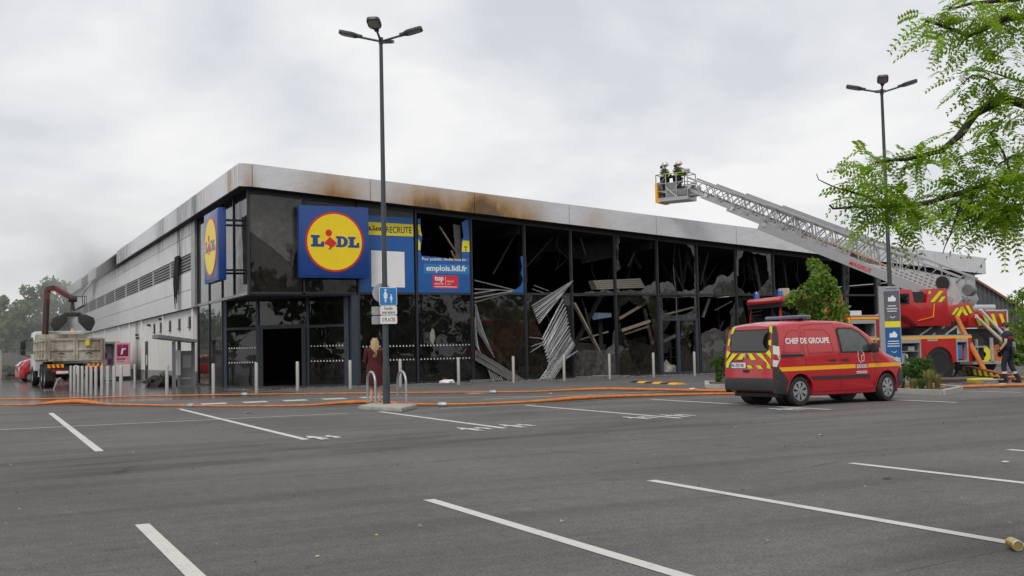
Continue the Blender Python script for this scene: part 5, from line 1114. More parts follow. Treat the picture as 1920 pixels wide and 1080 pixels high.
for sg_ in (-1, 1):
    for x_, st in ((.74, 0.), (3.44, rad(9))): wheel(van, (x_, sg_*.80, .315), .315, .20, sg_, 'rim', 7, st)
    for x_ in (.74, 3.44): MB().cyl((x_, sg_*.42, .34), (x_, sg_*.66, .34), .37, 24).build('wheel_arch', 'black', van)
    # flank: glass, seams, strips
    K.decal([(1.98, 1.10), (2.98, 1.10), (2.985, 1.19), (2.86, 1.38), (2.66, 1.56), (2.42, 1.655), (1.97, 1.66), (1.93, 1.60)], sg_, .004).build('window_seal', 'black', van)
    K.decal([(2.02, 1.125), (2.93, 1.125), (2.94, 1.19), (2.82, 1.37), (2.63, 1.54), (2.41, 1.63), (2.0, 1.635), (1.97, 1.58)], sg_, .010).build('side_window', 'clear', van); K.decal([(2.04, 1.135), (2.91, 1.135), (2.92, 1.19), (2.80, 1.36), (2.61, 1.53), (2.40, 1.615), (2.02, 1.62), (1.99, 1.57)], sg_, .007).build('painted_view', 'daylight_paint', van)  # pale panel paints the daylight seen through the cab; the body is solid
    for pts in ([(.86, 1.70), (.87, 1.2), (.93, .98), (.96, .60), (.99, .28)], [(1.84, 1.76), (1.92, 1.65), (1.95, 1.0), (1.96, .30)], [(3.02, 1.15), (3.06, .9), (3.05, .62), (2.98, .30)], [(.86, 1.70), (1.2, 1.735), (1.84, 1.755)], [(.99, .285), (1.96, .285), (2.98, .30)]):
        P = [(x_, z_) for x_, z_ in pts]; mb = MB()
        for (a, b), (c_, d) in zip(P, P[1:]):
            if abs(c_-a) > abs(d-b): q = [(a, b-.004), (c_, d-.004), (c_, d+.004), (a, b+.004)]
            else: q = [(a-.004, b), (a+.004, b), (c_+.004, d), (c_-.004, d)]
            m2 = K.decal(q, sg_, .003); mb.add(m2.v, m2.f)
        mb.build('door_gap', 'black', van, fix=False)
    K.decal([(.12, .745), (2.42, .763), (2.42, .85), (.12, .832)], sg_, .006).build('yellow_stripe', 'hi_orange', van); K.decal([(2.82, .766), (3.98, .775), (3.98, .862), (2.82, .853)], sg_, .006).build('yellow_stripe', 'hi_orange', van)
    m2 = K.decal([(1.06, .555), (2.86, .555), (2.86, .62), (1.06, .62)], sg_, .02); m2.build('rub_strip', 'plastic', van)
    K.decal([(.16, 1.045), (.86, 1.045), (.86, 1.105), (.16, 1.105)], sg_, .010).build('door_rail', 'black', van)
    for x_ in (1.72, 2.10): K.decal([(x_-.11, .93), (x_+.1, .935), (x_+.1, .975), (x_-.11, .97)], sg_, .018).build('door_handle', 'plastic', van)
    # pressed panels on the blind windows
    for P in ([(.28, 1.14), (.80, 1.14), (.79, 1.60), (.60, 1.61), (.45, 1.57), (.33, 1.42)], [(1.02, 1.10), (1.76, 1.13), (1.70, 1.50), (1.58, 1.61), (1.0, 1.62), (.95, 1.58)]):
        mb = MB(); n_ = len(P)
        for i in range(n_):
            (a, b), (c_, d) = P[i], P[(i+1) % n_]; L_ = math.hypot(c_-a, d-b); nx, nz = -(d-b)/L_*.007, (c_-a)/L_*.007
            m2 = K.decal([(a-nx, b-nz), (c_-nx, d-nz), (c_+nx, d+nz), (a+nx, b+nz)], sg_, .002); mb.add(m2.v, m2.f)
        mb.build('panel_crease', 'dark_red', van, fix=False)
    K.text('CHEF DE GROUPE', 1.02, 1.385, 1.30, .125, sg_, bold=.03).build('lettering', 'sign_white', van, fix=False)
    # crest on the front door
    mb = MB(); cr_ = [(2.60, .87), (2.53, .93), (2.505, 1.03), (2.52, 1.12), (2.57, 1.15), (2.64, 1.13), (2.70, 1.08), (2.69, .91), (2.65, .92), (2.64, .90), (2.615, .93), (2.62, 1.02), (2.66, 1.05), (2.70, 1.06)]
    for (a, b), (c_, d) in zip(cr_, cr_[1:]):
        L_ = math.hypot(c_-a, d-b); nx, nz = -(d-b)/L_*.007, (c_-a)/L_*.007; m2 = K.decal([(a-nx, b-nz), (c_-nx, d-nz), (c_+nx, d+nz), (a+nx, b+nz)], sg_, .009); mb.add(m2.v, m2.f)
    mb.build('crest', 'sign_white', van, fix=False)
    K.text('SDIS NORD', 2.62, .80, .34, .085, sg_, .011, .03).build('lettering', 'sign_white', van, fix=False)
    for z_ in (.68, .645): K.decal([(2.44, z_), (2.78, z_), (2.78, z_+.016), (2.44, z_+.016)], sg_, .009).build('print_line', 'sign_white', van)
    # rear corner: black pillar, tall lamp, bumper wrap
    K.decal([(.0, 1.30), (.13, 1.27), (.15, 1.50), (.12, 1.70), (.0, 1.71)], sg_, .005).build('pillar_trim', 'plastic', van)
    lm = K.decal([(.0, .86), (.08, .84), (.17, 1.02), (.15, 1.27), (.0, 1.30)], sg_, .012); lm.build('tail_lamp', 'lamp_clear', van)
    K.decal([(.0, 1.0), (.12, .98), (.15, 1.08), (.0, 1.12)], sg_, .016).build('tail_lamp', 'lamp_red', van)
    K.decal([(.0, .30), (.40, .25), (.42, .52), (.30, .66), (.16, .68), (.10, .86), (.0, .86)], sg_, .010).build('bumper_side', 'plastic', van)
    K.decal([(3.78, .30), (4.15, .36), (4.17, .62), (3.95, .74), (3.82, .55)], sg_, .012).build('bumper_side', 'plastic', van)
    K.decal([(3.66, .92), (3.98, .84), (4.08, .80), (4.0, .92), (3.82, .985)], sg_, .012).build('headlamp', 'lamp_clear', van)
    mr = MB().box((2.93, sg_*1.04, 1.20), (.13, .17, .22)).build('mirror', 'plastic', van, bevel=.04); MB().bar((2.95, sg_*.88, 1.13), (2.94, sg_*1.0, 1.15), .06).build('mirror_arm', 'plastic', mr)
    for (cx_) in (.74, 3.44):      # raised arch lip
        mb = MB()
        for i in range(14):
            a0, a1 = math.pi*i/14, math.pi*(i+1)/14
            P = [(cx_+math.cos(a)*r_, .33+math.sin(a)*r_) for a, r_ in ((a0, .362), (a1, .362), (a1, .40), (a0, .40))]; m2 = K.decal(P, sg_, .012, .3); mb.add(m2.v, m2.f)
        mb.build('arch_lip', 'red', van, fix=False, smooth=True)
# tail
def rearpt(u, z, off=.008): return V((K.dx(0, z)-off, .80-1.60*u, z))
zz = lambda q: 1.72-(q-690)/352.
uu = lambda q: (q-595)/(910-595)
def rear(P, mat, name, off=.008, th=.0):
    pts = [rearpt(uu(a), zz(b), off) for a, b in P]; MB().prism(pts, (-.002-th, 0, 0)).build(name, mat, van)
rear([(618, 742), (640, 714), (884, 714), (893, 748), (890, 874), (874, 890), (622, 884)], 'black', 'window_seal', .004); rear([(626, 745), (645, 723), (878, 723), (885, 750), (882, 868), (868, 880), (630, 876)], 'car_glass', 'rear_window', .007)
for P in ([(620, 745), (632, 700), (654, 692), (636, 740)], [(603, 832), (608, 780), (620, 780), (614, 832)], [(598, 925), (600, 872), (626, 886), (606, 926)], [(598, 1003), (598, 965), (642, 896), (678, 896), (624, 965), (616, 1003)], [(674, 942), (704, 896), (738, 896), (710, 942)], [(748, 896), (777, 896), (810, 945), (776, 945)], [(806, 896), (842, 896), (906, 985), (908, 1012), (884, 1005), (884, 968)], [(872, 894), (896, 868), (909, 898), (909, 935)], [(888, 798), (906, 798), (906, 842), (889, 832)], [(889, 700), (906, 692), (909, 748), (891, 738)], [(745, 985), (775, 985), (790, 1010), (757, 1010)], [(810, 985), (840, 985), (858, 1012), (826, 1012)]):
    rear(P, 'hi_yellow', 'chevron', .010)
rear([(628, 966), (738, 966), (738, 1006), (628, 1006)], 'sign_white', 'number_plate', .012); rear([(628, 966), (638, 966), (638, 1006), (628, 1006)], 'ban_light', 'plate_band', .016)
vs, fs = text_fit('FK-757-FR', .44, .075, .01); MB().add([V((-.021, .80-1.60*uu(685)-a, zz(986)+b)) for a, b in vs], fs).build('lettering', 'black', van, fix=False)
rear([(650, 950), (712, 946), (712, 954), (650, 957)], 'black', 'tailgate_handle', .02); rear([(718, 1020), (758, 1020), (758, 1040), (718, 1040)], 'black', 'tow_socket', .01); MB().prism([V((-.012+.0, .80-1.60*uu(737)+a*.035, zz(913)+b*.06)) for a, b in ((0, 1), (1, 0), (0, -1), (-1, 0))], (-.01, 0, 0)).build('badge', 'alu', van)
bm_ = MB(); bm_.prism([(-.06, -.80, .34), (-.06, .80, .34), (.05, .86, .34), (.05, -.86, .34)], (0, 0, .27)); bm_.build('rear_bumper', 'plastic', van, bevel=.03)
MB().prism([(4.12, -.62, .32), (4.12, .62, .32), (4.25, .5, .34), (4.25, -.5, .34)], (0, 0, .26)).build('front_bumper', 'plastic', van, bevel=.03)
# windscreen
ws = MB(); rows_ = []
for x_ in (2.62, 2.78, 2.95, 3.12, 3.30): w_ = K.side(x_, K.zt(x_)-.1)-.10; rows_.append([V((x_, w_*k, K.zt(x_)+.03*(1-k*k)+.008)) for k in (-1, -.6, 0, .6, 1)])
for r_ in rows_: ws.v += r_
for i in range(4):
    for j in range(4): ws.f.append((i*5+j, i*5+j+1, (i+1)*5+j+1, (i+1)*5+j))
ws.build('windscreen', 'car_glass', van, smooth=True)
lb = MB().b2((1.05, -.60, 1.865), (1.42, .60, 1.94)).build('light_bar', 'lightbar', van, bevel=.025)
for y_ in (-.4, .4): MB().b2((1.14, y_-.05, 1.80), (1.3, y_+.05, 1.87)).build('light_bar_foot', 'plastic', van)
MB().b2((.2, -.75, .2), (3.9, .75, .28)).build('underbody', 'black', van); MB().tube([(.35, .3, 1.82), (.3, .3, 2.25)], .006, 5).build('aerial', 'black', van)

# ------------------------------------------------------------ red hatchback in the distance
hb = empty('hatchback_car', (0, 0, 0), 0, 'small red hatchback parked by the boundary wall', 'car')
a_ = G(38, 717); hb.location = (a_.x-.1, a_.y+2, 0); hb.rotation_euler = (0, 0, rad(8))
C2 = CarShape([(0, .95), (.1, 1.12), (.5, 1.36), (1.0, 1.43), (1.7, 1.42), (2.2, 1.30), (2.7, 1.0), (2.9, .93), (3.4, .85), (3.7, .72), (3.8, .55)], [(0, .72), (.2, .80), (1, .83), (2.8, .83), (3.4, .78), (3.8, .55)], [(0, .3), (.3, .22), (3.4, .22), (3.8, .3)], .22, .85, .1, .1, .7, 1.43)
mesh_obj('body', C2.body([0, .05, .12, .25, .4, .55, .7, .85, 1., 1.2, 1.5, 1.8, 2., 2.2, 2.4, 2.6, 2.75, 2.9, 3.1, 3.3, 3.5, 3.65, 3.75, 3.8], ((.62, .3, .33), (3.05, .3, .33))), 'red', hb)
for sg_ in (-1, 1):
    for x_ in (.62, 3.05): wheel(hb, (x_, sg_*.72, .29), .29, .18, sg_, 'rim', 7)
    C2.decal([(.45, .93), (1.2, .90), (1.2, 1.30), (.85, 1.30), (.5, 1.1)], sg_).build('side_window', 'car_glass', hb); C2.decal([(1.27, .90), (2.45, .92), (2.05, 1.27), (1.27, 1.31)], sg_).build('side_window', 'car_glass', hb)
    C2.decal([(0, .72), (.2, .74), (.22, .95), (.02, .93)], sg_, .01).build('tail_lamp', 'lamp_red', hb)
MB().prism([(-.01, -.55, .98), (-.01, .55, .98), (.28, .48, 1.27), (.28, -.48, 1.27)], (-.02, 0, .01)).build('rear_window', 'car_glass', hb)
MB().b2((.3, -.7, .2), (3.5, .7, .3)).build('underbody', 'black', hb)
# white car at the far right edge
wc = empty('white_car', (0, 0, 0), 0, 'pale parked car half hidden past the fireman', 'car'); a_ = at(1925, 655, 62); wc.location = (a_.x, a_.y, 0); wc.rotation_euler = (0, 0, rad(-20))
mesh_obj('body', C2.body([0, .1, .25, .5, .85, 1.2, 1.8, 2.2, 2.6, 2.9, 3.3, 3.65, 3.8], ((.62, .3, .33), (3.05, .3, .33))), 'white_paint', wc)
for sg_ in (-1, 1):
    for x_ in (.62, 3.05): wheel(wc, (x_, sg_*.72, .29), .29, .18, sg_, 'rim', 7)
    C2.decal([(.5, .92), (2.45, .92), (2.05, 1.27), (.85, 1.30)], sg_).build('side_window', 'car_glass', wc)

# ------------------------------------------------------------ tipper truck with grab crane (x forward, heading +Y)
tt = empty('tipper_truck', (0, 0, 0), 0, 'dirty cream tipper truck with a raised red grab crane', 'truck')
tt.location = (F(141.5, 700, 14).x, 14.0, 0); tt.rotation_euler = (0, 0, rad(92.5))
wl = 1.25     # half width; local y = left
bed = MB().b2((0.1, -wl+.03, 1.22), (5.2, wl-.03, 1.32)).build('bed_floor', 'tipper', tt)
def panelwall(p, q, z0, z1, name, th=.05, n=3, rails=True, out=(0, 0, 0)):
    p = V(p); q = V(q); d = (q-p).normalized(); nrm = V(out)
    o = MB().prism([p+V((0, 0, z0)), q+V((0, 0, z0)), q+V((0, 0, z1)), p+V((0, 0, z1))], -nrm*th).build(name, 'tipper', tt)
    for z_ in (z0+.05, (z0+z1)/2, z1-.05): MB().bar(p+V((0, 0, z_))+nrm*.02, q+V((0, 0, z_))+nrm*.02, .06, .09).build('rib', 'tipper', o)
    for k in range(n+1): c_ = p.lerp(q, k/n); c_ = c_+d*(.04 if k == 0 else -.04 if k == n else 0); MB().bar(c_+V((0, 0, z0))+nrm*.035, c_+V((0, 0, z1+.02))+nrm*.035, .09, .06, nrm).build('stake', 'tipper', o)
    return o
panelwall((0, wl, 0), (5.2, wl, 0), 1.32, 2.28, 'side_board', n=4, out=(0, 1, 0)); panelwall((0, -wl, 0), (5.2, -wl, 0), 1.32, 2.28, 'side_board', n=4, out=(0, -1, 0))
panelwall((0, wl-.06, 0), (0, .02, 0), 1.24, 2.30, 'tail_board', n=1, out=(-1, 0, 0)); panelwall((0, -.02, 0), (0, -wl+.06, 0), 1.24, 2.30, 'tail_board', n=1, out=(-1, 0, 0))
for y_ in (-.6, .62): MB().tube([(-.08, y_-.12, 1.55), (-.12, y_, 1.62), (-.08, y_+.15, 1.58)], .03, 6).build('latch', 'grab', tt)
MB().b2((-.09, -.62, 1.95), (-.05, -.42, 2.2)).build('sticker', 'ban_yellow', tt)
MB().b2((5.2, -wl, 1.3), (5.28, wl, 2.62)).build('headboard', 'tipper', tt)
for y_ in (-.42, .42): MB().b2((.2, y_-.06, .80), (8.2, y_+.06, 1.12)).build('chassis_rail', 'chassis', tt)
for x_ in (1.0, 2.35): MB().cyl((x_, -1.0, .52), (x_, 1.0, .52), .07, 10).build('axle', 'chassis', tt)
for x_ in (1.0, 2.35, 7.0):
    for sg_ in (-1, 1): wheel(tt, (x_, sg_*1.06, .52), .52, .34 if x_ > 5 else .42, sg_, 'galv', truck=True, rimr=.58)
for sg_ in (-1, 1):
    mb = MB()
    for cx_ in (1.0, 2.35):
        for k in range(8):
            a0, a1 = math.pi*k/8, math.pi*(k+1)/8; mb.bar((cx_+.62*math.cos(a0), sg_*1.06, .55+.58*math.sin(a0)), (cx_+.62*math.cos(a1), sg_*1.06, .55+.58*math.sin(a1)), .42, .02, (0, 0, 1))
    mb.build('mudguard', 'chassis', tt); MB().b2((.28, sg_*.84, .32), (.31, sg_*1.22, .82)).build('mudflap', 'rubber', tt)
MB().b2((-.02, -1.15, .82), (.06, 1.15, .98)).build('bumper_beam', 'chassis', tt)
for sg_ in (-1, 1):
    b_ = MB().b2((-.05, sg_*.52, .93), (-.01, sg_*1.22, 1.10)).build('marker_board', 'hi_orange', tt)
    for k in range(3): y_ = sg_*(.60+.2*k); MB().prism([(-.055, y_, .935), (-.055, y_+sg_*.09, .935), (-.055, y_+sg_*.15, 1.095), (-.055, y_+sg_*.06, 1.095)], (-.003, 0, 0)).build('marker_stripe', 'lamp_red', b_)
    MB().b2((-.04, sg_*.62, .74), (.0, sg_*1.05, .84)).build('tail_lamp', 'lamp_red', tt)
MB().b2((-.05, .32, .66), (-.02, .84, .78)).build('number_plate', 'paper', tt)
for k, z_ in enumerate((.82, .62)): MB().lathe([(.01, 0), (.12, .001), (.12, .02)], (0, 0, 0), 16).build('speed_disc', 'paper', tt, loc=(-.05, -.02+.02*k, z_+.1), rot=(0, rad(-90), 0))
for x_, z_ in ((4.0, .5), (4.0, .85)): MB().b2((x_-.6, 1.0, z_), (x_+.5, 1.2, z_+.04)).build('step', 'galv', tt)
MB().b2((3.2, .75, .45), (4.9, 1.15, 1.05)).build('fuel_tank', 'alu_dark', tt, bevel=.08)
cab = MB(); P = [(6.0, .75), (8.0, .75), (8.05, 1.6), (7.75, 2.75), (6.05, 2.8)]; cab.prism([V((x_, -1.2, z_)) for x_, z_ in P], (0, 2.4, 0)); cb = cab.build('cab', 'white_paint', tt, bevel=.08)
for sg_ in (-1, 1):
    MB().prism([(6.5, sg_*1.205, 1.65), (7.8, sg_*1.205, 1.65), (7.62, sg_*1.205, 2.5), (6.5, sg_*1.205, 2.5)], (0, sg_*.01, 0)).build('side_window', 'car_glass', cb)
    MB().tube([(7.7, sg_*1.2, 2.35), (7.7, sg_*1.55, 2.38), (7.7, sg_*1.6, 1.6), (7.7, sg_*1.2, 1.5)], .025, 6).build('mirror_arm', 'black', cb)
    MB().box((7.66, sg_*1.6, 2.1), (.12, .26, .45)).build('mirror', 'black', cb, bevel=.03); MB().box((7.66, sg_*1.6, 1.72), (.12, .26, .24)).build('mirror', 'black', cb, bevel=.03)
MB().prism([(5.99, -.9, 1.9), (5.99, .9, 1.9), (6.0, .9, 2.5), (6.0, -.9, 2.5)], (-.01, 0, 0)).build('rear_window', 'car_glass', cb); MB().tube([(6.3, .7, 2.8), (6.3, .7, 3.1)], .05, 8).build('exhaust', 'black', cb); MB().lathe([(.09, 0), (.08, .1), (.03, .14)], (6.6, -.7, 2.8), 12).build('beacon', 'hi_orange', cb)
# crane between cab and bed
cp = V((5.62, .62, 1.1)); k1 = cp+V((.05, .12, 1.2)); k2 = k1+V((.25, -.12, 2.65)); el = k2+V((-.15, -.35, .10)); tip = el+V((-1.0, -.75, -.62))
MB().bar(cp, k1, .42, .42, (1, 0, 0)).build('crane_base', 'crane_red', tt); MB().bar(k1, k2, .30, .24, (1, 0, 0)).build('crane_column', 'crane_red', tt, bevel=.03); MB().bar(k2, el, .28, .22).build('crane_knuckle', 'crane_red', tt)
MB().bar(el, tip, .22, .24).build('crane_boom', 'crane_red', tt, bevel=.03); MB().cyl(k1+V((-.28, 0, .3)), k2+V((-.28, .05, -.5)), .07, 10).build('crane_ram', 'grab', tt); MB().cyl(tip+V((0, -.2, -.02)), tip+V((0, .2, -.02)), .17, 12).build('boom_pin', 'grab', tt)
for k in range(3): MB().tube([tip+V((0, -.15+.1*k, .1)), tip+V((-.1, -.45-.1*k, .12)), tip+V((0, -.50-.08*k, -.35)), tip+V((.05, -.1, -.62))], .022, 6).build('crane_hose', 'black', tt, smooth=True)
gb = MB().tube([tip+V((0, 0, -.1)), tip+V((0, 0, -.45)), tip+V((0, 0, -.62))], [.07, .1, .14], 10).build('grab_rotator', 'grab', tt)
gc = tip+V((0, 0, -.82)); MB().bar(gc+V((0, -.42, 0)), gc+V((0, .42, 0)), .3, .20).build('grab_head', 'grab', tt, bevel=.03)
for sg_ in (-1, 1):
    MB().bar(gc+V((0, sg_*.25, .05)), gc+V((0, sg_*.62, -.25)), .34, .16).build('grab_arm', 'grab', tt)
    P = [(.28, .02), (.62, -.02), (.98, -.18), (1.05, -.45), (.86, -.85), (.70, -.82), (.30, -.38)]
    MB().prism([gc+V((-.36, sg_*y_, z_)) for y_, z_ in P], (.72, 0, 0)).build('grab_shell', 'grab', tt, bevel=.04)

# ------------------------------------------------------------ turntable ladder truck (local x forward = to the cab, y+ = side towards the car park)
TH = rad(12); fwd = V((-math.cos(TH), math.sin(TH), 0)); WB = V((20.6, -14.05, 0))
ft = empty('ladder_fire_truck', WB, math.atan2(fwd.y, fwd.x), 'red turntable ladder fire truck with open lockers and its ladder raised', 'fire truck')
D_ = 2.4; rb = ft
def fb(x0, x1, z0, z1, name, mat, y0=-D_, y1=0., par=None, bevel=0.): return MB().b2((x0, y0, z0), (x1, y1, z1)).build(name, mat, par or rb, bevel=bevel)
def locker(x0, x1, z0, z1, fill, par=None):
    # open compartment: frame, back, shelves, roller shutter box
    L_ = empty('locker', (0, 0, 0)); L_.parent = rb
    t = .05
    for a in ((x0, x0+t, z0, z1), (x1-t, x1, z0, z1), (x0+t, x1-t, z0, z0+t), (x0+t, x1-t, z1-.13, z1)): MB().b2((a[0], -.62, a[2]), (a[1], .012, a[3])).build('locker_frame', 'lad', L_)
    MB().b2((x0+t, -.62, z0+t), (x1-t, -.60, z1-.13)).build('locker_back', fill, L_); return L_
# lower body, built round the wheel opening and the lockers
fb(-.68, -.48, .52, 1.42, 'body_panel', 'fire_red'); fb(-1.32, -1.16, .52, 1.42, 'body_panel', 'fire_red'); fb(.58, .72, .5, 1.42, 'body_panel', 'fire_red')
P = [(-.48, .52), (-.48, 1.42), (.58, 1.42), (.58, .52)]+[(.56*math.cos(a), .46+.60*math.sin(a)) for a in [math.pi*k/14 for k in range(15)]]
MB().prism([V((x_, -.02, z_)) for x_, z_ in P], (0, .02, 0)).build('wheel_panel', 'fire_red', ft); MB().cyl((0, -.5, .5), (0, -.04, .5), .64, 28).build('wheel_arch', 'black', ft)
fb(-1.3, 4.6, 1.42, 1.47, 'deck_edge', 'lad'); fb(-1.32, 3.6, 1.34, 1.42, 'reflective_stripe', 'hi_orange', -.01, .008)
fb(-1.3, 4.6, .5, 1.42, 'body_core', 'chassis', -D_, -.66)
l1 = locker(.72, 1.86, .52, 1.34, 'lad_dark'); MB().b2((.78, -.6, .92), (1.8, -.05, .94)).build('shelf', 'lad', l1); MB().b2((1.25, -.5, .58), (1.7, -.1, .88)).build('equipment_case', 'locker', l1); MB().b2((.9, -.5, .95), (1.15, -.1, 1.1)).build('equipment_case', 'lad', l1)
l2 = locker(-1.16, -.68, .52, 1.34, 'lad_dark'); MB().b2((-.98, -.5, .6), (-.78, -.08, 1.12)).build('blue_bag', 'ban_light', l2, bevel=.05); MB().cyl((-1.06, -.2, .6), (-1.06, -.2, 1.15), .05, 10).build('red_bottle', 'sign_red', l2)
fb(1.86, 2.35, .5, 1.42, 'body_panel', 'fire_red'); fb(.05, .45, 1.26, 1.33, 'vent_plate', 'lad', -.01, .006)
# tall locker block behind the crew cab
fb(2.30, 2.42, .5, 2.16, 'body_panel', 'fire_red'); fb(3.42, 3.62, .5, 2.20, 'body_panel', 'fire_red'); fb(2.42, 3.42, 2.06, 2.16, 'body_panel', 'fire_red'); fb(2.42, 3.42, .5, .86, 'body_panel', 'fire_red'); fb(2.30, 3.62, .5, 2.1, 'body_core', 'fire_red', -D_, -.7)
l3 = locker(2.44, 3.40, .88, 2.04, 'black'); MB().b2((2.5, -.6, 1.45), (3.35, -.05, 1.47)).build('shelf', 'lad', l3); MB().b2((2.6, -.5, 1.5), (3.2, -.1, 1.56)).build('equipment_case', 'dark_red', l3); MB().b2((2.6, -.5, .95), (2.9, -.1, 1.3)).build('equipment_case', 'rubber', l3)
fb(3.42, 3.52, .86, 2.12, 'reflective_stripe', 'hi_orange', -.01, .012); fb(2.32, 3.40, 2.055, 2.13, 'reflective_stripe', 'hi_orange', -.01, .012); fb(2.42, 3.40, .79, .86, 'reflective_stripe', 'hi_orange', -.01, .012)
fb(2.28, 3.40, 2.16, 2.20, 'locker_roof', 'lad'); fb(2.85, 3.35, 2.20, 2.36, 'roof_box', 'white_paint', -.9, -.2)
fb(1.86, 2.28, 1.47, 1.52, 'walkway', 'lad')
wheel(ft, (0, -.20, .48), .48, .34, 1, 'lad_dark', truck=True, rimr=.60); wheel(ft, (4.9, -.20, .48), .48, .32, 1, 'lad_dark', truck=True, rimr=.60); wheel(ft, (0, -2.2, .48), .48, .34, -1, 'lad_dark', truck=True, rimr=.60); wheel(ft, (4.9, -2.2, .48), .48, .32, -1, 'lad_dark', truck=True, rimr=.60)
fb(-1.2, 5.7, .4, .7, 'chassis', 'chassis', -1.8, -.7)
# crew cab
cbm = MB(); P = [(3.95, .6), (7.15, .6), (7.22, 1.25), (7.0, 2.30), (6.85, 2.42), (3.98, 2.42)]
cbm.prism([V((x_, -D_+.03, z_)) for x_, z_ in P], (0, D_-.06, 0)); fcab = cbm.build('cab', 'fire_red', ft, bevel=.07)
fb(4.75, 7.05, 1.42, 2.24, 'side_windows', 'car_glass', -.03, -.012, fcab); MB().prism([(7.20, -2.2, 1.30), (7.20, -.2, 1.30), (7.02, -.2, 2.25), (7.02, -2.2, 2.25)], (.02, 0, .004)).build('windscreen', 'car_glass', fcab)
MB().prism([V((x_, -D_-.0, z_)) for x_, z_ in ((4.6, 2.40), (7.18, 2.38), (7.22, 2.46), (7.1, 2.56), (4.6, 2.64))], (0, D_+.06, 0)).build('cab_roof', 'fire_red', fcab, bevel=.05)
MB().b2((4.6, -D_-.01, 2.25), (7.1, .035, 2.38)).build('cab_header', 'black', fcab); fb(4.62, 4.72, 1.3, 2.2, 'reflective_stripe', 'hi_orange', -.03, .002, fcab)
for x_, y_, m_, s_ in ((6.9, -.3, 'blue_light', .13), (4.75, -.35, 'blue_light', .13), (6.9, -2.0, 'blue_light', .13)): MB().lathe([(s_, 0), (s_, .14), (s_*.6, .22), (.01, .24)], (x_, y_, 2.56), 14).build('beacon', m_, fcab, smooth=True)
MB().b2((6.3, -.7, 2.58), (6.7, -.35, 2.82)).build('siren_horn', 'tan', fcab, bevel=.04)
MB().prism([V((x_, -D_+.04, z_)) for x_, z_ in ((3.62, .6), (3.95, .6), (3.95, 2.5), (3.80, 2.62), (3.66, 2.55))], (0, D_-.05, 0)).build('cab_rear', 'fire_red', fcab, bevel=.05)
fb(3.64, 3.95, 2.30, 2.40, 'reflective_stripe', 'hi_orange', -.02, .0, fcab)
fcab.scale = (.68, 1, 1.12); fcab.location = (3.62*.32, 0, 0)
# turntable + operator stand
MB().cyl((-.2, -1.2, 1.47), (-.2, -1.2, 1.75), .95, 28).build('turntable_ring', 'black', ft)
tnb = MB(); P = [(1.55, 2.30), (1.60, 3.05), (1.45, 3.12), (.72, 3.12), (.62, 2.55), (-.30, 2.35), (-.34, 3.10), (-.98, 3.10), (-1.02, 2.6), (-1.9, 2.55), (-1.85, 2.25), (-1.55, 1.95), (-.9, 1.72), (1.0, 1.72), (1.15, 1.95)]
tu = MB().prism([V((x_, -1.75, z_)) for x_, z_ in ((1.20, 1.78), (1.35, 2.25), (.95, 2.42), (-.35, 2.42), (-1.75, 2.62), (-1.85, 2.3), (-1.5, 1.95), (-.9, 1.74))], (0, 1.25, 0)).build('turntable', 'fire_red', ft, bevel=.05)
op = MB().prism([V((x_, -.52, z_)) for x_, z_ in ((1.62, 2.30), (1.66, 2.98), (1.5, 3.08), (.95, 3.06), (.88, 2.62), (.40, 2.58), (.34, 3.08), (-.42, 3.10), (-.50, 2.2), (-.3, 1.78), (.75, 1.78), (1.15, 2.1))], (0, .5, 0)).build('operator_stand', 'fire_red', ft, bevel=.04)
fb(1.1, 1.52, 2.56, 2.92, 'control_screen', 'black', -.03, .0, op); fb(1.16, 1.46, 2.6, 2.88, 'screen_glass', 'car_glass', 0, .006, op); fb(.45, .85, 2.62, 2.98, 'seat', 'chassis', -.4, -.1, op)
for P in ([(.10, 2.62), (.26, 2.62), (-.12, 3.0), (-.28, 3.0)], [(-.20, 2.62), (-.06, 2.62), (-.22, 2.80), (-.36, 2.80)], [(.24, 2.9), (.32, 2.9), (.30, 3.0), (.22, 3.0)]): MB().prism([V((x_, -.018, z_)) for x_, z_ in P], (0, .006, 0)).build('chevron', 'hi_yellow', op)
for p_, q_ in (((.78, 1.98), (.18, 2.10)), ((.18, 2.10), (.12, 2.56))): MB().bar((p_[0], -.012, p_[1]), (q_[0], -.012, q_[1]), .012, .08, (0, 1, 0)).build('reflective_stripe', 'hi_orange', op)
for P in ([(-1.02, 2.18), (-.92, 2.18), (-1.12, 2.42), (-1.24, 2.42)], [(-1.22, 2.1), (-1.06, 2.1), (-1.30, 2.42), (-1.44, 2.42)], [(-1.60, 2.15), (-1.46, 2.15), (-1.28, 2.45), (-1.40, 2.45)], [(-1.78, 2.25), (-1.66, 2.2), (-1.5, 2.5), (-1.62, 2.5)]): MB().prism([V((x_, -.495, z_)) for x_, z_ in P], (0, .006, 0)).build('chevron', 'hi_yellow', tu)
for k in range(3): MB().bar((.55-.5*k, -.3, 1.47), (.05-.5*k, -.3, 1.76), .07, .05).build('strut', 'lad', ft)
MB().cyl((-1.0, -.6, 1.5), (-1.0, -.6, 1.95), .16, 12).build('pump_column', 'black', ft); fb(-1.32, -1.05, 1.5, 1.9, 'white_tank', 'white_paint', -1.2, -.5)
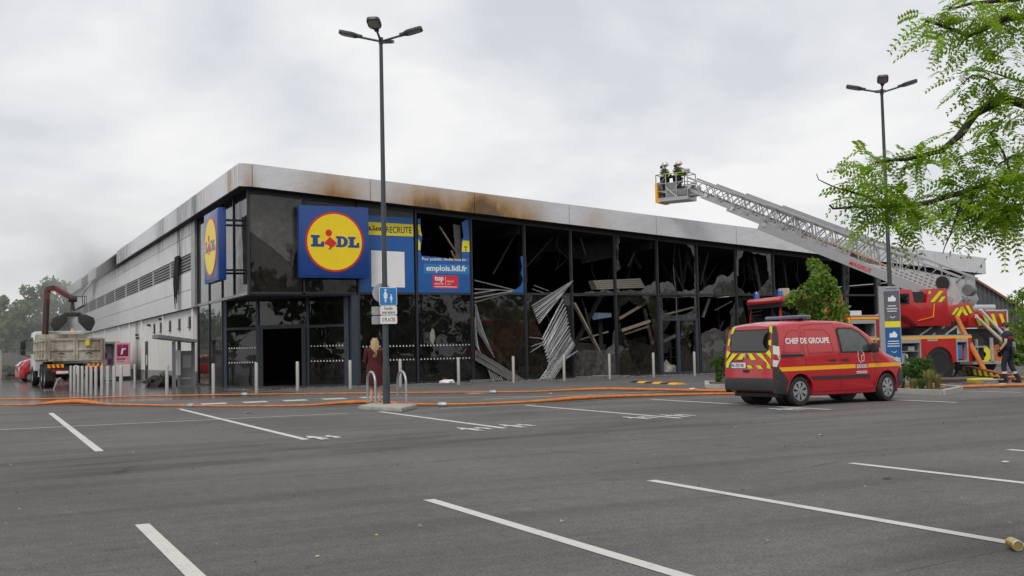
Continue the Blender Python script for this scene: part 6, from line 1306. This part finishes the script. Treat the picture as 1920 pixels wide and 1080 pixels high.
# rear bay, outrigger
fb(-1.95, -1.34, .55, 1.30, 'rear_bay', 'chassis', -2.3, -.2); fb(-1.95, -1.36, 1.0, 1.05, 'rear_shelf', 'lad', -.2, .0); fb(-1.6, -1.55, .55, 1.3, 'rear_post', 'lad', -.15, -.05)
og0, og1 = G(1813, 703), G(1888, 711)
outr = empty('outrigger_beam', (0, 0, 0), 0, 'low outrigger beam with yellow and red chevrons beside the fireman', 'outrigger')
d_ = (og1-og0).normalized(); nv = V((-d_.y, d_.x, 0)); Lb = (og1-og0).length
MB().prism([og0-nv*.12+V((0, 0, .02)), og1-nv*.12+V((0, 0, .02)), og1-nv*.12+V((0, 0, .16)), og0-nv*.12+V((0, 0, .34))], nv*.25).build('beam', 'dark_red', outr)
for k in range(7):
    f0 = (k+.1)/7; a_ = og0.lerp(og1, f0)-nv*.125; w_ = d_*Lb/14; hh = .34-.18*f0
    MB().prism([a_+V((0, 0, .04)), a_+w_+V((0, 0, .04)), a_+w_*.5+V((0, 0, hh-.03)), a_-w_*.5+V((0, 0, hh-.03))], -nv*.004).build('chevron', 'hi_yellow', outr)
# ladder: from the turntable tail up and over to the cage
RW = Matrix.Rotation(math.atan2(fwd.y, fwd.x), 3, 'Z')
loc = lambda x_, y_, z_: WB+RW @ V((x_, y_, z_))
LA = loc(-1.75, -1.1, 2.62); LB = V((19.35, -1.35, 8.05)); LD = (LB-LA); LL_ = LD.length; ld = LD.normalized(); ls = ld.cross(V((0, 0, 1))).normalized(); lu = ls.cross(ld)
lad = ft
inv = RW.inverted()
TL = lambda p: inv @ (p-WB)
def section(s0, s1, w_, h_, z0, plate=False, name='ladder_section'):
    a, b = LA+ld*(s0*LL_)+lu*z0, LA+ld*(s1*LL_)+lu*z0; mbs = []; n_ = max(3, int((b-a).length/.9)); root = None
    rails = MB()
    for sg_ in (-1, 1):
        o_ = ls*sg_*w_/2; mb = MB(); mbs.append(mb)
        rails.bar(TL(a+o_), TL(b+o_), .07, .13 if not plate else .34, TL(lu+WB) ); rails.bar(TL(a+o_+lu*h_), TL(b+o_+lu*h_), .06, .07)
        for k in range(n_):
            p = a.lerp(b, k/n_)+o_; q = a.lerp(b, (k+.5)/n_)+o_; e_ = a.lerp(b, (k+1)/n_)+o_
            mb.bar(TL(p), TL(q+lu*h_), .032, .032); mb.bar(TL(q+lu*h_), TL(e_), .032, .032)
    root = rails.build(name, 'lad', lad)
    for mb in mbs: mb.build('lattice', 'lad', root)
    rg = MB(); m_ = int((b-a).length/.30)
    for k in range(m_): p = a.lerp(b, (k+.5)/m_)+lu*.05; rg.bar(TL(p-ls*w_/2), TL(p+ls*w_/2), .035, .035)
    rg.build('rungs', 'lad_dark', root)
    e_ = b; rl = MB()
    for sg_ in (-1, 1): rl.cyl(TL(b+ls*(sg_*w_/2-.02)-ld*.25+lu*.12), TL(b+ls*(sg_*w_/2+.06*sg_)-ld*.25+lu*.12), .10, 12)
    rl.build('pulley', 'alu', root); return root
section(0, .66, 1.20, .95, 0, True); section(.16, .80, 1.0, .78, .12); section(.34, .92, .82, .62, .22); section(.52, 1.0, .64, .48, .30)
# perforated side plates at the foot of the ladder
for sg_ in (-1, 1):
    a = LA+ls*sg_*.62; P = [a-ld*.15-lu*.25, a+ld*2.9-lu*.18, a+ld*3.9+lu*.16, a+ld*.25+lu*.78, a-ld*.30+lu*.25]
    pl = MB().prism([TL(p) for p in P], TL(ls*.03+WB)).build('side_plate', 'lad_plate', lad)
    mb = MB()
    for r_ in range(5):
        for c__ in range(13):
            p = a+ld*(.55+.2*c__)+lu*(.12+.12*r_)
            if (.12+.12*r_) > .82-.2*(.2*c__+.4): continue
            mb.bar(TL(p+ls*.034*(1 if sg_ > 0 else -.15)), TL(p+ld*.12+ls*.034*(1 if sg_ > 0 else -.15)), .01, .04, TL(lu+WB))
    mb.build('slots', 'lad_dark', pl)
vs, fs = text_fit('MAGIRUS', 1.0, .17, .02, shear=.2); nr = -ls if (-ls).dot(CP-LA) > 0 else ls
cA = LA+ld*3.9+nr*.645-lu*.02; ex_ = -ld if (-ld).dot(CR) > 0 else ld
lt_ = MB(); lt_.add([TL(cA+ex_*p+lu*q) for p, q in vs], fs); lt_.build('lettering', 'sign_red', lad, fix=False)
MB().cyl(TL(LA+ld*.55+lu*.55+nr*.66), TL(LA+ld*.55+lu*.55+nr*.74), .24, 20).build('cover_disc', 'black', lad)
mb = MB(); P_ = [LA+ld*(LL_*k/24)+lu*(.26+.02*math.sin(k*2.))+ls*.10 for k in range(2, 24)]; mb.tube([TL(p) for p in P_], .045, 8).build('ladder_hose', 'hose_dull', lad)
mb = MB(); cR = LA-ld*.15+lu*.55; mb.wheel(TL(cR), TL(ls+WB), .3, .3, 24, [(.01, -.16), (.20, -.17), (.22, -.1), (.22, .1), (.20, .17), (.01, .16)]); mb.build('hose_reel', 'lad_dark', lad)
# drop hose from the ladder foot to the ground
h0 = LA+nr*.75-lu*.1; h1 = G(1852, 706)
tag(MB().tube([h0, h0.lerp(h1, .08)+V((0, 0, .06)), h0.lerp(h1, .5), h0.lerp(h1, .93), h1+V((0, 0, .05))], [.07, .085, .09, .09, .09], 10).build('drop_hose', 'hose', smooth=True), 'orange hose hanging taut from the ladder foot to the ground', 'hose')
# cage
cg = empty('ladder_cage', (19.0, -1.0, 7.78), 0, 'grey rescue cage with yellow corner at the ladder tip', 'rescue cage')
vdir = V((19-CP.x, -1-CP.y, 0)).normalized(); cx_ = V((vdir.y, -vdir.x, 0)); cx_ = (cx_*.92-vdir*.39).normalized(); cy_ = V((-cx_.y, cx_.x, 0))
cg.rotation_euler = (0, 0, math.atan2(cx_.y, cx_.x))
MB().b2((-.80, -.50, 0), (.75, .50, .16)).build('floor', 'lad', cg); MB().b2((-.82, -.52, -.03), (-.60, .52, .05)).build('yellow_skid', 'hi_orange', cg); MB().b2((-.81, -.53, .05), (-.70, -.38, .85)).build('corner_post', 'hi_orange', cg)
rl = MB()
for z_ in (.45, .80, 1.22):
    q = [(-.78, -.48, z_), (.73, -.48, z_), (.73, .48, z_), (-.78, .48, z_), (-.78, -.48, z_)]
    for a, b in zip(q, q[1:]): rl.tube([a, b], .022, 6)
for x_ in (-.78, -.3, .2, .73):
    for y_ in (-.48, .48): rl.tube([(x_, y_, .1), (x_, y_, 1.22)], .024, 6)
for a, b in (((-.3, -.48, .15), (.2, -.48, .62)), ((.2, -.48, .15), (-.3, -.48, .62)), ((.2, -.48, .62), (.73, -.48, 1.1)), ((-.78, -.48, .62), (-.3, -.48, 1.1)), ((.2, -.48, .15), (.73, -.48, .6))): rl.tube([a, b], .016, 6)
rl.build('railing', 'lad', cg); MB().prism([(-.79, -.5, .1), (-.79, .5, .1), (-.79, .5, 1.05), (-.79, -.5, .85)], (-.02, 0, 0)).build('side_panel', 'lad', cg); MB().b2((-.3, -.49, .16), (.2, -.47, .78)).build('gate_panel', 'lad_dark', cg); MB().b2((.25, -.5, .2), (.7, -.46, .5)).build('control_box', 'lad_dark', cg); MB().b2((-.7, .44, .16), (.7, .47, .75)).build('back_panel', 'lad_dark', cg)
MB().bar((.2, 0, .3), (1.15, -.1, .25), .5, .2).build('mounting_arm', 'lad', cg); MB().box((.55, -.1, 1.32), (.30, .22, .2), .3).build('water_monitor', 'alu_dark', cg, bevel=.05); MB().tube([(.55, -.1, 1.1), (.55, -.1, 1.35), (.25, -.2, 1.5)], .05, 8).build('monitor_pipe', 'alu_dark', cg)
# second appliance's pump rack standing past the ladder truck
pr = at(1868, 640, 45.5); pk = empty('pump_rack', (pr.x, pr.y, 0), math.atan2(fwd.y, fwd.x), 'red rear of a second fire appliance with hose reels and slanting white tubes', 'fire appliance')
def pb(a, b, name, mat, bevel=0.): return MB().b2(a, b).build(name, mat, pk, bevel=bevel)
pb((-.75, -1.6, 1.75), (.95, -.3, 2.35), 'upper_locker', 'fire_red', .04); pb((-.5, -1.6, .45), (.85, -.45, 1.7), 'pump_bay', 'chassis'); pb((-.62, -1.5, 2.38), (.55, -.7, 2.62), 'roof_tube_box', 'alu', .05); pb((-.78, -.30, 1.45), (-.74, -.26, 2.4), 'frame_post', 'white_paint'); pb((-.78, -.3, 2.36), (.2, -.26, 2.40), 'frame_bar', 'white_paint'); pb((-.75, -1.6, .35), (.9, -.2, .45), 'step_plate', 'lad')
for k in range(4): MB().prism([V((x_, -.295, z_)) for x_, z_ in ((-.7+.36*k, 1.80), (-.56+.36*k, 1.80), (-.40+.36*k, 2.25), (-.54+.36*k, 2.25))], (0, .006, 0)).build('chevron', 'hi_yellow', pk)
MB().cyl((.72, -.15, 2.15), (-.55, -.05, 1.0), .065, 10).build('suction_tube', 'cream', pk); MB().cyl((.55, -.12, 2.42), (-.68, -.02, 1.12), .055, 10).build('suction_tube', 'white_paint', pk); MB().box((-.68, -.05, 1.0), (.3, .2, .35)).build('valve_block', 'alu_dark', pk, bevel=.05)
for x_, m_, r_ in ((.42, 'ban_yellow', .34), (-.32, 'hose', .36)): MB().wheel((x_, -.35, .72), (0, 1, 0), r_, .2, 24, [(.12, -.12), (r_, -.12), (r_*1.02, 0), (r_, .12), (.12, .12)]).build('hose_reel', m_, pk, smooth=True)
MB().cyl((.05, -.22, .45), (.05, -.22, 1.35), .075, 12).build('standpipe', 'alu', pk); pb((-.72, -.35, .95), (-.55, -.2, 1.2), 'gauge_box', 'white_paint')
for x_ in (-.35, .6): MB().cyl((x_, -1.3, .42), (x_, -1.0, .42), .42, 18).build('wheel', 'rubber', pk)
for k, (px, s_, m_) in enumerate((((1800, 706), (.55, .35, .25), 'rubber'), ((1838, 713), (.8, .3, .06), 'ban_yellow'), ((1860, 714), (.6, .3, .05), 'lad'), ((1822, 713), (.4, .2, .05), 'lad_dark'))):
    a_ = G(*px); tag((heap('kit_bag', (a_.x, a_.y, 0), s_[0]*.5, s_[1]*.5, s_[2], m_, 'x', 'x', 40+k, spiky=.3) if k == 0 else MB().box((a_.x, a_.y, s_[2]/2+.004), s_, .3*k-.4).build('folded_kit', m_, bevel=.015)), ('black kit bag dropped on the wet asphalt by the fire truck', 'yellow folded kit on the ground near the outrigger', 'silver folded kit on the ground near the outrigger', 'dark flat kit on the ground next to the black bag')[k], 'kit')
# ================================================================ PEOPLE
BASE = dict(pel=(0, 0, .95), spi=(0, -.01, 1.12), che=(0, 0, 1.30), nec=(0, -.01, 1.46), hd0=(0, .01, 1.54), hd1=(0, .03, 1.63), top=(0, .01, 1.71), nose=(0, .125, 1.60),
            hl=(-.095, 0, .90), hr=(.095, 0, .90), kl=(-.10, .03, .50), kr=(.10, .03, .50), al=(-.10, -.02, .09), ar=(.10, -.02, .09), tl=(-.115, .15, .035), tr=(.115, .15, .035),
            sl=(-.185, -.01, 1.40), sr=(.185, -.01, 1.40), el=(-.235, -.02, 1.13), er=(.235, -.02, 1.13), wl=(-.235, .06, .90), wr=(.235, .06, .90))
RB = dict(pel=.125, spi=.115, che=.135, nec=.055, hd0=.062, hd1=(.078, .092), top=.055, nose=.014, hl=.088, hr=.088, kl=.056, kr=.056, al=.040, ar=.040, tl=.036, tr=.036, sl=.062, sr=.062, el=.043, er=.043, wl=.029, wr=.029)
ED = [('pel', 'spi'), ('spi', 'che'), ('che', 'nec'), ('nec', 'hd0'), ('hd0', 'hd1'), ('hd1', 'top'), ('hd1', 'nose'), ('pel', 'hl'), ('pel', 'hr'), ('hl', 'kl'), ('kl', 'al'), ('al', 'tl'), ('hr', 'kr'), ('kr', 'ar'), ('ar', 'tr'), ('che', 'sl'), ('che', 'sr'), ('sl', 'el'), ('el', 'wl'), ('sr', 'er'), ('er', 'wr')]
def body_mesh(J, sc, keys, infl, edges=None, hands=False, rmul={}, sub=2):
    ks = list(keys); pts = [V(J[k])*sc for k in ks]; idx = {k: i for i, k in enumerate(ks)}
    es = [(idx[a], idx[b]) for a, b in ED if a in idx and b in idx]; rr = []
    for k in ks:
        r = RB[k]; m_ = rmul.get(k, 1.)
        rr.append(tuple((q*m_+infl)*sc for q in r) if isinstance(r, tuple) else (r*m_+infl)*sc)
    if hands:
        for s_ in ('l', 'r'):
            w_ = V(J['w'+s_])*sc; d = (V(J['w'+s_])-V(J['e'+s_])).normalized(); sd = d.cross(V((0, 1, 0)) if abs(d.y) < .8 else V((0, 0, 1))).normalized(); nn_ = sd.cross(d)
            p = w_+d*.075*sc; ip = len(pts); pts.append(p); rr.append((.030*sc, .017*sc)); es.append((idx['w'+s_], ip))
            for k, (o_, L_) in enumerate(((-.030, .062), (-.010, .075), (.010, .070), (.029, .055))):
                a = p+(sd*o_+d*.03)*sc; b = a+(d*.8+nn_*.35).normalized()*L_*.55*sc; c_ = b+(d*.4+nn_*.8).normalized()*L_*.5*sc; i0 = len(pts); pts += [a, b, c_]; rr += [.0095*sc, .0085*sc, .007*sc]; es += [(ip, i0), (i0, i0+1), (i0+1, i0+2)]
            a = w_+(d*.035-sd*.035)*sc; b = a+(d*.5-sd*.6).normalized()*.04*sc; i0 = len(pts); pts += [a, b]; rr += [.011*sc, .008*sc]; es += [(ip, i0), (i0, i0+1)]
    return skin_mesh(pts, es, rr, sub, idx.get('pel', 0))
ALLK = list(BASE)
def person(label, loc, fwdv, h, pose, group=None):
    J = dict(BASE); J.update(pose); sc = h/1.76
    r = empty('person', loc, math.atan2(fwdv[1], fwdv[0])-math.pi/2, label, 'person', group)
    mesh_obj('body', body_mesh(J, sc, ALLK, 0, hands=True), 'skin', r)
    hd = V(J['hd1'])*sc
    for s_ in (-1, 1):
        MB().lathe([(.002, -.008), (.009, 0), (.002, .008)], hd+V((s_*.032, .083, .012))*sc, 8).build('eye', 'black', r); MB().lathe([(.004, -.03), (.013, 0), (.004, .03)], hd+V((s_*.083, 0, -.01))*sc, 8, .5, 1.).build('ear', 'skin', r)
    MB().lathe([(.003, -.004), (.022, 0), (.003, .004)], hd+V((0, .085, -.055))*sc, 10, 1., .3).build('mouth', 'band_red', r)
    return r, J, sc
# woman in the burgundy dress, seen from behind
wp = G(704, 760.5)
wo_, J, sc = person('woman with long blonde hair in a burgundy dress watching the burnt store', wp, (.25, .97), 1.70, dict(el=(-.245, .02, 1.12), wl=(-.13, .24, 1.20), er=(.245, .02, 1.12), wr=(.10, .25, 1.22), tl=(-.10, .14, .03), tr=(.12, .14, .03), kl=(-.085, .02, .5), kr=(.085, .02, .5)))
dr_ = MB().lathe([(.01, .50), (.232, .50), (.235, .56), (.228, .75), (.215, .92), (.195, 1.02), (.172, 1.12), (.180, 1.22), (.196, 1.32), (.190, 1.38), (.12, 1.435), (.06, 1.455)], n=28, sx=1., sy=.70)
for v in dr_.v:
    if v.z < 1.0: k = 1+.045*math.sin(math.atan2(v.y, v.x)*9+v.z*3)*(1.0-v.z); v.x *= k; v.y *= k
for s_ in ('l', 'r'): dr_.tube([V(J['s'+s_])+V((.05 if s_ == 'l' else -.05, 0, -.02)), J['s'+s_], V(J['s'+s_]).lerp(V(J['e'+s_]), .5), J['e'+s_], V(J['e'+s_]).lerp(V(J['w'+s_]), .85)], [.06, .072, .062, .055, .045], 12)
dr_.v = [q*sc for q in dr_.v]; dr_.build('dress', 'burgundy', wo_, smooth=True)
hp = [(0, .015, 1.665), (0, -.035, 1.63), (0, -.065, 1.54), (0, -.085, 1.43), (0, -.095, 1.33), (0, -.095, 1.27)]
hm_ = skin_mesh([V(p)*sc for p in hp], [(i, i+1) for i in range(5)], [tuple(q*sc for q in r_) for r_ in ((.068, .065), (.088, .085), (.088, .068), (.085, .048), (.07, .038), (.04, .025))], 2); hair = mesh_obj('hair', hm_, 'blonde', wo_)
rnd = random.Random(2); st_ = MB()
for k in range(70):
    a = rnd.uniform(-1, 1); e_ = V((a*.08+rnd.gauss(0, .012), -.13+.05*a*a+rnd.gauss(0, .008), rnd.uniform(1.20, 1.34)))
    st_.tube([V((a*.05, -.07, 1.69))*sc, V((a*.095, -.11+.05*a*a, 1.58))*sc, V((a*.092, -.135+.06*a*a, 1.43))*sc, e_*sc], [.010, .012, .011, .004], 5)
st_.build('hair_strands', 'blonde', hair, smooth=True)
MB().tube([V((-.10, -.10, 1.43))*sc, V((-.02, -.155, 1.33))*sc, V((.10, -.16, 1.12))*sc, V((.20, -.06, .98))*sc, V((.22, .02, .96))*sc], .009, 6).build('bag_strap', 'black', wo_); MB().box(V((.25, .04, .88))*sc, (.10, .24, .20)).build('handbag', 'black', wo_, bevel=.03)
for s_ in (-1, 1): MB().prism([V((s_*.10+a*.045, b, .0)) for a, b in ((-1, -.08), (1, -.08), (1, .12), (.4, .19), (-.4, .19), (-1, .12))], (0, 0, .05)).build('shoe', 'black', wo_, bevel=.015)
# fireman in navy at the right
def hair_cap(J, sc, r, mat, s_=1.):
    bm = bmesh.new(); bmesh.ops.create_icosphere(bm, subdivisions=3, radius=1); hd = V(J['hd1'])
    for v in bm.verts:
        k = 1+.05*noise.noise(v.co*5); v.co = V((v.co.x*.090*k, v.co.y*.105*k-.012, v.co.z*.098*k+.03))
        if v.co.z < .0 and v.co.y > -.02: v.co.z = max(v.co.z, .02)
        v.co = (v.co+hd)*sc
    me = bpy.data.meshes.new('hair'); bm.to_mesh(me); bm.free(); me.polygons.foreach_set('use_smooth', [True]*len(me.polygons)); return mesh_obj('hair', me, mat, r)
def clothe(r, J, sc, top, legs, boots, long=False, infl=.016):
    k1_ = ['pel', 'spi', 'che', 'sl', 'sr', 'el', 'er']+(['wl', 'wr'] if long else []); J2 = dict(J)
    if not long:
        for s_ in ('l', 'r'): J2['e'+s_] = V(J['s'+s_]).lerp(V(J['e'+s_]), .62)
    t_ = mesh_obj('shirt' if not long else 'jacket', body_mesh(J2, sc, k1_, infl, rmul=dict(el=1.25, er=1.25, che=1.06, spi=1.05)), top, r)
    g_ = .0 if not long else .03
    tb_ = MB().lathe([(.10, .90), (.160+g_, .905), (.158+g_, 1.0), (.158+g_, 1.08), (.168+g_, 1.18), (.185+g_, 1.30), (.190+g_, 1.37), (.165+g_, 1.42), (.085, 1.465), (.066, 1.485)], n=26, sx=1., sy=.80); tb_.v = [q*sc for q in tb_.v]; tb_.build('torso_cloth', top, t_, smooth=True)
    p_ = mesh_obj('trousers', body_mesh(J, sc, ['pel', 'hl', 'hr', 'kl', 'kr', 'al', 'ar'], infl*1.2, rmul=dict(al=1.15, ar=1.15, kl=1.08, kr=1.08)), legs, r)
    for s_ in ('l', 'r'):
        a = V(J['a'+s_]); t = V(J['t'+s_]); d = V((t.x-a.x, t.y-a.y, 0)).normalized(); n_ = V((-d.y, d.x, 0)); z0 = min(a.z, .09)-.09
        P = [a-d*.075-n_*.045, a-d*.075+n_*.045, a+d*.10+n_*.055, a+d*.19+n_*.03, a+d*.19-n_*.03, a+d*.10-n_*.055]
        mb = MB(); mb.prism([V((q.x, q.y, a.z-.088))*sc for q in P], (0, 0, .075*sc)); mb.tube([(a+V((0, 0, -.04)))*sc, (a+V((0, 0, .10)))*sc], [.062*sc, .058*sc], 12); mb.build('boot', boots, r, bevel=.012)
    return t_, p_
lv = V((-CR.x, -CR.y, 0)).normalized(); aw = V((CF.x, CF.y, 0)).normalized()
fp = G(1893, 716.5)
fm, J, sc = person('fireman in navy T-shirt and trousers with red chest band walking past the truck', fp, lv*.80+aw*.60, 1.80, dict(hd1=(-.01, .05, 1.62), hd0=(0, .02, 1.54), nose=(-.02, .145, 1.58), top=(-.005, .03, 1.70), kl=(-.10, .12, .51), al=(-.11, .08, .09), tl=(-.12, .25, .035), kr=(.10, -.03, .50), ar=(.11, -.22, .09), tr=(.13, -.05, .035), el=(-.25, .0, 1.13), wl=(-.24, .16, .93), er=(.25, -.05, 1.13), wr=(.24, .10, .93)))
sh1, tr1 = clothe(fm, J, sc, 'navy', 'navy', 'black'); hair_cap(J, sc, fm, 'hair_brown')
MB().lathe([(.184, 0), (.190, .01), (.193, .06), (.190, .07)], V((0, 0, 1.245))*sc, 26, 1.02, .83).build('red_band', 'band_red', sh1, smooth=True)
for s_ in ('l', 'r'):
    a = V(J['k'+s_]).lerp(V(J['a'+s_]), .55); MB().tube([(a+V((0, 0, .03)))*sc, (a-V((0, 0, .03)))*sc], .075*sc, 14).build('reflective_band', 'reflect', tr1, smooth=True)
    g_ = V(J['w'+s_])*sc; d = (V(J['w'+s_])-V(J['e'+s_])).normalized(); MB().tube([g_-d*.02, g_+d*.05, g_+d*.11], [.042, .05, .036], 10).build('glove', 'black', fm, smooth=True)
# two firefighters in the cage
def cagefighter(lx, ly, fv, label, pose):
    p = cg.matrix_basis @ V((lx, ly, .16)); r, J, sc = person(label, p, fv, 1.64, pose, None); r.scale = (1.16, 1.16, 1.)
    j_, t_ = clothe(r, J, sc, 'turnout', 'turnout', 'black', True, .05)
    for z_, rr in ((1.06, .194), (1.28, .222)): MB().lathe([(rr, 0), (rr+.008, .015), (rr+.008, .045), (rr, .06)], V((0, 0, z_))*sc, 22, 1.0, .86).build('hi_vis_band', 'hi_yellow', j_, smooth=True)
    for s_ in ('l', 'r'):
        a = V(J['e'+s_]).lerp(V(J['w'+s_]), .45); d = (V(J['w'+s_])-V(J['e'+s_])).normalized(); MB().tube([(a-d*.03)*sc, (a+d*.03)*sc], .10*sc, 12).build('hi_vis_band', 'hi_yellow', j_, smooth=True)
        a = V(J['k'+s_]).lerp(V(J['a'+s_]), .5); MB().tube([(a+V((0, 0, .03)))*sc, (a-V((0, 0, .03)))*sc], .108*sc, 12).build('hi_vis_band', 'hi_yellow', t_, smooth=True)
        g_ = V(J['w'+s_])*sc; MB().tube([g_-d*.03, g_+d*.06, g_+d*.12], [.05, .055, .04], 10).build('glove', 'ash', r, smooth=True)
    hd = V(J['hd1'])*sc; hm = MB().lathe([(.128, -.02), (.134, .01), (.130, .06), (.108, .11), (.07, .145), (.02, .16)], hd+V((0, -.005, .01))*sc, 22, .92, 1.08).build('helmet', 'helmet', r, smooth=True)
    MB().tube([hd+V((0, -.14, -.0)), hd+V((0, 0, .165)), hd+V((0, .13, .06))], [.012, .014, .012], 8).build('helmet_crest', 'helmet', hm); MB().prism([hd+V((x_, y_, -.02)) for x_, y_ in ((-.09, -.10), (.09, -.10), (.08, -.19), (-.08, -.19))], (0, 0, -.10)).build('neck_flap', 'turnout', hm)
    MB().lathe([(.118, -.075), (.128, -.03), (.130, .02)], hd+V((0, .012, 0))*sc, 20, .9, 1.05).build('visor', 'car_glass', hm) if False else None
    return r
cagefighter(-.52, -.08, cx_*.9+cy_*.3, 'firefighter in helmet and dark coat standing over the yellow corner of the cage', dict(wl=(-.16, .30, 1.08), wr=(.16, .32, 1.06), el=(-.26, .06, 1.14), er=(.26, .06, 1.14)))
cagefighter(.10, -.05, cx_*1.+cy_*.25, 'firefighter in helmet and dark coat handling the nozzle in the cage', dict(wl=(-.12, .36, 1.20), wr=(.14, .38, 1.24), el=(-.26, .12, 1.16), er=(.26, .12, 1.18), hd1=(0, .06, 1.615), top=(0, .05, 1.70), nose=(0, .15, 1.56)))
# ================================================================ SMOKE drifting off the burnt eaves
sm = bpy.data.materials.new('smoke'); sm.use_nodes = True; T = NT(sm.node_tree); T.n.clear(); p = T.pos(); x, y, z = T.xyz(p)[:3]
n_ = T.noise(T.scl(p, (.6, .35, .6)), .55, 4, .6, .6)
pl = T.m('MULTIPLY', T.m('MULTIPLY', T.gauss(x, -1.2, 2.2), T.gauss(z, 8.0, 1.9)), T.m('ADD', T.gauss(y, 42., 6.), T.m('MULTIPLY', T.gauss(y, 57., 4.), .8)))
dn_ = T.m('ADD', T.m('MULTIPLY', T.m('MULTIPLY', pl, T.mr(n_, .38, .66)), .17), T.m('MULTIPLY', T.mr(n_, .3, .7), .022))
v_ = T.new('ShaderNodeVolumePrincipled'); v_.inputs['Color'].default_value = (.97, .975, .985, 1); T.put(v_.inputs['Density'], dn_); v_.inputs['Anisotropy'].default_value = .2
o_ = T.new('ShaderNodeOutputMaterial'); T.l.new(v_.outputs[0], o_.inputs['Volume']); M['smoke'] = sm
tag(MB().b2((-16, 35, .4), (6, 61, 13.5)).build('smoke', 'smoke'), 'thin grey smoke drifting off the burnt eaves', 'smoke', kind='stuff')
